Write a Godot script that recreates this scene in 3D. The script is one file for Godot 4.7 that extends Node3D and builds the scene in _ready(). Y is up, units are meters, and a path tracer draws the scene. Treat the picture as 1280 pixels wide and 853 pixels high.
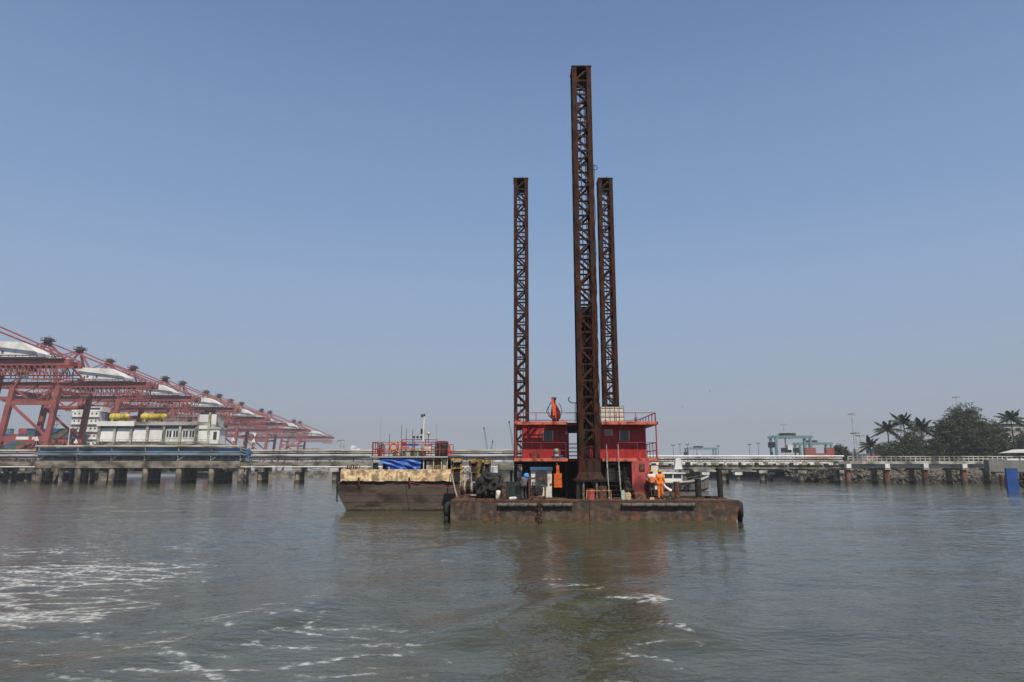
extends Node3D
# y up, metres; water level y = 0; the camera stands on a boat and looks along -z.
const FOCAL := 853.0
const EYE := 2.95
const PITCH := 0.18989   # radians, upward
var mats := {}
var tex := {}
var taken := {}
var unit_box: BoxMesh
var unit_cyl := {}
var rng := RandomNumberGenerator.new()

# ---------- a pixel of the photograph at a known distance Z -> a point in the place
func pv(px: float, py: float, z: float) -> Vector3:
	var u := (px - 640.0) / FOCAL
	var v := (426.5 - py) / FOCAL
	var fw := cos(PITCH) - sin(PITCH) * v
	var up := sin(PITCH) + cos(PITCH) * v
	return Vector3(u * z / fw, EYE + up * z / fw, -z)

# a pixel column at distance z and height y
func at(px: float, y: float, z: float) -> Vector3:
	var up := (y - EYE) / z
	var c := cos(PITCH) + sin(PITCH) * up
	return Vector3((px - 640.0) / FOCAL * z * c, y, -z)

func hy(py: float, z: float) -> float:
	return pv(640, py, z).y

# ---------- nodes
func numbered(called: String) -> String:
	if not taken.has(called):
		taken[called] = 0
		return called
	taken[called] += 1
	return "%s_%03d" % [called, taken[called]]

func thing(called: String, label: String, category: String, where := Vector3.ZERO, group := "") -> Node3D:
	var o := Node3D.new()
	o.name = numbered(called)
	add_child(o)
	o.position = where
	tag(o, label, category, group)
	return o

func tag(o: Node, label := "", category := "", group := "", kind := "") -> void:
	if label: o.set_meta("label", label)
	if category: o.set_meta("category", category)
	if group: o.set_meta("group", group)
	if kind: o.set_meta("kind", kind)

func copy(src: Node3D, label: String, where: Vector3) -> Node3D:
	var o: Node3D = src.duplicate()
	o.name = numbered(src.name)
	add_child(o)
	o.position = where
	o.set_meta("label", label)
	return o

func origin_of(p: Node) -> Vector3:
	var o := Vector3.ZERO
	while p != self and p is Node3D:
		o += p.position
		p = p.get_parent()
	return o

func put(p: Node, called: String, mesh: Mesh, m: Material, t := Transform3D()) -> MeshInstance3D:
	var o := MeshInstance3D.new()
	o.name = called if p != self else numbered(called)
	o.mesh = mesh
	o.material_override = m
	o.transform = t
	p.add_child(o, true)
	return o

func holder(p: Node, called: String) -> Node3D:
	var o := Node3D.new()
	o.name = called
	p.add_child(o, true)
	return o

# box with centre c and size s, given in the place's own coordinates
func bx(p: Node, called: String, c: Vector3, s: Vector3, m: Material, turn := Basis()) -> MeshInstance3D:
	return put(p, called, unit_box, m, Transform3D(turn * Basis.from_scale(s), c - origin_of(p)))

func frame_of(a: Vector3, b: Vector3) -> Basis:
	var y := (b - a).normalized()
	var side := Vector3(0, 0, 1) if absf(y.z) < 0.9 else Vector3(1, 0, 0)
	var x := y.cross(side).normalized()
	return Basis(x, y, x.cross(y))

# square bar between two points; w across in the frontal plane, d in depth
func br(p: Node, called: String, a: Vector3, b: Vector3, w: float, m: Material, d := -1.0) -> MeshInstance3D:
	var k := frame_of(a, b)
	if d < 0: d = w
	return put(p, called, unit_box, m, Transform3D(Basis(k.x * w, k.y * a.distance_to(b), k.z * d), (a + b) * 0.5 - origin_of(p)))

func cyl_mesh(ratio: float, seg: int) -> CylinderMesh:
	var key := "%.2f_%d" % [ratio, seg]
	if not unit_cyl.has(key):
		var c := CylinderMesh.new()
		c.height = 1.0
		c.bottom_radius = 1.0
		c.top_radius = ratio
		c.radial_segments = seg
		c.rings = 1
		unit_cyl[key] = c
	return unit_cyl[key]

func cy(p: Node, called: String, a: Vector3, b: Vector3, r: float, m: Material, ratio := 1.0, seg := 12) -> MeshInstance3D:
	var k := frame_of(a, b)
	return put(p, called, cyl_mesh(ratio, seg), m, Transform3D(Basis(k.x * r, k.y * a.distance_to(b), k.z * r), (a + b) * 0.5 - origin_of(p)))

# a mesh that collects shapes; positions in the place's own coordinates until committed
class Shape:
	var v := PackedVector3Array()
	var n := PackedVector3Array()
	var c := PackedColorArray()
	var tint := Color.WHITE
	func tri(a: Vector3, b: Vector3, d: Vector3, na = null, nb = null, nd = null) -> void:
		var f := (b - a).cross(d - a).normalized()
		v.append_array([a, d, b])
		n.append_array([na if na != null else f, nd if nd != null else f, nb if nb != null else f])
		c.append_array([tint, tint, tint])
	func quad(a: Vector3, b: Vector3, d: Vector3, e: Vector3) -> void:
		tri(a, b, d)
		tri(a, d, e)
	func box(mid: Vector3, s: Vector3, turn := Basis()) -> void:
		var q := []
		for i in 8:
			q.append(mid + turn * (Vector3(-1 if i & 1 == 0 else 1, -1 if i & 2 == 0 else 1, -1 if i & 4 == 0 else 1) * s * 0.5))
		quad(q[4], q[5], q[7], q[6]); quad(q[1], q[0], q[2], q[3])
		quad(q[0], q[4], q[6], q[2]); quad(q[5], q[1], q[3], q[7])
		quad(q[6], q[7], q[3], q[2]); quad(q[0], q[1], q[5], q[4])
	func bar(a: Vector3, b: Vector3, w: float, d := -1.0) -> void:
		var y := (b - a).normalized()
		var side := Vector3(0, 0, 1) if absf(y.z) < 0.9 else Vector3(1, 0, 0)
		var x := y.cross(side).normalized()
		box((a + b) * 0.5, Vector3(w, a.distance_to(b), w if d < 0 else d), Basis(x, y, x.cross(y)))
	func tube(pts: Array, radii: Array, seg := 8, closed_ends := true) -> void:
		var rings := []
		var nrm := []
		var prev := Vector3.ZERO
		for i in pts.size():
			var d: Vector3 = (pts[mini(i + 1, pts.size() - 1)] - pts[maxi(i - 1, 0)]).normalized()
			var x: Vector3
			if prev == Vector3.ZERO:
				x = d.cross(Vector3(0, 0, 1) if absf(d.z) < 0.9 else Vector3(1, 0, 0)).normalized()
			else:
				x = (prev - d * prev.dot(d)).normalized()
			prev = x
			var z := d.cross(x)
			var ring := []
			var rn := []
			for k in seg:
				var an := TAU * k / seg
				var o := x * cos(an) + z * sin(an)
				rn.append(o)
				ring.append(pts[i] + o * radii[i])
			rings.append(ring); nrm.append(rn)
		for i in pts.size() - 1:
			for k in seg:
				var l := (k + 1) % seg
				tri(rings[i][k], rings[i][l], rings[i + 1][l], nrm[i][k], nrm[i][l], nrm[i][l])
				tri(rings[i][k], rings[i + 1][l], rings[i + 1][k], nrm[i][k], nrm[i][l], nrm[i][k])
		if closed_ends:
			for k in range(1, seg - 1):
				tri(rings[0][0], rings[0][k + 1], rings[0][k])
				var e: Array = rings[pts.size() - 1]
				tri(e[0], e[k], e[k + 1])
	# outline in (x, y), counter-clockwise, pushed from z0 to z1 (z1 > z0)
	func prism(outline: Array, z0: float, z1: float) -> void:
		var poly := PackedVector2Array(outline)
		var ids := Geometry2D.triangulate_polygon(poly)
		for i in range(0, ids.size(), 3):
			var t := [poly[ids[i]], poly[ids[i + 1]], poly[ids[i + 2]]]
			if (t[1] - t[0]).cross(t[2] - t[0]) < 0: t = [t[0], t[2], t[1]]
			tri(Vector3(t[0].x, t[0].y, z1), Vector3(t[1].x, t[1].y, z1), Vector3(t[2].x, t[2].y, z1))
			tri(Vector3(t[0].x, t[0].y, z0), Vector3(t[2].x, t[2].y, z0), Vector3(t[1].x, t[1].y, z0))
		for i in poly.size():
			var a := poly[i]
			var b := poly[(i + 1) % poly.size()]
			quad(Vector3(a.x, a.y, z0), Vector3(b.x, b.y, z0), Vector3(b.x, b.y, z1), Vector3(a.x, a.y, z1))
	func torus(mid: Vector3, axis: Vector3, big: float, small: float, seg := 18, side := 8) -> void:
		axis = axis.normalized()
		var x := axis.cross(Vector3(0, 1, 0) if absf(axis.y) < 0.9 else Vector3(1, 0, 0)).normalized()
		var y := axis.cross(x)
		var f := func(i: int, k: int) -> Array:
			var d := x * cos(TAU * i / seg) + y * sin(TAU * i / seg)
			var o := d * cos(TAU * k / side) + axis * sin(TAU * k / side)
			return [mid + d * big + o * small, o]
		for i in seg:
			for k in side:
				var p: Array = f.call(i, k)
				var q: Array = f.call(i + 1, k)
				var r: Array = f.call(i + 1, k + 1)
				var s: Array = f.call(i, k + 1)
				tri(p[0], q[0], r[0], p[1], q[1], r[1])
				tri(p[0], r[0], s[0], p[1], r[1], s[1])
	func mesh(shift := Vector3.ZERO, colored := false) -> ArrayMesh:
		var w := v.duplicate()
		if shift != Vector3.ZERO:
			for i in w.size(): w[i] -= shift
		var a := []
		a.resize(Mesh.ARRAY_MAX)
		a[Mesh.ARRAY_VERTEX] = w
		a[Mesh.ARRAY_NORMAL] = n
		if colored: a[Mesh.ARRAY_COLOR] = c
		var m := ArrayMesh.new()
		m.add_surface_from_arrays(Mesh.PRIMITIVE_TRIANGLES, a)
		return m

func commit(s: Shape, p: Node, called: String, m: Material, colored := false) -> MeshInstance3D:
	return put(p, called, s.mesh(origin_of(p) if p != self else Vector3.ZERO, colored), m)

# a lumpy box: every face a grid, pushed in and out by noise (dented plate, heaps under cloth)
func lumpy(s: Shape, mid: Vector3, size: Vector3, cell: float, amount: float, freq: float, round_ := 0.0) -> void:
	var f := FastNoiseLite.new()
	f.frequency = freq
	f.seed = 11
	var n := Vector3i(maxi(1, int(size.x / cell)), maxi(1, int(size.y / cell)), maxi(1, int(size.z / cell)))
	var place := func(q: Vector3) -> Vector3:
		var w := q
		if round_ > 0.0:
			var d := q.length()
			var m := maxf(absf(q.x), maxf(absf(q.y), absf(q.z)))
			if d > 0: w = q.lerp(q / d * m, round_)
		var w2 := mid + w * size * 0.5
		return w2 + Vector3(f.get_noise_3d(w2.x, w2.y, w2.z), f.get_noise_3d(w2.x + 40, w2.y, w2.z), f.get_noise_3d(w2.x, w2.y + 70, w2.z)) * amount
	for face in 6:
		var axis := face / 2
		var sgn := 1.0 if face % 2 == 0 else -1.0
		var ua := (axis + 1) % 3
		var va := (axis + 2) % 3
		for i in n[ua]:
			for k in n[va]:
				var c := []
				for d in [[0, 0], [1, 0], [1, 1], [0, 1]]:
					var q := Vector3.ZERO
					q[axis] = sgn
					q[ua] = -1.0 + 2.0 * (i + d[0]) / n[ua]
					q[va] = -1.0 + 2.0 * (k + d[1]) / n[va]
					c.append(place.call(q))
				if sgn > 0: s.quad(c[0], c[1], c[2], c[3])
				else: s.quad(c[0], c[3], c[2], c[1])

# a railing under p: posts and rails, each a piece of its own
func railing(p: Node, pts: Array, height: float, step: float, r: float, m: Material, rails := [1.0, 0.5], called := "railing") -> Node3D:
	var h := holder(p, called)
	for i in pts.size() - 1:
		var a: Vector3 = pts[i]
		var b: Vector3 = pts[i + 1]
		var n := maxi(1, int(round(a.distance_to(b) / step)))
		for k in n + 1:
			if k == n and i < pts.size() - 2: continue
			var q := a.lerp(b, float(k) / n)
			br(h, "post", q, q + Vector3(0, height, 0), r * 2, m)
		for f in rails:
			br(h, "rail", a + Vector3(0, height * f + 0.002, 0), b + Vector3(0, height * f + 0.002, 0), r * 1.9, m)
	return h

# ---------- materials
func lin(r: float, g: float, b: float) -> Color:
	return Color(r, g, b).linear_to_srgb()

func noise_tex(called: String, freq: float, stops: Array, size := 512, octaves := 5, kind := FastNoiseLite.TYPE_SIMPLEX_SMOOTH, sd := 1) -> NoiseTexture2D:
	var f := FastNoiseLite.new()
	f.noise_type = kind
	f.frequency = freq
	f.fractal_octaves = octaves
	f.seed = sd
	var g := Gradient.new()
	var offs := PackedFloat32Array()
	var cols := PackedColorArray()
	for s in stops:
		offs.append(s[0]); cols.append(s[1])
	g.offsets = offs
	g.colors = cols
	var t := NoiseTexture2D.new()
	t.width = size
	t.height = size
	t.seamless = true
	t.noise = f
	t.color_ramp = g
	tex[called] = t
	return t

func grey(v: float) -> Color:
	return Color(v, v, v)

func make_textures() -> void:
	noise_tex("grain", 0.02, [[0.25, grey(0.72)], [0.5, grey(0.92)], [0.75, grey(1.0)]])
	noise_tex("dirty", 0.012, [[0.2, Color(0.42, 0.36, 0.3)], [0.42, Color(0.8, 0.77, 0.74)], [0.55, grey(0.95)], [0.8, grey(1.0)]], 512, 6, FastNoiseLite.TYPE_SIMPLEX_SMOOTH, 3)
	noise_tex("hull_rust", 0.01, [[0.1, lin(0.045, 0.032, 0.027)], [0.35, lin(0.075, 0.052, 0.042)], [0.52, lin(0.09, 0.062, 0.05)], [0.6, lin(0.11, 0.07, 0.052)], [0.68, lin(0.16, 0.07, 0.036)], [0.78, lin(0.1, 0.08, 0.066)], [0.9, lin(0.15, 0.12, 0.09)]], 1024, 6, FastNoiseLite.TYPE_SIMPLEX_SMOOTH, 5)
	noise_tex("leg_rust", 0.015, [[0.25, lin(0.04, 0.018, 0.012)], [0.45, lin(0.082, 0.034, 0.021)], [0.6, lin(0.12, 0.045, 0.026)], [0.8, lin(0.11, 0.06, 0.04)]], 512, 6, FastNoiseLite.TYPE_SIMPLEX_SMOOTH, 8)
	noise_tex("cream_rust", 0.012, [[0.1, lin(0.25, 0.1, 0.05)], [0.2, lin(0.45, 0.22, 0.1)], [0.3, lin(0.6, 0.44, 0.24)], [0.45, lin(0.8, 0.66, 0.42)], [0.6, lin(0.76, 0.57, 0.3)], [0.68, lin(0.48, 0.42, 0.33)], [0.74, lin(0.5, 0.22, 0.08)], [0.85, lin(0.34, 0.11, 0.05)]], 1024, 6, FastNoiseLite.TYPE_SIMPLEX_SMOOTH, 13)
	noise_tex("concrete", 0.015, [[0.2, grey(0.5)], [0.45, Color(0.8, 0.78, 0.74)], [0.7, grey(1.0)]], 512, 6, FastNoiseLite.TYPE_SIMPLEX_SMOOTH, 17)
	var run := lin(0.2, 0.075, 0.03)
	var pale := lin(0.26, 0.21, 0.16)
	noise_tex("rust_runs", 0.011, [[0.2, Color(run, 0.7)], [0.3, Color(run, 0.3)], [0.38, Color(run, 0.0)], [0.64, Color(pale, 0.0)], [0.9, Color(pale, 0.35)]], 512, 6, FastNoiseLite.TYPE_SIMPLEX_SMOOTH, 61)
	noise_tex("peeling", 0.011, [[0.16, Color(lin(0.4, 0.12, 0.04), 0.85)], [0.3, Color(lin(0.46, 0.18, 0.06), 0.55)], [0.38, Color(lin(0.5, 0.25, 0.1), 0.0)], [0.6, Color(lin(0.3, 0.24, 0.16), 0.0)], [0.7, Color(lin(0.28, 0.22, 0.16), 0.55)], [0.85, Color(lin(0.12, 0.09, 0.06), 0.8)]], 512, 6, FastNoiseLite.TYPE_SIMPLEX_SMOOTH, 67)
	noise_tex("scuffs", 0.012, [[0.2, Color(lin(0.12, 0.02, 0.02), 0.6)], [0.32, Color(lin(0.14, 0.02, 0.02), 0.0)], [0.7, Color(lin(0.5, 0.2, 0.17), 0.0)], [0.8, Color(lin(0.5, 0.22, 0.18), 0.3)]], 512, 6, FastNoiseLite.TYPE_SIMPLEX_SMOOTH, 71)
	noise_tex("leg_patches", 0.012, [[0.2, Color(lin(0.07, 0.022, 0.012), 0.7)], [0.38, Color(lin(0.07, 0.024, 0.014), 0.0)], [0.62, Color(lin(0.035, 0.028, 0.024), 0.0)], [0.78, Color(lin(0.035, 0.028, 0.024), 0.7)]], 512, 5, FastNoiseLite.TYPE_SIMPLEX_SMOOTH, 83)
	noise_tex("soft", 0.012, [[0.2, grey(0.86)], [0.5, grey(0.95)], [0.8, grey(1.0)]], 512, 5, FastNoiseLite.TYPE_SIMPLEX_SMOOTH, 51)
	noise_tex("stain", 0.01, [[0.15, Color(0.52, 0.45, 0.38)], [0.36, Color(0.8, 0.77, 0.73)], [0.5, grey(0.93)], [0.8, grey(1.0)]], 512, 6, FastNoiseLite.TYPE_SIMPLEX_SMOOTH, 53)
	noise_tex("growth", 0.03, [[0.3, lin(0.035, 0.04, 0.02)], [0.46, lin(0.1, 0.09, 0.05)], [0.55, lin(0.3, 0.27, 0.2)], [0.62, lin(0.13, 0.12, 0.06)], [0.75, lin(0.36, 0.3, 0.17)]], 512, 5, FastNoiseLite.TYPE_SIMPLEX_SMOOTH, 23)
	noise_tex("bump", 0.03, [[0.0, grey(0)], [1.0, grey(1)]], 512, 5, FastNoiseLite.TYPE_SIMPLEX_SMOOTH, 29)

# a second layer of stains at another scale, so that neither pattern shows its repeat
func overlay(m: StandardMaterial3D, t: String, scale: Vector3) -> void:
	m.detail_enabled = true
	m.detail_albedo = tex[t]
	m.detail_uv_layer = BaseMaterial3D.DETAIL_UV_2
	m.detail_blend_mode = BaseMaterial3D.BLEND_MODE_MIX
	m.uv2_triplanar = true
	m.uv2_world_triplanar = true
	m.uv2_scale = scale

# base colour (linear), times a texture laid on in world space
func mat(called: String, c: Color, rough: float, t := "grain", scale := Vector3(0.3, 0.3, 0.3), metallic := 0.0, bump := 0.0) -> StandardMaterial3D:
	var m := StandardMaterial3D.new()
	m.resource_name = called
	m.albedo_color = c.linear_to_srgb()
	m.roughness = rough
	m.metallic = metallic
	m.uv1_triplanar = true
	m.uv1_world_triplanar = true
	m.uv1_scale = scale
	if t: m.albedo_texture = tex[t]
	if bump > 0.0:
		m.heightmap_enabled = true
		m.heightmap_texture = tex["bump"]
		m.heightmap_scale = bump
	mats[called] = m
	return m

func make_materials() -> void:
	overlay(mat("hull", Color(0.58, 0.58, 0.58), 0.75, "hull_rust", Vector3(0.09, 0.12, 0.09), 0.0, 3.0), "rust_runs", Vector3(0.17, 0.11, 0.17))
	mat("deck", Color(0.9, 0.72, 0.55), 0.9, "hull_rust", Vector3(0.2, 0.2, 0.2), 0.0, 2.0)
	overlay(mat("leg", Color(0.46, 0.4, 0.38), 0.7, "leg_rust", Vector3(0.4, 0.12, 0.4), 0.0, 1.0), "leg_patches", Vector3(0.06, 0.07, 0.06))
	mats["leg"].metallic_specular = 0.25
	overlay(mat("cream", Color(0.95, 0.95, 0.95), 0.7, "cream_rust", Vector3(0.1, 0.12, 0.1), 0.0, 3.0), "peeling", Vector3(0.2, 0.1, 0.2))
	mat("work_hull", Color(0.082, 0.062, 0.05), 0.75, "stain", Vector3(0.06, 0.12, 0.06), 0.0, 2.0)
	mat("growth", Color(0.55, 0.5, 0.45), 0.9, "growth", Vector3(1.2, 1.2, 1.2), 0.0, 3.0)
	overlay(mat("red", Color(0.36, 0.014, 0.016), 0.5, "soft", Vector3(0.3, 0.12, 0.3)), "scuffs", Vector3(0.4, 0.12, 0.4))
	mat("pale_red", Color(0.46, 0.08, 0.08), 0.6, "stain", Vector3(0.15, 0.1, 0.15))
	mat("red_edge", Color(0.58, 0.15, 0.1), 0.6, "stain", Vector3(0.3, 0.3, 0.3))
	mat("red_rail", Color(0.32, 0.05, 0.055), 0.6, "grain", Vector3(1, 1, 1))
	mat("dark_steel", Color(0.03, 0.026, 0.024), 0.7, "dirty", Vector3(0.8, 0.8, 0.8), 0.2)
	mat("grey_steel", Color(0.2, 0.19, 0.18), 0.6, "dirty", Vector3(0.6, 0.6, 0.6), 0.2)
	mat("worn_steel", Color(0.11, 0.1, 0.095), 0.7, "dirty", Vector3(0.5, 0.5, 0.5))
	mat("brown_steel", Color(0.13, 0.06, 0.04), 0.75, "dirty", Vector3(0.6, 0.6, 0.6))
	mat("white_paint", Color(0.72, 0.7, 0.64), 0.5, "stain", Vector3(0.2, 0.12, 0.2))
	mat("clean_white", Color(0.78, 0.79, 0.78), 0.5, "soft", Vector3(0.03, 0.02, 0.03))
	mat("orange", Color(0.78, 0.12, 0.02), 0.5, "grain", Vector3(0.6, 0.6, 0.6))
	mat("orange_cloth", Color(0.7, 0.13, 0.02), 0.9, "grain", Vector3(2, 2, 2))
	mat("yellow", Color(0.55, 0.32, 0.05), 0.6, "dirty", Vector3(0.5, 0.5, 0.5))
	mat("tank_yellow", Color(0.6, 0.5, 0.08), 0.5, "stain", Vector3(0.05, 0.05, 0.05))
	mat("blue_tarp", Color(0.015, 0.11, 0.5), 0.5, "grain", Vector3(0.8, 0.8, 0.8))
	mat("blue_paint", Color(0.05, 0.13, 0.26), 0.5, "stain", Vector3(0.04, 0.06, 0.04))
	mat("pipe_blue", Color(0.09, 0.17, 0.27), 0.5, "stain", Vector3(0.02, 0.06, 0.06))
	mat("pipe_cream", Color(0.5, 0.47, 0.39), 0.5, "stain", Vector3(0.02, 0.06, 0.06))
	mat("pipe_grey", Color(0.4, 0.41, 0.41), 0.5, "stain", Vector3(0.02, 0.06, 0.06))
	mat("concrete", Color(0.25, 0.23, 0.2), 0.9, "concrete", Vector3(0.025, 0.035, 0.025))
	mat("pale_concrete", Color(0.45, 0.45, 0.43), 0.9, "concrete", Vector3(0.025, 0.03, 0.025))
	mat("pile", Color(0.3, 0.27, 0.22), 0.9, "concrete", Vector3(0.06, 0.04, 0.06))
	mat("red_pile", Color(0.21, 0.1, 0.07), 0.9, "stain", Vector3(0.06, 0.04, 0.06))
	mat("tide_mark", Color(0.09, 0.08, 0.06), 0.9, "concrete", Vector3(0.5, 0.5, 0.5))
	mat("crane_red", Color(0.31, 0.09, 0.082), 0.55, "soft", Vector3(0.02, 0.02, 0.02))
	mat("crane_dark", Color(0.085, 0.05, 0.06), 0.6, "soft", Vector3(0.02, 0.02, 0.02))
	mat("teal", Color(0.15, 0.29, 0.29), 0.55, "grain", Vector3(0.1, 0.1, 0.1))
	mat("rubber", Color(0.018, 0.018, 0.019), 0.85, "grain", Vector3(2, 2, 2))
	mat("rope", Color(0.42, 0.38, 0.3), 0.95, "dirty", Vector3(2, 2, 2))
	mat("lifebuoy", Color(0.75, 0.17, 0.05), 0.6, "grain", Vector3(1, 1, 1))
	mat("plastic_white", Color(0.75, 0.76, 0.7), 0.4, "grain", Vector3(1, 1, 1))
	mat("plastic_teal", Color(0.45, 0.6, 0.55), 0.4, "grain", Vector3(1, 1, 1))
	mat("plastic_cream", Color(0.7, 0.55, 0.3), 0.5, "dirty", Vector3(1.5, 1.5, 1.5))
	mat("green_steel", Color(0.07, 0.18, 0.12), 0.6, "dirty", Vector3(0.8, 0.8, 0.8))
	mat("olive", Color(0.2, 0.18, 0.07), 0.8, "dirty", Vector3(0.8, 0.8, 0.8))
	mat("dark_green", Color(0.015, 0.03, 0.03), 0.6, "dirty", Vector3(0.8, 0.8, 0.8))
	mat("rock", Color(0.2, 0.185, 0.165), 0.95, "concrete", Vector3(0.5, 0.5, 0.5), 0.0, 6.0)
	mat("soil", Color(0.12, 0.11, 0.07), 0.95, "concrete", Vector3(0.08, 0.08, 0.08))
	mat("grass", Color(0.1, 0.12, 0.03), 0.95, "dirty", Vector3(0.4, 0.4, 0.4))
	mat("bark", Color(0.16, 0.13, 0.1), 0.95, "concrete", Vector3(0.6, 0.2, 0.6))
	for l in [["leaf", Color(0.055, 0.08, 0.024)], ["leaf_grey", Color(0.07, 0.082, 0.038)], ["leaf_dark", Color(0.033, 0.05, 0.018)], ["palm_leaf", Color(0.035, 0.055, 0.025)]]:
		var m := mat(l[0], l[1], 0.6, "grain", Vector3(0.5, 0.5, 0.5))
		m.backlight_enabled = true
		m.backlight = lin(0.12, 0.16, 0.04)
		m.cull_mode = BaseMaterial3D.CULL_DISABLED
	var g := mat("glass", Color(0.03, 0.04, 0.04), 0.08, "")
	g.metallic_specular = 0.6
	var c := mat("painted_body", Color(1, 1, 1), 0.85, "")
	c.vertex_color_use_as_albedo = true

func make_lighting() -> void:
	var cam := Camera3D.new()
	cam.name = "camera"
	cam.fov = rad_to_deg(2.0 * atan(426.5 / FOCAL))
	cam.near = 0.1
	cam.far = 9000.0
	cam.position = Vector3(0, EYE, 0)
	cam.rotation.x = PITCH
	cam.current = true
	add_child(cam)
	var e := Environment.new()
	e.background_mode = Environment.BG_SKY
	e.tonemap_mode = Environment.TONE_MAPPER_LINEAR
	e.tonemap_exposure = 1.0
	# clear hazy air: colour by elevation alone, linear values
	var air := [[0.0, Color(0.33, 0.36, 0.41)], [3.2, Color(0.335, 0.368, 0.42)], [5.0, Color(0.345, 0.395, 0.47)], [9.0, Color(0.32, 0.405, 0.54)], [14.3, Color(0.285, 0.395, 0.58)], [22.6, Color(0.213, 0.33, 0.545)], [36.9, Color(0.142, 0.228, 0.425)], [60.0, Color(0.105, 0.18, 0.36)], [90.0, Color(0.09, 0.16, 0.335)]]
	var im := Image.create_empty(64, 512, false, Image.FORMAT_RGBAF)
	for j in 512:
		var el := 90.0 - (j + 0.5) / 512.0 * 180.0
		var c := Color(0.2, 0.21, 0.21)
		for k in air.size() - 1:
			if el >= air[k][0] and el <= air[k + 1][0]:
				c = (air[k][1] as Color).lerp(air[k + 1][1], smoothstep(0.0, 1.0, (el - air[k][0]) / (air[k + 1][0] - air[k][0])) * 0.3 + 0.7 * (el - air[k][0]) / (air[k + 1][0] - air[k][0]))
		for i in 64: im.set_pixel(i, j, c)
	var s := PanoramaSkyMaterial.new()
	s.panorama = ImageTexture.create_from_image(im)
	e.sky = Sky.new()
	e.sky.sky_material = s
	e.fog_enabled = true
	e.fog_density = 0.00027
	e.fog_light_color = lin(0.8, 0.86, 0.95)
	e.sdfgi_enabled = true
	e.ssao_enabled = true
	e.ssil_enabled = true
	var w := WorldEnvironment.new()
	w.name = "world"
	w.environment = e
	add_child(w)
	var sun := DirectionalLight3D.new()
	sun.name = "sun"
	sun.light_energy = 1.55
	sun.light_color = Color(1.0, 0.95, 0.87)
	sun.light_angular_distance = 0.5
	sun.shadow_enabled = true
	sun.look_at_from_position(Vector3(0.3, 1.2, 0.78), Vector3.ZERO)
	add_child(sun)

func _ready() -> void:
	make_lighting()
	unit_box = BoxMesh.new()
	make_textures()
	make_materials()
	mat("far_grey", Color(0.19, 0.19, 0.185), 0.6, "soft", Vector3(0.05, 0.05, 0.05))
	mat("fender_blue", Color(0.015, 0.075, 0.28), 0.5, "soft", Vector3(0.1, 0.1, 0.1))
	make_water()
	make_shore()
	make_trestles()
	make_control_building()
	make_port()
	make_yard()
	make_vegetation()
	make_barge()
	make_legs()
	make_deckhouse()
	make_work_barge()
	make_deck_things()
	make_boat()
	make_pontoon()
	make_people()
	make_birds()

# ---------- water: one sheet, finest near the boat, running on to the horizon
const FOAM := Rect2(-24.0, 9.0, 34.0, 34.0)   # x, distance, width, depth of the patch with foam

func seg_dist(p: Vector2, a: Vector2, b: Vector2) -> float:
	var t := clampf((p - a).dot(b - a) / (b - a).length_squared(), 0.0, 1.0)
	return p.distance_to(a.lerp(b, t))

func ground(px: float, py: float) -> Vector2:
	var v := (426.5 - py) / FOCAL
	var fw := cos(PITCH) - sin(PITCH) * v
	var up := sin(PITCH) + cos(PITCH) * v
	var z := -EYE * fw / up
	return Vector2((px - 640.0) / FOCAL * z / fw, z)

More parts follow.
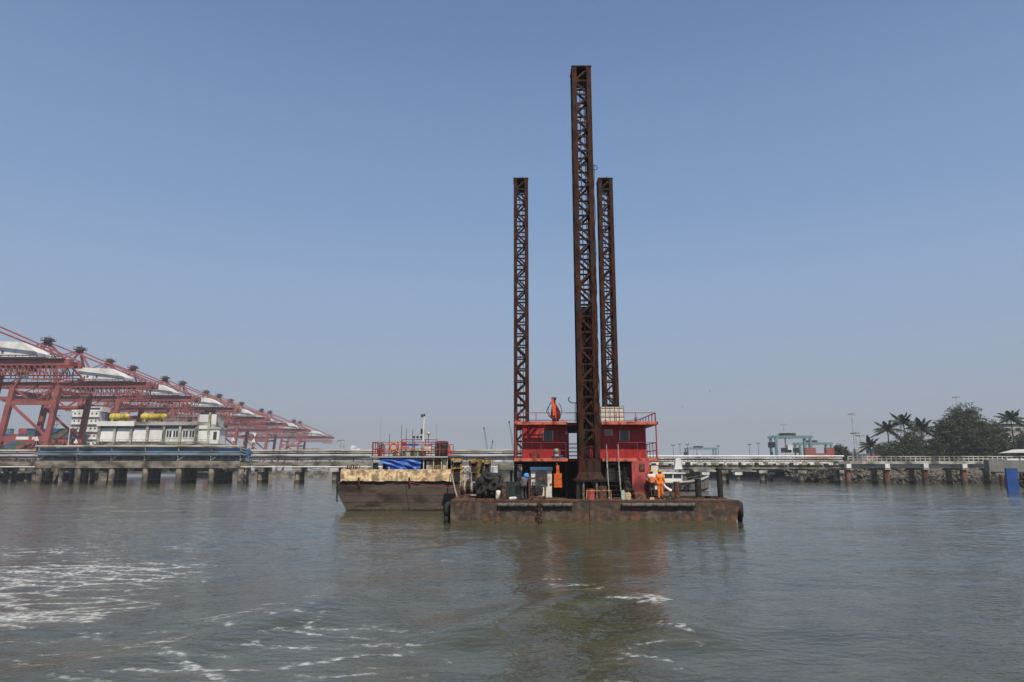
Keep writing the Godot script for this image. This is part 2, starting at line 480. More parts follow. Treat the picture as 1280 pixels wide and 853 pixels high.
func foam_texture() -> ImageTexture:
	var n := 1408
	var streaks := FastNoiseLite.new()
	streaks.noise_type = FastNoiseLite.TYPE_SIMPLEX_SMOOTH
	streaks.fractal_type = FastNoiseLite.FRACTAL_RIDGED
	streaks.frequency = 0.022
	streaks.fractal_octaves = 4
	streaks.domain_warp_enabled = true
	streaks.domain_warp_amplitude = 26.0
	streaks.domain_warp_frequency = 0.012
	streaks.seed = 4
	var patch := FastNoiseLite.new()
	patch.noise_type = FastNoiseLite.TYPE_SIMPLEX_SMOOTH
	patch.frequency = 0.006
	patch.fractal_octaves = 4
	patch.seed = 9
	var fleck := FastNoiseLite.new()
	fleck.noise_type = FastNoiseLite.TYPE_SIMPLEX_SMOOTH
	fleck.frequency = 0.11
	fleck.fractal_octaves = 3
	fleck.seed = 21
	var web := FastNoiseLite.new()   # bubbles drawn out into a web of thin lines
	web.noise_type = FastNoiseLite.TYPE_CELLULAR
	web.cellular_return_type = FastNoiseLite.RETURN_DISTANCE2_SUB
	web.fractal_type = FastNoiseLite.FRACTAL_NONE
	web.frequency = 0.03
	web.domain_warp_enabled = true
	web.domain_warp_amplitude = 30.0
	web.domain_warp_frequency = 0.02
	web.domain_warp_fractal_octaves = 4
	web.seed = 6
	var a := fleck.get_image(n, n).get_data()
	var data := PackedByteArray()
	data.resize(n * n * 4)
	data.fill(255)
	# where the wake has left foam: [from, to, half width, strength]
	var lines := [
		[ground(-150, 735), ground(75, 722), 2.4, 1.2], [ground(-100, 775), ground(75, 762), 1.3, 1.0], [ground(-80, 700), ground(70, 690), 1.9, 0.66], [ground(40, 690), ground(240, 682), 1.3, 0.34],
		[ground(90, 650), ground(330, 633), 1.5, 0.42], [ground(20, 715), ground(200, 722), 1.3, 0.35], [ground(-60, 800), ground(110, 800), 0.4, 0.5], [ground(-40, 850), ground(80, 815), 0.5, 0.42],
		[ground(200, 850), ground(420, 800), 1.1, 0.6], [ground(150, 810), ground(360, 770), 0.55, 0.34], [ground(300, 775), ground(430, 730), 0.35, 0.42], [ground(330, 853), ground(450, 840), 0.8, 0.46],
		[ground(690, 722), ground(742, 742), 0.4, 0.5], [ground(735, 740), ground(790, 746), 0.28, 0.55], [ground(780, 755), ground(823, 748), 0.34, 0.75], [ground(810, 748), ground(823, 764), 0.26, 1.25], [ground(785, 830), ground(835, 790), 0.5, 0.28], [ground(560, 700), ground(640, 690), 0.5, 0.18], [ground(-100, 660), ground(60, 650), 0.8, 0.25],
	]
	for j in n:
		var z := FOAM.position.y + FOAM.size.y * (j + 0.5) / n
		var row := []
		for l in lines:
			if z > minf(l[0].y, l[1].y) - l[2] * 2.0 and z < maxf(l[0].y, l[1].y) + l[2] * 2.0: row.append(l)
		for i in n:
			var al := 0.0
			if row:
				var x := FOAM.position.x + FOAM.size.x * (i + 0.5) / n
				var k := 0.0
				for l in row:
					var d: float = seg_dist(Vector2(x, z), l[0], l[1]) / l[2]
					if d < 2.0: k = maxf(k, l[3] * (1.0 - d * d * 0.25))
				if k > 0.05:
					k += 0.34 * patch.get_noise_2d(i, j * 1.6)
					if k > 0.04:
						var s := streaks.get_noise_2d(i * 0.62, j * 1.15) * 0.5 + 0.5
						var fl := a[j * n + i] / 255.0
						var lace := 1.0 - smoothstep(0.0, 0.3, web.get_noise_2d(i * 0.5, j * 0.95) + 1.0)
						s = 0.62 * s + 0.42 * lace
						var e0 := s + (fl - 0.5) * 0.3
						al = smoothstep(0.95 - k * 0.55, 1.3 - k * 0.45, e0) * (0.35 + 0.65 * smoothstep(0.32, 0.62, fl))
						al = maxf(al * 0.92, clampf(k - 0.25, 0.0, 0.6) * 0.28 * smoothstep(0.35, 0.8, s))
			var e := mini(mini(i, j), mini(n - 1 - i, n - 1 - j))
			if e < 6: al = 0.0
			var o := (j * n + i) * 4
			data[o] = 208
			data[o + 1] = 210
			data[o + 2] = 206
			data[o + 3] = int(clampf(al, 0, 1) * 235)
	return ImageTexture.create_from_image(Image.create_from_data(n, n, false, Image.FORMAT_RGBA8, data))

func stations(list: Array) -> PackedFloat32Array:
	# list of [until, first step, last step]; starts at list[0]
	var out := PackedFloat32Array([list[0]])
	var p: float = list[0]
	for k in range(1, list.size()):
		var s: float = list[k][1]
		var p0 := p
		while p < list[k][0] - 1e-4:
			s = lerpf(list[k][1], list[k][2], (p - p0) / (list[k][0] - p0))
			p = minf(p + s, list[k][0])
			out.append(p)
	return out

func smooth_line(pts: Array) -> PackedVector2Array:
	var c := Curve2D.new()
	for i in pts.size():
		var t: Vector2 = (pts[mini(i + 1, pts.size() - 1)] - pts[maxi(i - 1, 0)]) / 6.0
		c.add_point(pts[i], -t, t)
	c.bake_interval = 0.35
	return c.get_baked_points()

func make_water() -> void:
	var half := stations([0.0, [18.0, 0.085, 0.085], [60.0, 0.1, 0.8], [400.0, 1.0, 20.0], [4000.0, 200.0, 900.0]])
	var xs := PackedFloat32Array()
	for i in range(half.size() - 1, 0, -1): xs.append(-half[i])
	xs.append_array(half)
	var zs := stations([-1500.0, [-100.0, 300.0, 300.0], [4.0, 20.0, 0.4], [44.0, 0.085, 0.1], [120.0, 0.12, 0.6], [420.0, 0.8, 12.0], [4500.0, 60.0, 900.0]])
	var nx := xs.size()
	var nz := zs.size()
	var swell := FastNoiseLite.new()
	swell.frequency = 0.11; swell.fractal_octaves = 3; swell.seed = 2
	var chop := FastNoiseLite.new()
	chop.frequency = 0.75; chop.fractal_octaves = 3; chop.seed = 7; chop.fractal_gain = 0.5
	chop.domain_warp_enabled = true; chop.domain_warp_amplitude = 0.5; chop.domain_warp_frequency = 0.4
	var calm := FastNoiseLite.new()
	calm.frequency = 0.035; calm.fractal_octaves = 2; calm.seed = 31
	var crest := smooth_line([ground(600, 790), ground(690, 758), ground(760, 752), ground(822, 758), ground(850, 790)])
	var crest2 := smooth_line([ground(540, 694), ground(640, 678), ground(740, 690)])
	var crest3 := smooth_line([ground(60, 850), ground(300, 790), ground(460, 735)])
	var v := PackedVector3Array()
	v.resize(nx * nz)
	var uv := PackedVector2Array()
	uv.resize(nx * nz)
	var uv2 := PackedVector2Array()
	uv2.resize(nx * nz)
	for j in nz:
		var z := zs[j]
		for i in nx:
			var x := xs[i]
			var y := 0.0
			var far := maxf(absf(x), z)
			if z > 3.0 and far < 430.0:
				var w := clampf((430.0 - far) / 250.0, 0.0, 1.0)
				y = 0.1 * swell.get_noise_2d(x * 0.7, z * 1.3) * w
				var cw := clampf((150.0 - far) / 60.0, 0.0, 1.0)
				if cw > 0.0:
					var q := 0.55 + 0.9 * calm.get_noise_2d(x, z)
					y += 0.034 * clampf(q, 0.12, 1.0) * cw * chop.get_noise_2d(x * 0.6, z * 1.7)
				if z < 34.0 and absf(x) < 14.0:
					var p := Vector2(x, z)
					var d := 9.0
					for k in crest.size() - 1: d = minf(d, seg_dist(p, crest[k], crest[k + 1]))
					y += 0.17 * exp(-d * d / 0.9) - 0.04 * exp(-(d - 1.8) * (d - 1.8) / 1.0)
					d = 9.0
					for k in crest2.size() - 1: d = minf(d, seg_dist(p, crest2[k], crest2[k + 1]))
					y += 0.13 * exp(-d * d / 1.3)
					d = 9.0
					for k in crest3.size() - 1: d = minf(d, seg_dist(p, crest3[k], crest3[k + 1]))
					y += 0.1 * exp(-d * d / 0.9)
			v[j * nx + i] = Vector3(x, y, -z)
			uv[j * nx + i] = Vector2(x, z) * 0.1
			uv2[j * nx + i] = Vector2(clampf((x - FOAM.position.x) / FOAM.size.x, 0.001, 0.999), clampf((z - FOAM.position.y) / FOAM.size.y, 0.001, 0.999))
	var nr := PackedVector3Array()
	nr.resize(nx * nz)
	for j in nz:
		var j0 := maxi(j - 1, 0)
		var j1 := mini(j + 1, nz - 1)
		for i in nx:
			var i0 := maxi(i - 1, 0)
			var i1 := mini(i + 1, nx - 1)
			var a := v[j * nx + i1] - v[j * nx + i0]
			var b := v[j1 * nx + i] - v[j0 * nx + i]
			nr[j * nx + i] = a.cross(b).normalized()
	var ids := PackedInt32Array()
	ids.resize((nx - 1) * (nz - 1) * 6)
	var o := 0
	for j in nz - 1:
		for i in nx - 1:
			var k := j * nx + i
			ids[o] = k; ids[o + 1] = k + nx; ids[o + 2] = k + 1
			ids[o + 3] = k + 1; ids[o + 4] = k + nx; ids[o + 5] = k + nx + 1
			o += 6
	var arr := []
	arr.resize(Mesh.ARRAY_MAX)
	arr[Mesh.ARRAY_VERTEX] = v
	arr[Mesh.ARRAY_NORMAL] = nr
	arr[Mesh.ARRAY_TEX_UV] = uv
	arr[Mesh.ARRAY_TEX_UV2] = uv2
	arr[Mesh.ARRAY_INDEX] = ids
	var mesh := ArrayMesh.new()
	mesh.add_surface_from_arrays(Mesh.PRIMITIVE_TRIANGLES, arr)
	var m := StandardMaterial3D.new()
	m.resource_name = "harbour_water"
	m.albedo_color = lin(0.066, 0.068, 0.042)
	m.albedo_texture = noise_tex("silt", 0.01, [[0.3, grey(0.88)], [0.7, grey(1.0)]], 512, 4, FastNoiseLite.TYPE_SIMPLEX_SMOOTH, 41)
	m.roughness = 0.05
	m.metallic_specular = 0.33
	var f := FastNoiseLite.new()
	f.frequency = 0.02
	f.fractal_octaves = 5
	f.seed = 77
	var t := NoiseTexture2D.new()
	t.width = 1024; t.height = 1024
	t.seamless = true
	t.noise = f
	m.heightmap_enabled = true
	m.heightmap_texture = t
	m.heightmap_scale = 1.7
	m.uv1_scale = Vector3(1.0, 1.9, 1.0)
	m.detail_enabled = true
	m.detail_albedo = foam_texture()
	m.detail_uv_layer = BaseMaterial3D.DETAIL_UV_2
	m.detail_blend_mode = BaseMaterial3D.BLEND_MODE_MIX
	var o2 := put(self, "water", mesh, m)
	tag(o2, "grey-green murky harbour water with foam streaks from a wake", "water", "", "structure")

# ---------- shore, rocks and vegetation
func make_shore() -> void:
	# land behind the bridge, a bank falling to the water
	var s := Shape.new()
	var n := 60
	var f := FastNoiseLite.new()
	f.frequency = 0.05
	f.seed = 3
	var x0 := 88.0
	var x1 := 330.0
	var edge := func(i: int, k: int) -> Vector3:
		var x := lerpf(x0, x1, float(i) / n)
		var w := f.get_noise_2d(x, k * 9.0)
		var d: float = [192.0, 197.0, 202.0, 207.0, 230.0, 420.0][k] + 3.0 * w
		if x < 104.0: d += (104.0 - x) * 1.2
		var y: float = [-0.8, 1.4, 3.2, 4.7, 5.0, 4.6][k] + 0.35 * w * float(k > 0 and k < 5)
		return Vector3(x, y, -d)
	for i in n:
		for k in 5:
			s.quad(edge.call(i, k), edge.call(i + 1, k), edge.call(i + 1, k + 1), edge.call(i, k + 1))
	var o := commit(s, self, "terrain", mats["soil"])
	tag(o, "brown earth bank rising behind the bridge", "bank", "", "structure")
	var far := Shape.new()
	far.box(Vector3(260, 1.5, -640), Vector3(520, 4.2, 440))
	far.box(Vector3(-120, 1.0, -1250), Vector3(1900, 4.0, 300))
	var o2 := commit(far, self, "far_shore", mats["soil"])
	tag(o2, "low far shore across the harbour", "shore", "", "structure")
	# riprap
	rng.seed = 12
	var r := Shape.new()
	for k in 1500:
		var x := rng.randf_range(86.0, 175.0)
		var t := rng.randf()
		var d := lerpf(190.0, 204.0, t) + 3.0 * f.get_noise_2d(x, 9.0)
		if x < 104.0: d += (104.0 - x) * 1.2
		var c := Vector3(x, lerpf(-0.3, 4.1, t) + rng.randf_range(-0.1, 0.3), -d)
		var sc := rng.randf_range(0.35, 0.95)
		var b := Basis.from_euler(Vector3(rng.randf() * 6.0, rng.randf() * 6.0, rng.randf() * 6.0)) * Basis.from_scale(Vector3(sc, sc * rng.randf_range(0.5, 0.8), sc * rng.randf_range(0.6, 1.0)))
		var q := []
		for v in [Vector3(1, 0, 0), Vector3(-1, 0, 0.1), Vector3(0.1, 1, 0), Vector3(0, -1, 0.1), Vector3(0, 0.1, 1), Vector3(0.1, 0, -1)]:
			q.append(c + b * (v * rng.randf_range(0.8, 1.25) + Vector3(rng.randf_range(-0.2, 0.2), rng.randf_range(-0.2, 0.2), rng.randf_range(-0.2, 0.2))))
		var v := rng.randf_range(0.55, 1.5) * (0.3 if c.y < 1.0 + 0.5 * f.get_noise_2d(x * 4.0, 3.0) else 1.0)
		r.tint = Color(v, v * 0.97, v * 0.93)
		for t3 in [[0, 2, 4], [4, 2, 1], [1, 2, 5], [5, 2, 0], [4, 3, 0], [1, 3, 4], [5, 3, 1], [0, 3, 5]]:
			r.tri(q[t3[0]], q[t3[1]], q[t3[2]])
	var rm: StandardMaterial3D = mats["rock"]
	rm.vertex_color_use_as_albedo = true
	var o3 := commit(r, self, "riprap", rm, true)
	tag(o3, "grey boulders heaped along the bank under the bridge", "rocks", "", "stuff")
	# grass above the rocks
	var gs := Shape.new()
	for k in 9000:
		var x := rng.randf_range(84.0, 128.0)
		var d := rng.randf_range(203.0, 212.0)
		var c := Vector3(x, 4.0 + (d - 203.0) * 0.1, -d)
		var h := rng.randf_range(0.3, 0.9)
		var w := rng.randf_range(0.04, 0.12)
		var l := Vector3(rng.randf_range(-0.3, 0.3), h, rng.randf_range(-0.2, 0.3))
		gs.tri(c - Vector3(w, 0, 0), c + Vector3(w, 0, 0), c + l)
	var o4 := commit(gs, self, "bank_grass", mats["grass"])
	tag(o4, "yellow-green grass along the top of the rocky bank", "grass", "", "stuff")

func frond(s: Shape, root: Vector3, dir: Vector3, length: float, droop: float) -> void:
	var side := dir.cross(Vector3.UP).normalized()
	var prev := root
	var n := 12
	for i in range(1, n + 1):
		var t := float(i) / n
		var p := root + dir * length * t + Vector3(0, -length * droop * t * t, 0)
		var w := 0.05 * (1.2 - t)
		s.quad(prev - side * w, prev + side * w, p + side * w, p - side * w)
		var l := length * 0.2 * sin(PI * clampf(t * 0.85 + 0.12, 0, 1)) + 0.15
		for sg in [-1.0, 1.0]:
			for k in 3:
				var b := prev.lerp(p, 0.17 + 0.33 * k)
				var tip: Vector3 = b + side * sg * l * 0.75 + dir * l * 0.5 + Vector3(0, -l * rng.randf_range(0.5, 1.1), 0)
				var h := dir * 0.035 * length
				s.tri(b - h, b + h, tip)
		prev = p

func palm(label: String, base: Vector3, h: float, length: float, nf: int, sd: int) -> void:
	rng.seed = sd
	var t := thing("palm_tree", label, "palm tree", base, "palms beyond the bridge")
	var s := Shape.new()
	var pts := []
	var rad := []
	var lean := Vector3(rng.randf_range(-0.5, 0.5), 0, rng.randf_range(-0.3, 0.3))
	for i in 9:
		var f := i / 8.0
		pts.append(base + Vector3(0, h * f - 0.3 * float(i == 0), 0) + lean * f * f * h * 0.06)
		rad.append(lerpf(0.26, 0.15, f) * (1.0 + 0.08 * (i % 2)))
	s.tube(pts, rad, 8)
	commit(s, t, "trunk", mats["bark"])
	var c := Shape.new()
	for k in nf:
		var an := k * 2.399 + rng.randf_range(-0.2, 0.2)
		var el := lerpf(1.3, -0.45, float(k) / nf)
		var dir := Vector3(cos(an) * cos(el), sin(el), sin(an) * cos(el))
		frond(c, pts[8], dir, length * rng.randf_range(0.85, 1.1), rng.randf_range(0.22, 0.5))
	commit(c, t, "crown", mats["palm_leaf"])

var grow := 1.0
func leafy(label: String, called: String, base: Vector3, lobes: Array, trunk_h: float, leaf: float, count: int, m: Material, sd: int) -> void:
	rng.seed = sd
	lobes = lobes.map(func(l): return [l[0] * grow, l[1] * grow])
	count = int(count * grow * grow * 2.3)
	var t := thing(called, label, "tree" if called.ends_with("tree") else "bush", base)
	var s := Shape.new()
	var top := base + Vector3(0, trunk_h, 0)
	s.tube([base - Vector3(0, 0.4, 0), base.lerp(top, 0.5) + Vector3(0.15, 0, 0), top], [0.16 + trunk_h * 0.05, 0.13 + trunk_h * 0.04, 0.1 + trunk_h * 0.03], 8)
	for l in lobes:
		var c: Vector3 = base + l[0]
		s.tube([top - Vector3(0, 0.3, 0), top.lerp(c, 0.5) + Vector3(rng.randf_range(-0.4, 0.4), 0.2, 0), c], [0.09 + trunk_h * 0.02, 0.1, 0.04], 6)
	commit(s, t, "trunk", mats["bark"])
	var cr := Shape.new()
	var total := 0.0
	for l in lobes: total += l[1].x * l[1].y
	for l in lobes:
		var nl := int(count * l[1].x * l[1].y / total)
		# twigs: small clumps spread through the lobe, leaves spread through each clump
		var clumps := maxi(8, nl / 26)
		for k in clumps:
			var d := Vector3(rng.randfn(), rng.randfn(), rng.randfn()).normalized()
			var rr := pow(rng.randf(), 0.45)
			var cc: Vector3 = base + l[0] + d * rr * l[1] * rng.randf_range(0.8, 1.12)
			var cs := leaf * rng.randf_range(1.6, 3.4)
			for i in 26:
				var p := cc + Vector3(rng.randfn(), rng.randfn() * 0.7, rng.randfn()) * cs * 0.55
				var a := Vector3(rng.randfn(), rng.randfn() * 0.6, rng.randfn()).normalized() * leaf
				var b := a.cross(Vector3(rng.randfn(), rng.randfn(), rng.randfn())).normalized() * leaf * 0.42
				cr.tri(p - b, p + b, p + a)
				cr.tri(p - b, p + a * 0.6 - b * 1.2, p + a)
	commit(cr, t, "crown", m)

func make_vegetation() -> void:
	var z := 232.0
	var gy := 4.8
	palm("short palm standing apart beside the light masts", at(1090.5, gy, z), hy(557, z) - gy, 4.9, 13, 3)
	palm("palm leaning over the bushes, shorter of the three together", at(1114.5, gy, z), hy(537, z) - gy, 6.0, 14, 8)
	palm("tallest palm in the middle of the three together", at(1136.0, gy, z + 2), hy(527, z) - gy, 5.8, 14, 15)
	palm("palm with drooping fronds beside the tallest one", at(1156.0, gy, z), hy(536, z) - gy, 6.2, 15, 22)
	palm("palm beside the big grey-green tree, before the green-roofed shed", at(1272.0, gy, 226.0), hy(523, 226.0) - gy, 5.6, 14, 31)
	grow = 1.32
	leafy("wide dark green bush under the three palms", "leafy_bush", at(1136, gy, 224.0), [[Vector3(-4.5, 3.2, 0), Vector3(4.2, 3.4, 3)], [Vector3(1.5, 4.6, 0), Vector3(4.5, 4.4, 3)], [Vector3(6.5, 3.4, 0.5), Vector3(4.4, 3.6, 3)], [Vector3(-1, 2.0, 2.0), Vector3(6.0, 2.2, 2.0)]], 1.6, 0.34, 6500, mats["leaf"], 6)
	leafy("low dark bush between the palms and the big tree", "leafy_bush", at(1172, gy, 228.0), [[Vector3(-3, 2.4, 0), Vector3(3.6, 2.8, 2.5)], [Vector3(2.5, 2.8, 0), Vector3(3.6, 3.2, 2.5)]], 1.2, 0.32, 3000, mats["leaf_dark"], 7)
	grow = 1.18
	leafy("big spreading grey-green tree beyond the bridge", "spreading_tree", at(1212, gy, 224.0), [[Vector3(0.2, 13.2, 0), Vector3(4.4, 3.8, 4.2)], [Vector3(-4.6, 9.6, 0.5), Vector3(4.4, 4.2, 4)], [Vector3(4.8, 9.2, 0.5), Vector3(4.8, 4.0, 4)], [Vector3(-1.0, 7.4, 2.0), Vector3(6.2, 4.2, 4)], [Vector3(7.2, 5.4, 0.5), Vector3(4.2, 3.6, 3.4)], [Vector3(-6.4, 5.6, 0), Vector3(3.6, 3.4, 3)], [Vector3(1, 3.6, 1.5), Vector3(7.4, 2.8, 3)]], 5.5, 0.36, 15000, mats["leaf_grey"], 9)
	leafy("slim upright tree at the edge of the big spreading tree", "slim_tree", at(1181.5, gy, 230.0), [[Vector3(0, 10.0, 0), Vector3(1.3, 2.8, 1.4)], [Vector3(0.6, 6.6, 0), Vector3(2.2, 3.4, 2)]], 4.5, 0.34, 1700, mats["leaf_grey"], 14)
	grow = 1.3
	leafy("dark tree filling the gap before the green-roofed shed", "dark_tree", at(1253, gy, 232.0), [[Vector3(-1, 6.0, 0), Vector3(4.6, 4.4, 3)], [Vector3(3, 3.4, 1), Vector3(5.2, 3.6, 3)], [Vector3(7, 5.0, 0), Vector3(4, 4.4, 3)]], 3.0, 0.36, 5200, mats["leaf_dark"], 18)
	grow = 1.5
	leafy("small dark bush with a bare twig beside the red containers", "leafy_bush", at(1057, gy, 226.0), [[Vector3(0, 1.9, 0), Vector3(1.9, 2.2, 1.6)], [Vector3(-1.2, 3.8, 0), Vector3(0.8, 0.9, 0.7)]], 1.2, 0.28, 1100, mats["leaf"], 25)
	leafy("low bush on the bank beside the grey pontoon", "leafy_bush", at(1300, gy, 222.0), [[Vector3(0, 3.2, 0), Vector3(4.4, 3.6, 2.4)]], 1.2, 0.32, 1800, mats["leaf_dark"], 27)

# ---------- pilot boat, landing pontoon, birds
func make_boat() -> void:
	var z := 112.0
	var b := at(851, 0, z)
	var t := thing("pilot_boat", "small white and grey pilot boat with tyre fenders beyond the barge", "boat", b)
	var s := Shape.new()
	# hull stations: [x, half beam, sheer, keel]
	var st := [[-5.0, 1.35, 1.3, -0.4], [-2.0, 1.5, 1.3, -0.5], [1.2, 1.4, 1.4, -0.5], [3.2, 0.95, 1.75, -0.35], [4.5, 0.1, 2.25, 0.3]]
	for k in st.size() - 1:
		var p: Array = st[k]
		var q: Array = st[k + 1]
		for sg in [-1.0, 1.0]:
			var a1 := Vector3(p[0], p[2], p[1] * sg)
			var a2 := Vector3(p[0], 0.2, p[1] * 0.85 * sg)
			var a3 := Vector3(p[0], p[3], 0)
			var c1 := Vector3(q[0], q[2], q[1] * sg)
			var c2 := Vector3(q[0], 0.35 * float(k == 3) + 0.2, q[1] * 0.85 * sg)
			var c3 := Vector3(q[0], q[3], 0)
			if sg > 0:
				s.quad(a2, c2, c1, a1); s.quad(a3, c3, c2, a2)
			else:
				s.quad(a1, c1, c2, a2); s.quad(a2, c2, c3, a3)
		s.quad(Vector3(p[0], p[2] - 0.12, p[1]), Vector3(q[0], q[2] - 0.12, q[1]), Vector3(q[0], q[2] - 0.12, -q[1]), Vector3(p[0], p[2] - 0.12, -p[1]))
	s.quad(Vector3(-5, 0.2, -1.15), Vector3(-5, 0.2, 1.15), Vector3(-5, 1.3, 1.35), Vector3(-5, 1.3, -1.35))
	put(t, "hull", s.mesh(), mats["grey_steel"])
	for sg in [-1.0, 1.0]:
		var c := Shape.new()
		var pts := []
		var rad := []
		for q in st:
			pts.append(Vector3(q[0], q[2], q[1] * sg)); rad.append(0.17)
		c.tube(pts, rad, 8)
		put(t, "rubber_collar", c.mesh(), mats["pipe_grey"])
	for k in 4:
		var ty := Shape.new()
		ty.torus(Vector3(-3.6 + k * 1.45, 0.75, 1.55), Vector3(0.05, 0.1, 1), 0.36, 0.14, 16, 7)
		put(t, "tyre_fender", ty.mesh(), mats["rubber"])
	var w := holder(t, "wheelhouse")
	bx(w, "lower_wall", b + Vector3(-1.4, 1.6, 0), Vector3(3.0, 0.7, 2.1), mats["clean_white"])
	bx(w, "glazing", b + Vector3(-1.4, 2.3, 0), Vector3(2.7, 0.75, 1.9), mats["glass"])
	for x in [-2.85, -1.4, 0.05]:
		for sg in [-1.0, 1.0]:
			br(w, "pillar", b + Vector3(x, 1.9, sg * 1.0), b + Vector3(x * 0.96, 2.72, sg * 0.98), 0.14, mats["clean_white"])
	var rf := Shape.new()
	rf.prism([Vector2(-3.2, 2.68), Vector2(0.55, 2.68), Vector2(0.75, 2.86), Vector2(-3.0, 3.0)], -1.2, 1.2)
	put(w, "roof", rf.mesh(), mats["clean_white"])
	var mh := Shape.new()
	mh.prism([Vector2(-0.9, 3.4), Vector2(0.35, 3.4), Vector2(0.1, 5.2), Vector2(-0.65, 5.2)], -0.5, 0.5)
	put(t, "mast_housing", mh.mesh(), mats["clean_white"])
	for x in [-0.7, 0.15]:
		br(t, "mast_leg", b + Vector3(x, 2.9, 0), b + Vector3(x, 3.42, 0), 0.1, mats["grey_steel"])
	railing(t, [b + Vector3(0.8, 1.45, 1.1), b + Vector3(3.2, 1.85, 0.8), b + Vector3(4.3, 2.3, 0.1)], 0.6, 1.0, 0.03, mats["grey_steel"], [1.0])

func make_pontoon() -> void:
	var z := 138.0
	var a := pv(1236, 575.5, z)
	var e := pv(1330, 590, z)
	var t := thing("landing_stage", "grey steel landing stage box beside the blue board", "landing stage", Vector3((a.x + e.x) * 0.5, 0, -z - 2))
	var s := Shape.new()
	var sx := pv(1246, 593.5, z)
	s.box(Vector3((a.x + e.x) * 0.5, (a.y + e.y) * 0.5, -z - 0.8), Vector3(e.x - a.x, a.y - e.y, 1.6))
	s.box(Vector3((sx.x + e.x) * 0.5, (sx.y + e.y) * 0.5, -z - 0.85), Vector3(e.x - sx.x, e.y - sx.y + 0.01, 1.4))
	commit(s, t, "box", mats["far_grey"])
	for px in [1258.0, 1300.0]:
		cy(t, "pile", at(px, -2.0, z + 0.8), at(px, sx.y, z + 0.8), 0.3, mats["red_pile"], 1.0, 12)
	for k in 4:
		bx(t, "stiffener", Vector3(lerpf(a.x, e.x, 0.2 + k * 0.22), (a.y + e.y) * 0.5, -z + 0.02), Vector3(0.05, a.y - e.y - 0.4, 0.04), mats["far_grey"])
	cy(t, "bracket_pipe", pv(1240, 590, z), pv(1243, 594, z), 0.18, mats["dark_steel"])
	var wb := pv(1262, 574.0, z)
	for q in [[1262.0, 2.3, 0.3], [1276.0, 1.4, 0.4]]:
		var c := pv(q[0], 574.6, z + 1.2)
		bx(t, "deck_cover", Vector3(c.x, a.y + 0.15, -z - 0.8), Vector3(q[1], 0.3, 1.2), mats["clean_white"])
	var z2 := 106.0
	var q := [pv(1258, 586, z2), pv(1272, 586, z2), pv(1275, 615.5, z2), pv(1261, 615.5, z2)]
	var bd := thing("blue_board", "tall bright blue fender board standing in the water", "fender board", Vector3(q[3].x, 0, -z2))
	var bs := Shape.new()
	bs.prism([Vector2(q[3].x, -0.6), Vector2(q[2].x, -0.6), Vector2(q[1].x, q[1].y), Vector2(q[0].x, q[0].y)], -z2 - 0.35, -z2)
	commit(bs, bd, "board", mats["fender_blue"])
	bx(bd, "top_cap", (q[0] + q[1]) * 0.5 + Vector3(0, 0.03, -0.17), Vector3(q[1].x - q[0].x + 0.06, 0.07, 0.44), mats["pipe_blue"])
	for k in 2:
		var c := pv(1279, 595 + k * 10, z2 + 0.8)
		var ty := Shape.new()
		ty.torus(c, Vector3(0.3, 0.1, 1), 0.45, 0.2, 18, 8)
		var o := thing("tyre_fender", "black tyre fender hung behind the blue board, %s one" % ["upper", "lower"][k], "tyre", c, "tyres behind the blue board")
		commit(ty, o, "tread", mats["rubber"])
		var ty2 := Shape.new()
		ty2.torus(c, Vector3(0.3, 0.1, 1), 0.3, 0.06, 18, 6)
		commit(ty2, o, "bead", mats["dark_steel"])

func bird(label: String, c: Vector3, span: float, tilt: float) -> void:
	var t := thing("flying_bird", label, "bird", c, "birds in the sky")
	var s := Shape.new()
	var k := Basis(Vector3(0, 0, 1), tilt)
	s.tube([Vector3(0, 0, 0.2), Vector3(0, 0.0, 0.1), Vector3(0, 0, -0.12), Vector3(0, 0.01, -0.25)], [0.01, 0.06, 0.05, 0.01], 8)
	put(t, "body", s.mesh(), mats["dark_steel"])
	for sg in [-1.0, 1.0]:
		var w := Shape.new()
		var a := k * Vector3(0, 0.02, -0.08)
		var b := k * Vector3(0, 0.02, 0.1)
		var m1 := k * Vector3(sg * span * 0.25, 0.12, -0.1)
		var m2 := k * Vector3(sg * span * 0.25, 0.12, 0.1)
		var tip := k * Vector3(sg * span * 0.5, 0.06, 0.05)
		w.quad(a, b, m2, m1)
		w.tri(m1, m2, tip)
		put(t, "wing", w.mesh(), mats["dark_steel"])

func make_birds() -> void:
	bird("dark bird gliding high, the higher of the two birds", pv(888, 489, 110.0), 1.0, 0.2)
	bird("small dark bird gliding lower, the lower of the two birds", pv(853, 509, 150.0), 0.8, -0.1)

# ---------- jetties on piles
func pile(p: Node, a: Vector3, top: float, r: float, m: Material, cap: float, capm: Material, deep := 3.0) -> void:
	var h := holder(p, "pile")
	cy(h, "shaft", Vector3(a.x, -1.5, a.z), Vector3(a.x, top, a.z), r, m, 1.0, 14)
	cy(h, "tide_band", Vector3(a.x, -0.4, a.z), Vector3(a.x, 0.8, a.z), r + 0.03, mats["tide_mark"], 1.0, 14)
	if cap > 0:
		bx(h, "pile_cap", Vector3(a.x, top + cap * 0.5, a.z), Vector3(r * 3.4, cap, r * 3.4), capm)

func long_pipe(p: Node, x0: float, x1: float, y: float, z: float, r: float, m: Material) -> void:
	cy(p, "pipe", Vector3(x0, y, -z), Vector3(x1, y, -z), r, m, 1.0, 12)

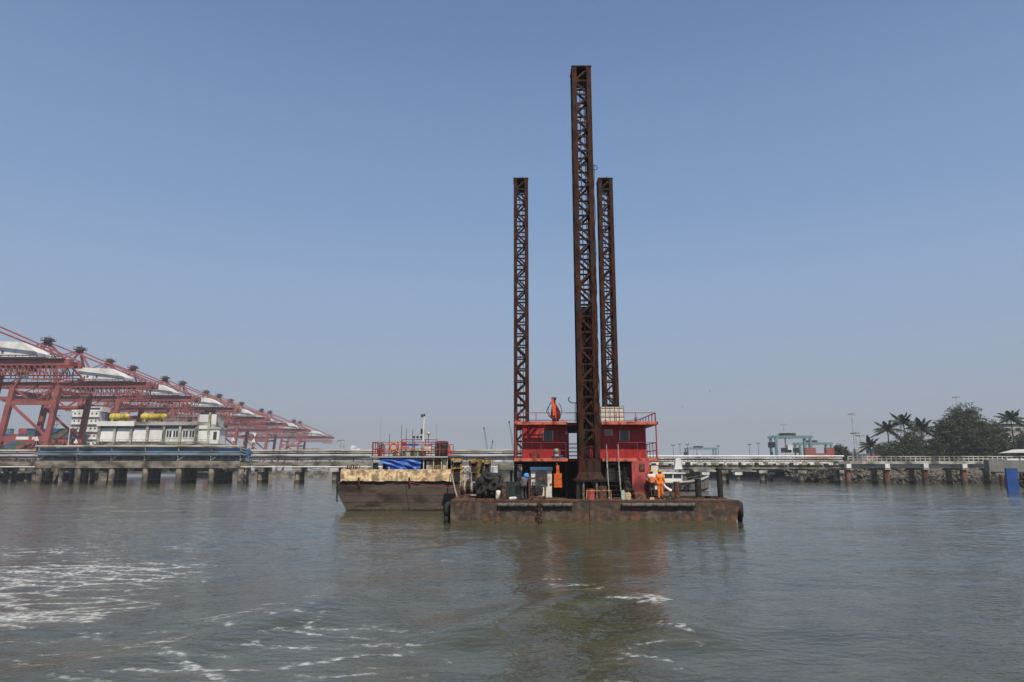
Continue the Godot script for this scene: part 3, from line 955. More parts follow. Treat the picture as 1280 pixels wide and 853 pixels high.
func make_trestles() -> void:
	# A: pipe jetty that carries the white control building
	var z := 180.0
	var t := thing("pipe_jetty", "concrete pipe jetty with blue pipes carrying the white control building", "jetty", Vector3(at(170, 0, z).x, 0, -z - 4))
	var dt := hy(576, z)
	var db := hy(585.5, z)
	var x0 := at(42, dt, z).x
	var x1 := at(304, dt, z).x
	var cols := [47.0, 95.5, 138.0, 180.0, 222.0, 263.0, 300.0]
	for k in cols.size() - 1:
		var a := at(cols[k], dt, z).x - (0.6 if k == 0 else -0.02)
		var e := at(cols[k + 1], dt, z).x - 0.02
		bx(t, "deck_beam", Vector3((a + e) * 0.5, (dt + db) * 0.5 - 0.05 * (k % 2), -z - 0.3), Vector3(e - a, dt - db - 0.12, 0.6), mats["concrete"])
		bx(t, "deck_slab", Vector3((a + e) * 0.5, dt - 0.15, -z - 7.0), Vector3(e - a, 0.3, 12.6), mats["concrete"])
	for k in cols.size():
		for r in 3:
			pile(t, at(cols[k], 0, z + 0.6) + Vector3(-1.2 * r, 0, -r * 5.2), db - 0.15 * float(r == 0), 0.72 if r == 0 else 0.6, mats["pile"], 0.0, mats["pile"])
		bx(t, "cross_head", at(cols[k], db - 0.3, z + 6.6) , Vector3(1.3, 0.9, 12.0), mats["concrete"])
		# pipe support frame
		var c := at(cols[k], dt, z)
		br(t, "pipe_support", c, Vector3(c.x, hy(558.5, z), c.z), 0.16, mats["pipe_grey"])
		br(t, "pipe_support", c + Vector3(0.0, 0.0, 0.0), Vector3(c.x + 1.6, hy(570, z), c.z + 0.02), 0.12, mats["pipe_grey"])
		for y in [570.2, 563.0]:
			br(t, "pipe_rest", Vector3(c.x, hy(y, z) - 0.1, c.z + 0.3), Vector3(c.x, hy(y, z) - 0.1, c.z - 3.0), 0.18, mats["pipe_grey"])
		if k < cols.size() - 1:
			for q in 4:
				var e := at(lerpf(cols[k], cols[k + 1], q / 4.0 + 0.12), dt, z + 0.5)
				br(t, "rail_post", e, Vector3(e.x, hy(571.5, z), e.z), 0.09, mats["pipe_grey"])
	long_pipe(t, x0, x1, hy(558.2, z), z, 0.26, mats["pipe_cream"])
	long_pipe(t, x0, x1, hy(562.2, z), z + 0.7, 0.42, mats["pipe_blue"])
	long_pipe(t, x0 + 1, x1 + 2, hy(565.8, z), z + 0.1, 0.36, mats["pipe_blue"])
	long_pipe(t, x0, x1, hy(568.2, z), z - 0.3, 0.17, mats["pipe_grey"])
	long_pipe(t, x0, x1, hy(571.0, z), z + 1.4, 0.45, mats["blue_paint"])
	long_pipe(t, x0, x1, hy(574.2, z), z + 2.4, 0.35, mats["pipe_cream"])
	# blue pipe drop at the end
	var bc := at(309, 0, z)
	for y in [561.0, 564.5, 568.0]:
		cy(t, "pipe_bend", Vector3(x1 - 0.5, hy(y, z), -z + 0.4), Vector3(bc.x + 0.5, hy(y + 4, z), -z + 0.4), 0.3, mats["pipe_blue"])
	cy(t, "valve_stem", Vector3(bc.x, hy(575, z), -z + 0.5), Vector3(bc.x, hy(561, z), -z + 0.5), 0.35, mats["blue_paint"])
	cy(t, "valve_wheel", Vector3(bc.x, hy(565, z), -z + 0.8), Vector3(bc.x, hy(565, z), -z + 1.0), 0.7, mats["blue_paint"], 1.0, 16)

	# B: the longer jetty behind, its ends on either side of the barges
	z = 195.0
	t = thing("pipe_jetty", "long grey jetty with cream and white pipes behind the old work barge", "jetty", Vector3(at(340, 0, z).x, 0, -z - 3))
	dt = hy(577.5, z)
	db = hy(582.5, z)
	var px := -40.0
	var n := 0
	while px < 660.0:
		var a := at(px, dt, z).x
		var e := at(px + 47.0, dt, z).x
		bx(t, "deck_beam", Vector3((a + e) * 0.5, (dt + db) * 0.5, -z - 0.3), Vector3(e - a - 0.06, dt - db, 0.6), mats["concrete"])
		bx(t, "deck_slab", Vector3((a + e) * 0.5, dt - 0.16, -z - 5.6), Vector3(e - a - 0.06, 0.3, 9.9), mats["concrete"])
		for r in 3:
			pile(t, at(px + 35.0, 0, z + 0.9) + Vector3(-0.6 * r, 0, -r * 4.2), hy(590.0, z) , 0.7, mats["pile"], hy(584.2, z) - hy(590.0, z), mats["pale_concrete"])
		bx(t, "cross_head", at(px + 36.0, (db + hy(584.2, z)) * 0.5, z + 2.8), Vector3(1.8, db - hy(584.2, z), 5.0), mats["concrete"])
		for q in 6:
			var c := at(px + q * 7.8, dt, z)
			br(t, "rail_post", c + Vector3(0, 0, -0.3), Vector3(c.x, hy(572.5, z), c.z - 0.3), 0.09, mats["pipe_grey"])
		for q in 2:
			var c := at(px + 12 + q * 23.5, dt, z + 0.8)
			br(t, "pipe_support", c, Vector3(c.x, hy(562.5, z), c.z), 0.2, mats["pipe_grey"])
			br(t, "pipe_rest", Vector3(c.x, hy(571.6, z), c.z + 0.4), Vector3(c.x, hy(571.6, z), c.z - 2.2), 0.16, mats["pipe_grey"])
		px += 47.0
		n += 1
	x0 = at(-40, dt, z).x
	x1 = at(665, dt, z).x
	long_pipe(t, x0, x1, hy(563.6, z), z + 0.5, 0.3, mats["pipe_cream"])
	long_pipe(t, x0, x1, hy(566.4, z), z + 1.4, 0.26, mats["pipe_grey"])
	long_pipe(t, x0, x1, hy(570.0, z), z + 0.1, 0.4, mats["pipe_grey"])
	long_pipe(t, x0, x1, hy(573.4, z), z + 1.9, 0.4, mats["pipe_grey"])
	long_pipe(t, x0, x1, hy(584.0, z), z - 0.25, 0.15, mats["clean_white"])

	# B2: lower jetty on the other side of the barges
	t = thing("road_jetty", "lower jetty with white pipe rail and lamp posts behind the red workers", "jetty", Vector3(at(930, 0, z).x, 0, -z - 3))
	dt = hy(581.5, z)
	db = hy(586.5, z)
	var cols2 := [759.0, 807.5, 856.0, 904.5, 953.5, 1002.0, 1051.0]
	for k in cols2.size() - 1:
		var a := at(cols2[k], dt, z).x
		var e := at(cols2[k + 1], dt, z).x
		bx(t, "deck_beam", Vector3((a + e) * 0.5, (dt + db) * 0.5, -z - 0.3), Vector3(e - a - 0.06, dt - db, 0.6), mats["concrete"])
		bx(t, "deck_slab", Vector3((a + e) * 0.5, dt - 0.2, -z - 6.6), Vector3(e - a - 0.06, 0.3, 11.9), mats["concrete"])
		for q in 10:
			var c := at(lerpf(cols2[k], cols2[k + 1], q / 10.0), dt, z)
			br(t, "rail_post", c + Vector3(0, 0, -0.2), Vector3(c.x, hy(570.5, z), c.z - 0.2), 0.1, mats["pipe_grey"])
		# cable trays and valves, small irregular fittings along the deck
		for q in 9:
			var c := at(lerpf(cols2[k], cols2[k + 1], (q + 0.3 + 0.4 * absf(sin(q * 3.7 + k))) / 9.0), dt, z)
			var w := 0.5 + 1.0 * absf(sin(q * 5.3 + k * 2.1))
			bx(t, "fitting", c + Vector3(0, 0.12 + 0.2 * absf(cos(q * 4.1)), 0.25), Vector3(w, 0.3 + 0.4 * absf(cos(q * 4.1)), 0.3), [mats["olive"], mats["pipe_grey"], mats["dark_steel"], mats["white_paint"]][(q + k) % 4])
	for k in cols2.size():
		for r in 3:
			pile(t, at(cols2[k], 0, z + 0.9) + Vector3(1.9 * r, 0, -r * 4.6), hy(592.0, z), 0.68, mats["pile"], hy(588.2, z) - hy(592.0, z), mats["pale_concrete"])
		bx(t, "cross_head", at(cols2[k], (db + hy(588.2, z)) * 0.5, z + 6.0), Vector3(2.0, db - hy(588.2, z), 11.4), mats["concrete"])
	x0 = at(759, dt, z).x
	x1 = at(1056, dt, z).x
	long_pipe(t, x0, x1, hy(570.6, z), z + 0.1, 0.24, mats["clean_white"])
	long_pipe(t, x0, x1, hy(573.8, z), z + 1.2, 0.36, mats["pipe_grey"])
	long_pipe(t, x0, x1, hy(577.0, z), z + 0.7, 0.4, mats["pipe_grey"])
	long_pipe(t, x0, x1, hy(579.3, z), z - 0.1, 0.2, mats["clean_white"])

	# D: a far trestle beyond it
	z = 238.0
	t = thing("far_trestle", "slim far trestle with white-capped piles seen under the lower jetty", "jetty", Vector3(at(900, 0, z).x, 0, -z - 3))
	px = 758.0
	while px < 1010.0:
		var a := at(px, 5, z).x
		var e := at(px + 41.0, 5, z).x
		bx(t, "deck_beam", Vector3((a + e) * 0.5, hy(588.5, z), -z - 1.6), Vector3(e - a - 0.08, 0.8, 3.2), mats["pale_concrete"])
		pile(t, at(px + 0.5, 0, z + 1.4), hy(594, z), 0.75, mats["pile"], hy(590.0, z) - hy(594, z), mats["clean_white"])
		px += 41.0

	# C: the white concrete bridge with red piles
	z = 172.0
	t = thing("concrete_bridge", "white concrete bridge on red-brown piles before the trees", "bridge", Vector3(at(1200, 0, z).x, 0, -z - 4))
	dt = hy(576.6, z)
	var dm := hy(580.3, z)
	db = hy(584.6, z)
	var c0 := 1060.5
	for k in 8:
		var p0 := c0 + k * 48.3
		var a := at(p0, dt, z).x
		var e := at(p0 + 48.3, dt, z).x
		bx(t, "deck_edge", Vector3((a + e) * 0.5, (dt + dm) * 0.5, -z - 0.2), Vector3(e - a - 0.04, dt - dm, 0.5), mats["pale_concrete"])
		bx(t, "deck_slab", Vector3((a + e) * 0.5, dt - 0.24, -z - 4.3), Vector3(e - a - 0.04, 0.4, 7.6), mats["pale_concrete"])
		bx(t, "girder", Vector3((a + e) * 0.5, (dm + db) * 0.5, -z - 0.75), Vector3(e - a - 1.5, dm - db - 0.01, 0.4), mats["pipe_grey"])
		bx(t, "girder", Vector3((a + e) * 0.5, (dm + db) * 0.5, -z - 6.8), Vector3(e - a - 1.5, dm - db - 0.01, 0.4), mats["pipe_grey"])
		bx(t, "pier_cap", Vector3(a, (dm + hy(585.2, z)) * 0.5, -z - 0.4), Vector3(1.15, dm - hy(585.2, z) - 0.01, 1.1), mats["clean_white"])
		bx(t, "cross_head", Vector3(a, hy(586.5, z), -z - 3.9), Vector3(1.5, hy(585.2, z) - hy(587.5, z), 8.2), mats["concrete"])
		for r in 2:
			pile(t, Vector3(a + 0.1 * r, 0, -z - 0.9 - r * 6.0), hy(587.4, z), 0.72, mats["red_pile"] if r == 0 else mats["pile"], 0, mats["pile"])
		for q in 8:
			var b := Vector3(lerpf(a, e, q / 8.0), dt, -z - 0.1)
			br(t, "baluster", b, b + Vector3(0, hy(571.4, z) - dt, 0), 0.22, mats["pale_concrete"])
		for y in [570.9, 573.9]:
			bx(t, "parapet_rail", Vector3((a + e) * 0.5, hy(y, z), -z - 0.1), Vector3(e - a - 0.02, 0.2, 0.2), mats["pale_concrete"])
	bx(t, "deck_edge", Vector3(at(1054, dt, z).x, (dt + dm) * 0.5, -z - 0.2), Vector3(2.4, dt - dm, 0.5), mats["pale_concrete"])

	# lamp posts on the lower jetty
	var posts := [[842.5, 557.0], [851.0, 555.5], [860.5, 556.0], [899.0, 558.0], [938.5, 556.0], [949.5, 554.5], [1000.0, 566.0]]
	var names := ["lamp post on the lower jetty, first beyond the red deckhouse", "lamp post on the lower jetty, second beyond the red deckhouse", "lamp post on the lower jetty, third beyond the red deckhouse", "lamp post on the lower jetty, fourth beyond the red deckhouse", "lamp post on the lower jetty, fifth beyond the red deckhouse", "tall lamp post on the lower jetty before the teal gantry crane", "short lamp post on the lower jetty below the teal gantry crane"]
	for k in posts.size():
		var b := at(posts[k][0], hy(581.5, 197.0), 197.0)
		var l := thing("lamp_post", names[k], "lamp post", b, "lamp posts along the lower jetty")
		var h := hy(posts[k][1], 197.0) - b.y
		cy(l, "pole", b, b + Vector3(0, h, 0), 0.08, mats["dark_steel"], 0.6, 8)
		for sx in [-1.0, 1.0]:
			br(l, "arm", b + Vector3(0, h, 0), b + Vector3(sx * 0.3, h + 0.08, 0), 0.06, mats["dark_steel"])
			bx(l, "lamp_head", b + Vector3(sx * 0.32, h + 0.05, 0), Vector3(0.34, 0.22, 0.3), mats["dark_steel"])
	# triangular white marks on posts
	var marks := [[46.0, 548.5, 181.0], [95.0, 551.5, 181.0], [291.5, 549.0, 196.0], [317.0, 551.0, 196.0], [318.5, 544.0, 196.0]]
	for k in marks.size():
		var q: Array = marks[k]
		var top := pv(q[0], q[1], q[2])
		var b := Vector3(top.x, hy(558.5, q[2]), top.z)
		var l := thing("triangle_mark", ["white triangular mark on a post at the blue-pipe jetty end", "white triangular mark on a post at the second blue-pipe jetty pile", "tall white triangular mark on a post beyond the white control building", "white upright triangular mark on a post on the long grey jetty", "white upside-down triangular mark on a post on the long grey jetty"][k], "mark", b)
		var s := Shape.new()
		var up := 1.0 if k != 4 else -1.0
		var tri := [Vector2(-0.6, -0.55 * up), Vector2(0.6, -0.55 * up), Vector2(0, 0.6 * up)]
		if up < 0: tri.reverse()
		s.prism(tri, -0.05, 0.05)
		put(l, "board", s.mesh(), mats["clean_white"], Transform3D(Basis(), top - b + Vector3(0, 0, 0.12)))
		cy(l, "post", b, top + Vector3(0, 0.1, 0), 0.06, mats["pipe_grey"], 1.0, 6)
	var wp := at(84.5, hy(558.5, 181.0), 181.0)
	var wl := thing("flag_pole", "thin white pole standing on the blue-pipe jetty before the red cranes", "pole", wp)
	cy(wl, "pole", wp, Vector3(wp.x, hy(533, 181.0), wp.z), 0.12, mats["clean_white"], 0.6, 8)
	bx(wl, "foot", wp + Vector3(0, 0.1, 0), Vector3(0.5, 0.2, 0.5), mats["pipe_grey"])

# ---------- the white control building on the jetty
func make_control_building() -> void:
	var z := 183.0
	var x0 := at(121, 10, z).x
	var x1 := at(244, 10, z).x
	var x2 := at(258, 10, z).x
	var x3 := at(272, 10, z).x
	var y0 := hy(576.5, z)
	var fl := hy(557, z)
	var rf := hy(531, z)
	var b := thing("control_building", "long white control building with grey columns on the blue-pipe jetty", "building", Vector3((x0 + x3) * 0.5, y0, -z - 3))
	var white: Material = mats["clean_white"]
	var gr: Material = mats["pale_concrete"]
	bx(b, "core", Vector3((x0 + x1) * 0.5, (y0 + rf) * 0.5, -z - 3.2), Vector3(x1 - x0, rf - y0, 5.6), gr)
	bx(b, "roof_slab", Vector3((x0 + x1) * 0.5, rf + 0.25, -z - 2.9), Vector3(x1 - x0 + 0.6, 0.9, 6.8), mats["pipe_grey"])
	bx(b, "white_parapet", Vector3(lerpf(x0, x1, 0.18), hy(530, z), -z + 0.6), Vector3((x1 - x0) * 0.38, 1.25, 0.25), white)
	bx(b, "floor_slab", Vector3((x0 + x3) * 0.5, fl + 0.2, -z - 2.8), Vector3(x3 - x0 + 1.0, 0.35, 7.4), mats["concrete"])
	for k in 7:
		var x := lerpf(x0, x1, k / 6.0)
		bx(b, "column", Vector3(x + (0.3 if k == 0 else 0.0), (y0 + rf) * 0.5 - 0.1, -z - 0.1), Vector3(0.6, rf - y0 - 0.2, 0.7), gr)
	for k in 6:
		var a := lerpf(x0, x1, k / 6.0) + 0.42
		var e := lerpf(x0, x1, (k + 1) / 6.0) - 0.42
		var yt := hy(535.5, z)
		var yb := hy(552.5, z)
		var w := holder(b, "bay")
		bx(w, "dark_slot", Vector3((a + e) * 0.5, hy(534.5, z), -z - 0.36), Vector3(e - a, 0.5, 0.1), mats["glass"])
		if k < 4:
			bx(w, "shutter", Vector3((a + e) * 0.5, (yt + yb) * 0.5 - 0.25, -z - 0.22), Vector3(e - a - 0.1, yt - yb - 0.7, 0.22), white, Basis(Vector3.RIGHT, -0.06))
			bx(w, "panel", Vector3((a + e) * 0.5, (yt + yb) * 0.5, -z - 0.37), Vector3(e - a, yt - yb, 0.08), white)
		else:
			bx(w, "panel", Vector3((a + e) * 0.5, (yt + yb) * 0.5, -z - 0.36), Vector3(e - a, yt - yb, 0.1), white)
			for sx in [-1.0, 1.0]:
				var c := Vector3((a + e) * 0.5 + sx * (e - a) * 0.25, hy(542.5, z), -z - 0.28)
				bx(w, "pane", c, Vector3((e - a) * 0.36, 1.8, 0.08), mats["glass"])
				bx(w, "mullion", c + Vector3(0, 0, 0.06), Vector3(0.14, 1.8, 0.08), white)
				for f in [-1.0, 1.0]:
					bx(w, "frame", c + Vector3(0, f * 0.98, 0.05), Vector3((e - a) * 0.42, 0.16, 0.1), white)
	# stair tower
	var ty := hy(516, z)
	var tw := holder(b, "tower")
	bx(tw, "tower_wall", Vector3((x1 + x2) * 0.5 + 0.3, (y0 + ty) * 0.5, -z - 2.6), Vector3(x2 - x1 + 0.4, ty - y0, 5.4), gr)
	for q in [[518.5, 528.0], [539.0, 552.0], [532.0, 536.5]]:
		bx(tw, "white_panel", Vector3((x1 + x2) * 0.5 + 0.3, (hy(q[0], z) + hy(q[1], z)) * 0.5, -z + 0.16), Vector3((x2 - x1) * 0.78, hy(q[0], z) - hy(q[1], z), 0.1), white)
	bx(tw, "dark_slot", Vector3((x1 + x2) * 0.5 + 0.3, hy(517.3, z), -z + 0.13), Vector3((x2 - x1) * 0.8, 0.6, 0.06), mats["glass"])
	bx(tw, "tower_wall", Vector3((x2 + x3) * 0.5 - 0.6, (y0 + ty) * 0.5 - 0.2, -z - 2.9), Vector3((x3 - x2) * 0.7, ty - y0 - 0.4, 4.6), gr)
	bx(tw, "white_panel", Vector3((x2 + x3) * 0.5 - 0.5, (hy(518, z) + hy(531, z)) * 0.5, -z - 0.55), Vector3((x3 - x2) * 0.55, hy(518, z) - hy(531, z), 0.1), white)
	bx(b, "end_wing", Vector3((x2 + x3) * 0.5 + 0.4, (y0 + hy(537, z)) * 0.5, -z - 1.9), Vector3(x3 - x2 - 0.4, hy(537, z) - y0, 4.0), white)
	bx(b, "end_window", Vector3(x3 - 0.9, hy(545, z), -z + 0.12), Vector3(0.9, 2.2, 0.06), mats["glass"])
	bx(b, "end_roof", Vector3((x2 + x3) * 0.5 + 0.5, hy(535.6, z), -z - 1.9), Vector3(x3 - x2 + 0.2, 0.6, 4.4), mats["pipe_grey"])
	railing(b, [Vector3(x0 - 0.5, fl + 0.36, -z + 0.8), Vector3(x3 + 0.4, fl + 0.36, -z + 0.8)], 1.1, 2.2, 0.05, mats["pipe_grey"], [1.0, 0.5])
	railing(b, [Vector3(lerpf(x0, x1, 0.66), rf + 0.7, -z + 0.3), Vector3(x1, rf + 0.7, -z + 0.3)], 1.5, 2.6, 0.06, mats["pipe_grey"], [1.0, 0.5])
	bx(b, "roof_box", Vector3(x2 - 0.5, ty + 0.35, -z - 1.5), Vector3(2.4, 0.7, 1.6), mats["dark_steel"])
	for px in [217.0, 236.0]:
		var a := at(px, rf, z)
		cy(b, "roof_mast", Vector3(a.x, rf + 0.7, -z - 2), Vector3(a.x, rf + 4.5, -z - 2), 0.07, mats["pipe_grey"], 1.0, 6)
	# yellow tanks on the roof
	for q in [[128.5, 152.0, 520.0, "shorter yellow cylindrical tank on the white control building's roof"], [168.0, 200.0, 520.5, "longer yellow cylindrical tank on the white control building's roof"]]:
		var r := 0.95
		var a := at(q[0], 0, z + 1.5)
		var e := at(q[1], 0, z + 1.5)
		var y := rf + 0.7 + 1.45
		var t := thing("yellow_tank", q[3], "tank", Vector3((a.x + e.x) * 0.5, rf + 0.7, a.z), "yellow tanks on the control building")
		var s := Shape.new()
		s.tube([Vector3(a.x, y, a.z), Vector3(a.x + 0.08, y, a.z), Vector3(a.x + 0.5, y, a.z), Vector3(e.x - 0.5, y, a.z), Vector3(e.x - 0.08, y, a.z), Vector3(e.x, y, a.z)], [0.3, r * 0.75, r, r, r * 0.75, 0.3], 18)
		commit(s, t, "shell", mats["tank_yellow"])
		for f in [0.2, 0.8]:
			bx(t, "saddle", Vector3(lerpf(a.x, e.x, f), y - 0.95, a.z), Vector3(0.35, 1.0, 1.4), mats["tank_yellow"])
		for f in [0.35, 0.65]:
			var hs := Shape.new()
			hs.torus(Vector3(lerpf(a.x, e.x, f), y, a.z), Vector3(1, 0, 0), r, 0.05, 20, 5)
			commit(hs, t, "strap", mats["brown_steel"])
		br(t, "top_pipe", Vector3(lerpf(a.x, e.x, 0.3), y + r, a.z), Vector3(lerpf(a.x, e.x, 0.8), y + r + 0.1, a.z), 0.12, mats["brown_steel"])

# ---------- container port
func gantry_crane() -> Node3D:
	# quay crane built round the foot of its apex: +x landward, y up from the quay
	var t := thing("quay_crane", "red quay crane", "crane", Vector3.ZERO, "red quay cranes along the container quay")
	var red: Material = mats["crane_red"]
	var dk: Material = mats["crane_dark"]
	var g := 35.0
	for z in [-11.0, 11.0]:
		br(t, "leg", Vector3(-16.0, 1.4, z), Vector3(-12.0, g, z), 2.1, red, 1.8)
		br(t, "leg", Vector3(4.0, 1.4, z), Vector3(7.0, g - 1, z), 2.1, red, 1.8)
		br(t, "portal_beam", Vector3(-14.0, 12.6, z), Vector3(4.4, 12.6, z), 2.2, red, 1.3)
		br(t, "upper_beam", Vector3(-12.4, 27.6, z), Vector3(5.9, 27.6, z), 1.7, red, 1.2)
		br(t, "diagonal_brace", Vector3(-12.2, 27.0, z), Vector3(4.2, 13.8, z), 0.95, red)
		for x in [-16.1, 3.9]:
			bx(t, "bogie", Vector3(x, 0.75, z), Vector3(2.2, 1.3, 5.0), dk)
	for x in [-15.6, 4.2]:
		br(t, "sill_beam", Vector3(x, 4.6, -10.2), Vector3(x, 4.6, 10.2), 1.5, red)
		br(t, "top_tie", Vector3(x + 3.0, g - 2.6, -10.2), Vector3(x + 3.0, g - 2.6, 10.2), 1.5, red)
	# twin girder and boom
	for z in [-3.2, 3.2]:
		bx(t, "girder", Vector3(16.0, g + 1.2, z), Vector3(51.0, 2.3, 1.2), red)
		bx(t, "boom", Vector3(-36.0, g + 1.2, z), Vector3(53.0, 2.0, 1.1), red)
	for x in [-60.0, -42.0, -24.0, -8.0, 8.0, 24.0, 40.0]:
		bx(t, "girder_tie", Vector3(x, g + 1.3, 0), Vector3(1.0, 1.4, 5.2), red)
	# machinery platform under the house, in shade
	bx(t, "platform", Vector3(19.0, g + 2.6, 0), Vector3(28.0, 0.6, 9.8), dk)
	# apex frames, one over each pair of legs
	for z in [-11.0, 11.0]:
		var i := -signf(z)
		br(t, "apex_leg", Vector3(-11.6, g, z), Vector3(-0.3, 53.4, z), 0.8, red)
		br(t, "apex_leg", Vector3(14.0, g + 2.3, z + i * 6.5), Vector3(0.3, 53.4, z), 0.7, red)
		br(t, "apex_leg", Vector3(7.0, g - 1.0, z), Vector3(0.3, 53.2, z), 0.6, red)
		br(t, "back_stay", Vector3(0.6, 53.4, z), Vector3(40.0, g + 2.6, z + i * 7.0), 0.55, red)
		br(t, "fore_stay", Vector3(-0.6, 53.4, z), Vector3(-27.0, g + 2.2, z + i * 7.0), 0.45, red)
		br(t, "fore_stay", Vector3(-0.6, 53.8, z), Vector3(-52.0, g + 2.2, z + i * 7.0), 0.45, red)
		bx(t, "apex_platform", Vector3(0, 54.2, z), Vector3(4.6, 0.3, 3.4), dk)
		var cl := Shape.new()
		for k in 7:
			cl.bar(Vector3(-2.2 + k * 0.74, 54.3, z + 1.6), Vector3(-2.2 + k * 0.74, 55.4, z + 1.6), 0.12)
			cl.bar(Vector3(-2.2 + k * 0.74, 54.3, z - 1.6), Vector3(-2.2 + k * 0.74, 55.4, z - 1.6), 0.12)
		cl.box(Vector3(-0.6, 54.9, z), Vector3(1.4, 1.3, 1.4)); cl.box(Vector3(1.2, 54.8, z), Vector3(1.0, 0.8, 2.4)); cl.box(Vector3(0, 53.4, z), Vector3(2.6, 1.2, 1.6))
		cl.bar(Vector3(-2.3, 55.4, z + 1.6), Vector3(2.3, 55.4, z + 1.6), 0.12)
		cl.bar(Vector3(0.4, 55, z), Vector3(0.4, 56.6, z), 0.14)
		cl.bar(Vector3(-0.3, 53.0, z), Vector3(3.6, 46.0, z + i * 2.0), 0.35)
		commit(cl, t, "apex_sheaves", dk)
	# walkways with rails, stairs, festoon
	var w := Shape.new()
	for k in 37:
		var x := -52.0 + k * 2.5
		w.bar(Vector3(x, g + 2.4, 4.3), Vector3(x, g + 3.6, 4.3), 0.13)
	w.bar(Vector3(-52, g + 3.6, 4.3), Vector3(40, g + 3.6, 4.3), 0.13)
	w.bar(Vector3(-52, g + 2.95, 4.3), Vector3(40, g + 2.95, 4.3), 0.1)
	w.box(Vector3(-6, g + 2.3, 4.2), Vector3(92, 0.15, 1.0))
	for k in 15:
		w.bar(Vector3(13.5 + k, g - 0.2, 3.8), Vector3(13.9 + k, g - 2.0 - 0.6 * (k % 3), 3.8), 0.14)
		w.bar(Vector3(-11 + k * 1.1, 28.5, 11.7), Vector3(-11 + k * 1.1, 29.7, 11.7), 0.1)
	w.bar(Vector3(13, g - 2.2, 3.8), Vector3(29, g - 2.2, 3.8), 0.16)
	w.bar(Vector3(-12.2, 29.7, 11.7), Vector3(5.8, 29.7, 11.7), 0.1)
	for k in 8:
		w.box(Vector3(8.6 + (k % 2) * 0.6, 4.0 + k * 3.6, 13.0), Vector3(2.6, 0.14, 1.0))
		w.bar(Vector3(7.6 if k % 2 else 9.8, 4.0 + k * 3.6, 13.0), Vector3(9.8 if k % 2 else 7.6, 7.6 + k * 3.6, 13.0), 0.16)
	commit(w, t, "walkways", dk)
	# lattice under the girders: trolley rails, cable trays, maintenance frames
	var lt := Shape.new()
	for zz in [-4.4, 4.4]:
		for k in 24:
			var x := -8.0 + k * 2.0
			var dn := g - 2.4 if k % 2 else g - 3.4
			lt.bar(Vector3(x, g, zz), Vector3(x, dn, zz), 0.22)
			lt.bar(Vector3(x, g, zz), Vector3(x + 2.0, dn, zz), 0.18)
		lt.bar(Vector3(-8, g - 2.4, zz), Vector3(41, g - 2.4, zz), 0.28)
		lt.bar(Vector3(6, g - 3.4, zz), Vector3(41, g - 3.4, zz), 0.22)
	for zz in [-11.0, 11.0]:
		lt.bar(Vector3(-12.0, g - 1, zz), Vector3(-4.0, 28.2, zz), 0.6)
		lt.bar(Vector3(6.6, g - 1, zz), Vector3(-2.5, 28.2, zz), 0.6)
		for k in 8:
			lt.bar(Vector3(30 + k * 1.1, g - 1.0, zz * 0.4), Vector3(30.5 + k * 1.1, g - 5.0 + 0.5 * (k % 3), zz * 0.4), 0.2)
		lt.box(Vector3(35, g - 4.8, zz * 0.4), Vector3(10, 0.4, 1.4))
	commit(lt, t, "girder_lattice", red)
	# white house with sloping end, doors and lamps
	var h := holder(t, "machinery_house")
	var hs := Shape.new()
	hs.prism([Vector2(10.0, g + 3.0), Vector2(30.0, g + 3.0), Vector2(30.0, g + 4.6), Vector2(24.0, g + 8.2), Vector2(10.0, g + 8.7)], -4.2, 4.2)
	put(h, "house_shell", hs.mesh(), mats["clean_white"])
	for x in [14.5, 18.4]:
		bx(h, "lamp", Vector3(x, g + 4.9, 4.4), Vector3(0.7, 0.5, 0.5), dk)
		bx(h, "house_door", Vector3(x - 1.4, g + 4.0, 4.23), Vector3(0.8, 1.9, 0.1), mats["pipe_grey"])
	# trolley with cab
	var c := holder(t, "trolley")
	bx(c, "trolley_frame", Vector3(23.5, g - 0.6, 0), Vector3(5.0, 0.9, 6.6), dk)
	bx(c, "operator_cab", Vector3(25.0, g - 2.6, 2.2), Vector3(2.4, 2.6, 2.2), mats["pipe_grey"])
	bx(c, "cab_window", Vector3(25.0, g - 2.7, 3.34), Vector3(2.0, 1.5, 0.08), mats["glass"])
	# sign plates on the portal beam
	for q in [[-6.6, 5.2], [-1.4, 2.2]]:
		bx(t, "sign_plate", Vector3(q[0] + 1.5, 12.8, 11.7), Vector3(q[1], 1.2, 0.08), mats["clean_white"])
	return t

func box_container(label: String, where: Vector3, size: Vector3, m: Material, group: String) -> void:
	var t := thing("shipping_container", label, "container", where, group)
	bx(t, "shell", where + Vector3(0, size.y * 0.5, 0), size, m)
	for sx in [-1.0, 1.0]:
		bx(t, "corner_post", where + Vector3(sx * (size.x * 0.5 - 0.1), size.y * 0.5, size.z * 0.5 + 0.03), Vector3(0.2, size.y, 0.08), m)
	var n := int(size.x / 0.55)
	var s := Shape.new()
	for k in n:
		s.box(where + Vector3(-size.x * 0.5 + 0.35 + k * (size.x - 0.6) / n, size.y * 0.5, size.z * 0.5 + 0.02), Vector3(0.24, size.y - 0.3, 0.06))
	commit(s, t, "corrugation", m)

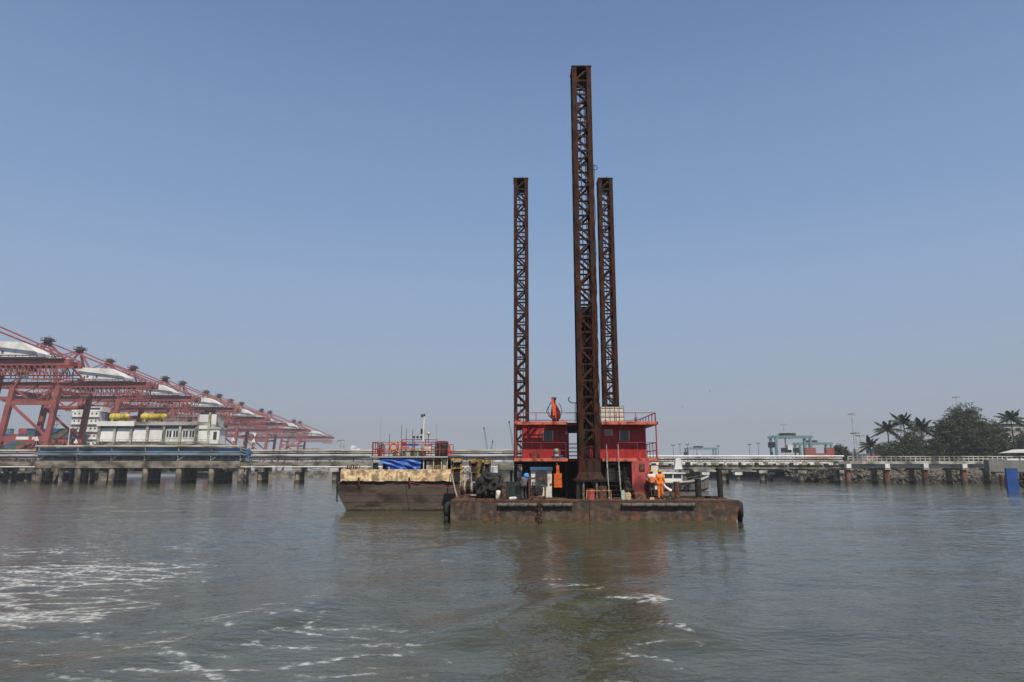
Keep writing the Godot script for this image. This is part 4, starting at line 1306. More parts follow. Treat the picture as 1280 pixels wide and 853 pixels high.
func make_port() -> void:
	# quay
	var q := thing("quay", "low concrete container quay behind the jetties", "quay", Vector3(-190, 0, -500))
	q.set_meta("kind", "structure")
	var s := Shape.new()
	var y := 4.0
	var pts := [Vector3(-166 - 0.088 * 232.0 - 60, 0, -232), Vector3(-132 - 0.088 * 232.0, 0, -232), Vector3(-132 - 0.088 * 900.0, 0, -900), Vector3(-166 - 0.088 * 900.0 - 60, 0, -900)]
	var up := Vector3(0, y, 0)
	var dn := Vector3(0, 2.6, 0)
	s.quad(pts[0] + up, pts[1] + up, pts[2] + up, pts[3] + up)
	s.quad(pts[3] + dn, pts[2] + dn, pts[1] + dn, pts[0] + dn)
	for k in 4:
		s.quad(pts[k] + dn, pts[(k + 1) % 4] + dn, pts[(k + 1) % 4] + up, pts[k] + up)
	# the slab stands on piles; a wall closes it far behind the edge
	s.box(Vector3(-215, 0.8, -262), Vector3(130, 3.6, 2))
	for k in 18:
		for r in 3:
			s.box(Vector3(-152.0 - k * 5.6, 0.8, -234.0 - r * 8.0), Vector3(1.0, 3.6, 1.0))
	# yard behind
	s.box(Vector3(-118, 1.8, -650), Vector3(150, 4.0, 500))
	commit(s, q, "quay_body", mats["concrete"])
	# cranes along it
	var first := gantry_crane()
	var away := [236.0, 298.0, 354.0, 418.0, 490.0, 548.0, 630.0, 760.0]
	var nth := ["first", "second", "third", "fourth", "fifth", "sixth", "seventh", "last"]
	for k in away.size():
		var where := Vector3(-174.0 - 0.085 * away[k], y, -away[k])
		var label := "red quay crane with white machinery house, %s along the quay counting from the jetty" % nth[k]
		if k == 0:
			first.position = where
			first.set_meta("label", label)
		else:
			var c := copy(first, label, where)
			var tr: Node3D = c.get_node("trolley")
			tr.position.x = [-12.0, 1.5, -30.0, -4.0, -44.0, 2.0, -20.0][k - 1]
			c.position.x += [0.6, -0.8, 1.0, 0.0, -1.2, 0.5, 0.0][k - 1]
	# lettering on the first crane's upper beam
	var tm := TextMesh.new()
	tm.text = "Terminals"
	var fnt := SystemFont.new()
	fnt.font_names = PackedStringArray(["Droid Sans"])
	tm.font = fnt
	tm.font_size = 64
	tm.pixel_size = 0.019
	tm.depth = 0.04
	put(first, "lettering", tm, mats["clean_white"], Transform3D(Basis(), Vector3(-3.0, 27.5, 11.66)))
	# containers behind the cranes
	rng.seed = 44
	var mats_c := [mats["blue_paint"], mats["teal"], mats["crane_red"], mats["pale_red"], mats["pipe_grey"], mats["green_steel"], mats["blue_tarp"], mats["brown_steel"]]
	var cn := ["blue", "teal", "dark red", "pale red", "grey", "green", "bright blue", "brown"]
	var row := ["bottom", "second", "third", "top"]
	var n := 0
	var sp := at(52, 0, 336.0)
	for i in 9:
		for k in 4 - int(i % 4 == 1):
			var p := at(2 + i * 10.0, 0, 330.0)
			p.y = 13.06 + k * 2.62
			var m := (i * 5 + k * 3 + i / 4) % 8
			box_container("%s container in ship stack %s along the deck, %s tier" % [cn[m], ["one", "two", "three", "four", "five", "six", "seven", "eight", "nine"][i], row[k]], p, Vector3(3.7, 2.58, 2.4), mats_c[m], "containers stacked on the ship's deck")
	# ship's white superstructure showing between the crane legs
	var hx := at(99, 0, 336.0).x
	var sh := thing("container_ship", "white superstructure of a container ship beyond the red cranes", "ship", Vector3(sp.x, 0, sp.z))
	bx(sh, "hull", Vector3(sp.x, 6, sp.z - 1), Vector3(64, 14, 18), mats["brown_steel"])
	bx(sh, "house", Vector3(hx, 22.5, sp.z - 3), Vector3(13, 19, 8), mats["clean_white"])
	bx(sh, "bridge", Vector3(hx, 33.4, sp.z - 3), Vector3(15, 2.4, 7), mats["clean_white"])
	bx(sh, "bridge_window", Vector3(hx, 33.6, sp.z + 0.53), Vector3(13, 0.9, 0.06), mats["glass"])
	for k in 5:
		bx(sh, "deck_edge", Vector3(hx, 15.0 + k * 3.6, sp.z + 1.2), Vector3(14.0, 0.25, 1.0), mats["pipe_grey"])
		for i in 6:
			bx(sh, "porthole", Vector3(hx - 5.2 + i * 2.1, 16.7 + k * 3.6, sp.z + 1.03), Vector3(0.8, 0.8, 0.06), mats["glass"])
	bx(sh, "funnel", Vector3(hx + 4, 27, sp.z - 7), Vector3(5, 11, 5), mats["blue_paint"])
	# far across the harbour: white terminal building, blue ship cranes, jib cranes
	var fz := 900.0
	var fb := at(444, 0, fz)
	var b := thing("terminal_shed", "hazy white terminal block across the harbour beyond the work barge", "building", Vector3(fb.x, 0, -fz))
	bx(b, "block", Vector3(fb.x, hy(567, fz) , -fz), Vector3(13, 12, 14), mats["clean_white"])
	bx(b, "upper_block", Vector3(fb.x - 3, hy(560, fz) + 1.2, -fz), Vector3(6, 3, 10), mats["clean_white"])
	bx(b, "base", Vector3(fb.x, hy(573, fz) * 0.5, -fz), Vector3(17, hy(573, fz), 16), mats["pipe_grey"])
	for q2 in [[376.0, 396.0, 561.5], [396.0, 416.0, 563.0], [412.0, 440.0, 565.0], [448.0, 462.0, 566.0]]:
		var a := at(q2[0], 0, fz + 30)
		var e := at(q2[1], 0, fz + 30)
		var top := hy(q2[2], fz + 30)
		var w := thing("far_warehouse", "hazy pale warehouse across the harbour with roof at pixel height %d" % int(q2[2]), "warehouse", Vector3((a.x + e.x) * 0.5, 0, a.z))
		w.set_meta("label", ["hazy pale warehouse just past the last red crane", "hazy pale warehouse, second past the last red crane", "wide low hazy pale warehouse below the far twin-mast crane", "narrow hazy pale warehouse beside the white terminal block"][[376.0, 396.0, 412.0, 448.0].find(q2[0])])
		bx(w, "wall", Vector3((a.x + e.x) * 0.5, top * 0.5, a.z), Vector3(e.x - a.x - 0.5, top, 20), mats["pipe_grey"])
		bx(w, "roof", Vector3((a.x + e.x) * 0.5, top + 0.4, a.z), Vector3(e.x - a.x, 0.8, 21), mats["pipe_grey"])
	var cz := 820.0
	var ca := at(423.5, 0, cz)
	var ctop := hy(550, cz)
	var cr := thing("twin_mast_crane", "hazy grey twin-mast crane across the harbour", "crane", Vector3(ca.x, 0, -cz))
	for px2 in [423.5, 428.0]:
		var a := at(px2, 0, cz)
		br(cr, "mast", Vector3(a.x, 0, -cz), Vector3(a.x, ctop, -cz), 1.1, mats["pipe_grey"])
	br(cr, "head", at(421.0, ctop - 1.0, cz), at(430.5, ctop - 1.0, cz), 1.2, mats["pipe_grey"])
	br(cr, "jib", at(430.0, ctop - 1, cz), at(434.0, ctop - 7.0, cz), 0.6, mats["pipe_grey"])
	br(cr, "jib", at(421.5, ctop - 1, cz), at(417.5, ctop - 7.0, cz), 0.6, mats["pipe_grey"])
	for q3 in [[[605.0, 535.5], [609.8, 568.0], "slender blue-grey harbour crane jib raised beyond the yellow machines", 640.0], [[636.5, 528.0], [643.0, 569.0], "taller blue-green harbour crane jib raised beside the red deckhouse", 560.0], [[616.0, 552.0], [612.0, 568.0], "short grey harbour crane jib leaning away beside the white dome", 640.0]]:
		var z: float = q3[3]
		var a := pv(q3[0][0], q3[0][1], z)
		var e := pv(q3[1][0], q3[1][1], z)
		var j := thing("harbour_crane", q3[2], "crane", Vector3(e.x, 0, -z))
		var x := Vector3(0.75, 0, 0)
		br(j, "boom_chord", a - x * 0.3, e - x, 0.5, mats["teal"])
		br(j, "boom_chord", a + x * 0.3, e + x, 0.5, mats["teal"])
		for k in 10:
			var f := k / 10.0
			br(j, "lacing", a.lerp(e, f) - x * lerpf(0.3, 1.0, f), a.lerp(e, f + 0.1) + x * lerpf(0.3, 1.0, f + 0.1), 0.25, mats["teal"])
		br(j, "tower", e, Vector3(e.x, 0, -z), 2.2, mats["teal"])
		bx(j, "head", a, Vector3(1.2, 1.6, 1.2), mats["dark_steel"])
		br(j, "pendant", a, Vector3(e.x + 14.0 if q3[0][0] < 612 else e.x + 3.0, e.y - 1.0, -z), 0.16, mats["pipe_grey"])
	var dz := 640.0
	var dc := pv(621.5, 565.5, dz)
	var dm := thing("storage_dome", "low white storage dome beyond the yellow machines", "dome", Vector3(dc.x, 0, -dz))
	cy(dm, "wall", Vector3(dc.x, 0, -dz), Vector3(dc.x, dc.y, -dz), 4.6, mats["clean_white"], 1.0, 24)
	cy(dm, "roof", Vector3(dc.x, dc.y, -dz), Vector3(dc.x, dc.y + 2.0, -dz), 4.6, mats["clean_white"], 0.45, 24)
	# perforated block wall on the jetty behind the barges
	var bz := 190.0
	var ba := pv(622, 577.5, bz)
	var be := pv(641.5, 599, bz)
	var bw := thing("perforated_wall", "grey concrete wall of perforated blocks beside the deckhouse corner", "wall", Vector3((ba.x + be.x) * 0.5, 0, -bz))
	var nx := 7
	var ny := 7
	var bw2 := (be.x - ba.x) / nx
	var bh := (ba.y - 0.5) / ny * 0.62
	for i in nx:
		for k in ny:
			var c := Vector3(ba.x + (i + 0.5) * bw2, 0.3 + (k + 0.5) * bh, -bz)
			for sx in [-1.0, 1.0]:
				bx(bw, "block", c + Vector3(sx * bw2 * 0.38, 0, 0), Vector3(bw2 * 0.22, bh, 0.5), mats["concrete"])
				bx(bw, "block", c + Vector3(0, sx * bh * 0.38, 0), Vector3(bw2 * 0.54, bh * 0.22, 0.5), mats["concrete"])
	bx(bw, "coping", Vector3((ba.x + be.x) * 0.5, 0.3 + ny * bh + 0.8, -bz), Vector3(be.x - ba.x, 1.6, 0.7), mats["concrete"])
	bx(bw, "backing", Vector3((ba.x + be.x) * 0.5, (0.3 + ny * bh) * 0.5, -bz - 0.9), Vector3(be.x - ba.x, 0.3 + ny * bh, 0.5), mats["concrete"])

# ---------- yard cranes, containers and masts behind the lower jetty
func yard_crane(label: String, px0: float, px1: float, ytop: float, z: float) -> void:
	var a := at(px0, 0, z)
	var e := at(px1, 0, z)
	var y := hy(ytop, z)
	var t := thing("yard_crane", label, "crane", Vector3((a.x + e.x) * 0.5, 3.6, -z), "teal yard cranes")
	var m: Material = mats["teal"]
	for p in [a.x, e.x]:
		for d in [-4.0, 4.0]:
			br(t, "leg", Vector3(p, 4.6, -z + d), Vector3(p, y, -z + d), 1.25, m)
		br(t, "sill", Vector3(p, 5.0, -z - 5.5), Vector3(p, 5.0, -z + 5.5), 1.0, m)
		for d in [-4.5, 4.5]:
			cy(t, "wheel", Vector3(p - 0.4, 4.3, -z + d), Vector3(p + 0.4, 4.3, -z + d), 0.75, mats["rubber"])
		br(t, "leg_brace", Vector3(p, 6.0, -z + 4.0), Vector3(p, y * 0.7, -z - 4.0), 0.5, m)
	for d in [-3.4, 3.4]:
		br(t, "girder", Vector3(a.x - 1.5, y + 0.4, -z + d), Vector3(e.x + 1.5, y + 0.4, -z + d), 1.3, m)
	bx(t, "trolley", Vector3(lerpf(a.x, e.x, 0.42), y + 1.6, -z), Vector3(7.5, 1.8, 6.0), mats["dark_steel"])
	bx(t, "operator_cab", Vector3(lerpf(a.x, e.x, 0.42), y - 5.5, -z + 2), Vector3(2.4, 2.6, 2.2), mats["clean_white"])
	br(t, "hoist_rope", Vector3(lerpf(a.x, e.x, 0.36), y, -z), Vector3(lerpf(a.x, e.x, 0.36), y - 6.0, -z), 0.3, mats["dark_steel"])
	bx(t, "spreader", Vector3(lerpf(a.x, e.x, 0.36), y - 7.0, -z), Vector3(5.0, 2.6, 2.4), mats["dark_steel"])
	bx(t, "engine_house", Vector3(a.x - 1.0, y - 4.0, -z), Vector3(2.4, 3.0, 5.0), mats["dark_steel"])

func make_yard() -> void:
	yard_crane("tall teal yard gantry crane with black trolley behind the lower jetty", 970.0, 1013.0, 547.5, 390.0)
	yard_crane("teal yard gantry crane partly behind the taller one, beside red containers", 1000.0, 1039.0, 555.5, 470.0)
	yard_crane("small distant teal yard gantry crane beyond the lamp posts", 860.0, 895.0, 561.5, 620.0)
	var col4 := ["first", "second", "third", "fourth"]
	for i in 4:
		for k in 4 - int(i == 1):
			var p := at(1015.0 + i * 13.2, 0, 330.0)
			p.y = 3.62 + k * 2.62 + 0.3
			var red := (i + k) % 3 != 1
			box_container("%s container in the %s stack of the red yard block, %s tier" % ["dark red" if red else "pale red", col4[i], ["bottom", "second", "third", "top"][k]], p, Vector3(5.0, 2.58, 2.4), mats["crane_red"] if red else mats["pale_red"], "red containers beyond the lower jetty")
	for i in 3:
		for k in 4:
			var p := at(1078.0 + i * 13.0, 0, 345.0)
			p.y = 3.62 + k * 2.62 + 0.3
			var c := (i * 2 + k) % 3
			box_container("%s container in the %s stack behind the small palm, %s tier" % [["grey", "dark red", "blue"][c], col4[i], ["bottom", "second", "third", "top"][k]], p, Vector3(5.2, 2.58, 2.4), [mats["pipe_grey"], mats["crane_red"], mats["blue_paint"]][c], "containers behind the palms")
	for q in [[1064.5, 518.0, 400.0, "tall high-mast light behind the red containers"], [1195.5, 497.0, 400.0, "tall high-mast light behind the big grey-green tree"], [979.5, 531.0, 430.0, "thin high-mast light behind the tall teal gantry crane"], [1069.5, 542.0, 300.0, "short grey light mast beside the small palm"], [1075.5, 545.0, 300.0, "short grey twin-headed light mast beside the small palm"]]:
		var a := pv(q[0], q[1], q[2])
		var m := thing("high_mast_light", q[3], "light mast", Vector3(a.x, 3.6, a.z))
		cy(m, "mast", Vector3(a.x, 3.6, a.z), a, 0.3 if q[2] > 350 else 0.16, mats["pipe_grey"], 0.45, 8)
		for k in 4:
			var d := Vector3(cos(k * PI / 2 + 0.4), 0, sin(k * PI / 2 + 0.4))
			br(m, "arm", a, a + d * 1.5 + Vector3(0, 0.2, 0), 0.22, mats["pipe_grey"])
			bx(m, "lamp_head", a + d * 1.5, Vector3(0.8, 0.6, 0.7), mats["pipe_grey"])
	# pale shed with shallow roof behind the trees
	var sz := 262.0
	var sa := at(1236, 0, sz)
	var se := at(1300, 0, sz)
	var st := hy(529, sz)
	var sh := thing("green_roof_shed", "pale shed with a light green roof behind the big tree", "building", Vector3((sa.x + se.x) * 0.5, 3.6, -sz))
	bx(sh, "wall", Vector3((sa.x + se.x) * 0.5, (3.6 + st) * 0.5 - 0.3, -sz - 5), Vector3(se.x - sa.x, st - 3.6 - 0.6, 10), mats["pale_concrete"])
	bx(sh, "roof", Vector3((sa.x + se.x) * 0.5, st, -sz - 5), Vector3(se.x - sa.x + 1.5, 0.7, 11.5), mats["plastic_teal"])
	for k in 5:
		var w := holder(sh, "window")
		bx(w, "pane", Vector3(sa.x + 2.4 + k * 3.8, st - 2.6, -sz + 0.04), Vector3(1.9, 1.5, 0.06), mats["glass"])
		bx(w, "frame", Vector3(sa.x + 2.4 + k * 3.8, st - 3.45, -sz + 0.06), Vector3(2.2, 0.2, 0.16), mats["clean_white"])
	var wz := 215.0
	var wc := at(1276, 3.8, wz)
	var wt := thing("white_canopy", "white pitched canopy between the bridge and the palm", "canopy", wc)
	var cs := Shape.new()
	cs.prism([Vector2(-4, hy(566.5, wz) - 3.8), Vector2(4, hy(566.5, wz) - 3.8), Vector2(0.5, hy(562, wz) - 3.8)], -3, 3)
	put(wt, "roof", cs.mesh(), mats["clean_white"])
	for sx in [-3.6, 3.6]:
		br(wt, "post", wc + Vector3(sx, 0, 0), wc + Vector3(sx, hy(566.5, wz) - 3.8, 0), 0.15, mats["pipe_grey"])

# ---------- the jack-up barge
const DECK := 1.32
const BZ := 41.0     # distance of the barge's front plate

func make_barge() -> void:
	var x0 := at(563, 0.6, BZ).x
	var x1 := at(925, 1.3, BZ).x
	var b := thing("jackup_barge", "rusty flat-decked jack-up barge carrying the red two-storey deckhouse", "barge", Vector3((x0 + x1) * 0.5, 0, -BZ - 9.5))
	var seams := [563.0, 619.0, 737.0, 870.0]
	for k in 4:
		var a := at(seams[k], 0.6, BZ).x + (0.012 if k else 0.0)
		var e := (at(seams[k + 1], 0.6, BZ).x - 0.012) if k < 3 else x1
		var s := Shape.new()
		if k == 3: s.prism([Vector2(a, -1.2), Vector2(e - 0.55, -1.2), Vector2(e - 0.28, 0.1), Vector2(e, DECK - 0.2), Vector2(e, DECK), Vector2(a, DECK)], -BZ - 18.0, -BZ)
		else: s.prism([Vector2(a, -1.2), Vector2(e, -1.2), Vector2(e, DECK), Vector2(a, DECK)], -BZ - 19.0, -BZ)
		commit(s, b, "hull_section", mats["hull"])
		bx(b, "deck_plate", Vector3((a + e) * 0.5, DECK + 0.008, -BZ - 9.0), Vector3(e - a, 0.012, 17.9), mats["deck"])
		# knuckle plate along the deck edge and the frames that stiffen the side
		bx(b, "gunwale_strip", Vector3((a + e) * 0.5, DECK - 0.04, -BZ + 0.012), Vector3(e - a - 0.02, 0.07, 0.02), mats["deck"])
		var g := Shape.new()
		lumpy(g, Vector3((a + e) * 0.5 - (0.14 if k == 3 else 0.0), 0.07, -BZ + 0.004), Vector3(e - a - (0.3 if k == 3 else 0.02), 0.2, 0.03), 0.12, 0.035, 2.0)
		commit(g, b, "waterline_growth", mats["growth"])
	for p in [618.0, 869.0]:
		var a := at(p, 0.7, BZ)
		bx(b, "weld_strip", Vector3(a.x + 0.08, 0.66, -BZ + 0.01), Vector3(0.1, 1.2, 0.025), mats["hull"])
	# half-round rubbing fenders
	for r in [[622.0, 671.0], [674.0, 715.0], [777.0, 868.0]]:
		var a := at(r[0], 1.0, BZ)
		var e := at(r[1], 1.0, BZ)
		var s := Shape.new()
		var pts := []
		var rad := []
		for k in 15:
			pts.append(Vector3(lerpf(a.x, e.x, k / 14.0), 1.06 + 0.018 * sin(k * 2.3), -BZ + 0.09))
			rad.append(0.125 + 0.014 * sin(k * 5.1))
		s.tube(pts, rad, 10)
		commit(s, b, "fender_bar", mats["worn_steel"])
	# tyres at both ends
	for t in [[560.5, 0.75, BZ + 0.7], [560.5, 0.2, BZ + 0.8], [926.0, 0.75, BZ + 0.5], [925.0, 0.45, BZ + 1.0]]:
		var c := at(t[0], t[1], t[2])
		var s := Shape.new()
		s.torus(c, Vector3(1, 0.0, 0.35), 0.34, 0.15)
		commit(s, b, "tyre_fender", mats["rubber"])
	# hanging chain
	var ch := Shape.new()
	for k in 13:
		var c := at(672.5 + sin(k * 1.3) * 1.5, 1.34 - k * 0.105, BZ) + Vector3(0, 0, 0.12 + 0.1 * float(k < 3))
		ch.torus(c, Vector3(1, 0.1, 0.2) if k % 2 else Vector3(0.2, 0.1, 1), 0.075, 0.024, 10, 5)
		ch.torus(c + Vector3(0.14, 0.03, 0.01), Vector3(0.2, 0.1, 1) if k % 2 else Vector3(1, 0.1, 0.2), 0.07, 0.022, 10, 5)
	commit(ch, b, "anchor_chain", mats["brown_steel"])
	bx(b, "chain_stopper", at(672, DECK + 0.12, BZ + 0.3), Vector3(0.6, 0.22, 0.5), mats["brown_steel"])
	# mooring posts
	for p in [[846.5, 1.0, 42.6, 0.17], [873.5, 1.2, 43.0, 0.19], [901.0, 1.85, 43.0, 0.17]]:
		var a := at(p[0], DECK, p[2])
		var h := holder(b, "mooring_post")
		cy(h, "post", a, a + Vector3(0, p[1], 0), p[3], mats["brown_steel"] if p[1] < 1.1 else mats["dark_steel"])
		cy(h, "base", a, a + Vector3(0, 0.1, 0), p[3] * 1.9, mats["deck"])
		cy(h, "cap", a + Vector3(0, p[1], 0), a + Vector3(0, p[1] + 0.06, 0), p[3] * 1.12, mats["grey_steel"])
	# low kerb at the rear edge, hatches
	for q in [[858.0, 44.6, 1.2], [888.0, 44.6, 1.3], [830.0, 44.8, 1.0]]:
		bx(b, "hatch_cover", at(q[0], DECK + 0.07, q[1]), Vector3(q[2], 0.13, 0.7), mats["dark_steel"])
	# clutter of plates on the fore edge
	bx(b, "deck_plank", at(611, DECK + 0.06, 41.4), Vector3(1.6, 0.07, 0.3), mats["brown_steel"])
	bx(b, "deck_plank", at(600, DECK + 0.04, 41.9), Vector3(1.3, 0.05, 0.25), mats["deck"], Basis(Vector3.UP, 0.2))
	# jacking frame under the front leg
	var jf := holder(b, "jacking_frame")
	var lc := at(736, DECK, 43.0)
	for sx in [-1.0, 1.0]:
		for sz in [-1.0, 1.0]:
			br(jf, "column", lc + Vector3(sx * 0.72, 0, sz * 0.72), lc + Vector3(sx * 0.72, 1.15, sz * 0.72), 0.2, mats["dark_steel"])
			cy(jf, "jack_cylinder", lc + Vector3(sx * 0.4, 0.0, sz * 0.8), lc + Vector3(sx * 0.4, 1.15, sz * 0.8), 0.08, mats["grey_steel"])
	bx(jf, "bearing_plate", lc + Vector3(0, 1.18, 0), Vector3(1.95, 0.1, 1.95), mats["dark_steel"])
	for q in [[672, 45.2], [766, 45.0]]:
		pass
	for c in [at(652, DECK, 58.65), at(766.5, DECK, 58.65)]:
		var r := holder(b, "jacking_frame")
		for sx in [-1.0, 1.0]:
			for sz in [-1.0, 1.0]:
				br(r, "column", c + Vector3(sx * 0.85, 0, sz * 0.85), c + Vector3(sx * 0.85, 1.6, sz * 0.85), 0.2, mats["dark_steel"])
		for s in [-1.0, 1.0]:
			br(r, "collar_beam", c + Vector3(-0.95, 1.65, s * 0.85), c + Vector3(0.95, 1.65, s * 0.85), 0.2, mats["dark_steel"])
			br(r, "collar_beam", c + Vector3(s * 0.85, 1.66, -0.75), c + Vector3(s * 0.85, 1.66, 0.75), 0.2, mats["dark_steel"])
	# yellow pipe rail in front of the jacking frame
	railing(b, [at(733.5, DECK, 41.5), at(764, DECK, 41.5)], 0.55, 1.4, 0.022, mats["yellow"], [1.0], "pipe_rail")

# a lattice leg standing with its foot at "foot"
func make_leg(foot: Vector3, height: float, label: String, m: Material, plate_from: float, plate_to: float) -> void:
	var w := 1.3
	var l := thing("lattice_leg", label, "lattice leg", foot, "lattice legs of the jack-up barge")
	var h := w * 0.5
	var f := 0.31
	var chord := Shape.new()
	chord.prism([Vector2(-h, -h), Vector2(-h + f, -h), Vector2(-h + f, -h + 0.03), Vector2(-h + 0.03, -h + 0.03), Vector2(-h + 0.03, -h + f), Vector2(-h, -h + f)], 0.0, height)
	var cm := chord.mesh()
	for k in 4:
		put(l, "chord", cm, m, Transform3D(Basis(Vector3.UP, k * PI / 2) * Basis(Vector3.RIGHT, -PI / 2), Vector3.ZERO))
	var bays := int(height)
	var bay := height / bays
	var hm := Shape.new()
	hm.box(Vector3.ZERO, Vector3(w - 0.08, 0.12, 0.07))
	var horiz := hm.mesh()
	var dm := Shape.new()
	var dw := w - 0.26
	dm.box(Vector3.ZERO, Vector3(Vector2(dw, bay).length(), 0.145, 0.05))
	var diag := dm.mesh()
	var an := atan2(bay, dw)
	for k in 4:
		var turn := Basis(Vector3.UP, k * PI / 2)
		for i in bays + 1:
			put(l, "cross_brace", horiz, m, Transform3D(turn, turn * Vector3(0, clampf(i * bay, 0.06, height - 0.06), h - 0.075)))
			if i < bays:
				var sg := 1.0 if (i + k / 2) % 2 == 0 else -1.0
				put(l, "diagonal_brace", diag, m, Transform3D(turn * Basis(Vector3(0, 0, 1), sg * an), turn * Vector3(0, (i + 0.5) * bay, h - 0.135)))
	# triangular gussets where the braces meet the chords
	var gs := Shape.new()
	gs.prism([Vector2(0, -0.17), Vector2(0.24, 0), Vector2(0, 0.17)], -0.012, 0.012)
	var gusset := gs.mesh()
	for k in 4:
		var turn := Basis(Vector3.UP, k * PI / 2)
		for i in range(1, bays):
			var sg := 1.0 if (i + k / 2) % 2 == 0 else -1.0
			put(l, "gusset_plate", gusset, m, Transform3D(turn * Basis(Vector3.UP, 0.0 if sg > 0 else PI), turn * Vector3(-sg * (h - f + 0.01), i * bay, h - 0.05)))
	# inner pipes and ladder rungs
	for q in [Vector2(-0.1, 0.2), Vector2(0.18, 0.2)]:
		cy(l, "inner_pipe", foot + Vector3(q.x, 0.2, q.y), foot + Vector3(q.x, height - 0.3, q.y), 0.03, mats["dark_steel"], 1.0, 6)
	if plate_to > plate_from:
		bx(l, "back_plate", foot + Vector3(0, (plate_from + plate_to) * 0.5, -h + 0.16), Vector3(w - 0.1, plate_to - plate_from, 0.03), m)
		bx(l, "side_plate", foot + Vector3(-h + 0.17, (plate_from + plate_to) * 0.5 - 0.3, 0), Vector3(0.03, plate_to - plate_from - 0.9, w - 0.42), m)
	# head of the leg: cap frame, sheave block and lamp
	var cap := holder(l, "cap")
	bx(cap, "cap_plate", foot + Vector3(0, height + 0.02, 0), Vector3(w + 0.06, 0.08, w + 0.06), m)
	bx(cap, "top_panel", foot + Vector3(0, height - 0.5, -h + 0.17), Vector3(w - 0.34, 0.9, 0.03), m)
	for sx in [-0.14, 0.0, 0.14]:
		bx(cap, "sheave_plate", foot + Vector3(sx, height + 0.17, 0.1), Vector3(0.03, 0.24, 0.3), mats["dark_steel"])
	cy(cap, "lamp_post", foot + Vector3(0.2, height + 0.05, 0.2), foot + Vector3(0.2, height + 0.4, 0.2), 0.025, mats["dark_steel"], 1.0, 6)

func make_legs() -> void:
	var y0 := hy(602, 42.35)
	var f := at(736.3, y0, 43.0)
	var top := hy(83, 42.35)
	make_leg(f, top - y0, "tallest-looking rusty lattice leg rising before the red deckhouse passage", mats["leg"], 2.2, 11.2)
	# hoses hung down the side of the front leg
	for q in [[0.69, 0.3, 0.05, 19.0], [0.7, -0.2, 0.09, 13.0]]:
		var hs := Shape.new()
		var pts := []
		var rad := []
		for i in 40:
			var t := i / 39.0
			pts.append(f + Vector3(q[0] + q[2] * absf(sin(t * 21.0)) * float(i % 5 != 0), 1.8 + t * q[3] , q[1] + 0.05 * sin(t * 33.0)))
			rad.append(0.025)
		hs.tube(pts, rad, 6)
		commit(hs, get_node("lattice_leg"), "hose", mats["rubber"])
	var lp := Shape.new()
	lp.torus(f + Vector3(0.8, 20.6, 0.3), Vector3(0.2, 0, 1), 0.17, 0.025, 14, 5)
	commit(lp, get_node("lattice_leg"), "hose_loop", mats["rubber"])
	# skirt that flares at the foot of the front leg
	var sk := Shape.new()
	for k in 4:
		var t := Basis(Vector3.UP, k * PI / 2)
		sk.quad(f + t * Vector3(-0.95, -0.02, 0.95), f + t * Vector3(0.95, -0.02, 0.95), f + t * Vector3(0.67, 0.55, 0.67), f + t * Vector3(-0.67, 0.55, 0.67))
		sk.quad(f + t * Vector3(-0.67, 0.55, 0.67), f + t * Vector3(0.67, 0.55, 0.67), f + t * Vector3(0.67, 1.35, 0.67), f + t * Vector3(-0.67, 1.35, 0.67))
	commit(sk, get_node("lattice_leg"), "skirt", mats["leg"])
	var rt := hy(223, 58.0)
	make_leg(at(652, 1.4, 58.65), rt - 1.4, "rusty lattice leg behind the deckhouse end with the orange crane", mats["leg"], 0, 0)
	make_leg(at(766.2, 1.4, 58.65), rt - 1.4, "rusty lattice leg behind the white caged water tank", mats["leg"], 0, 0)

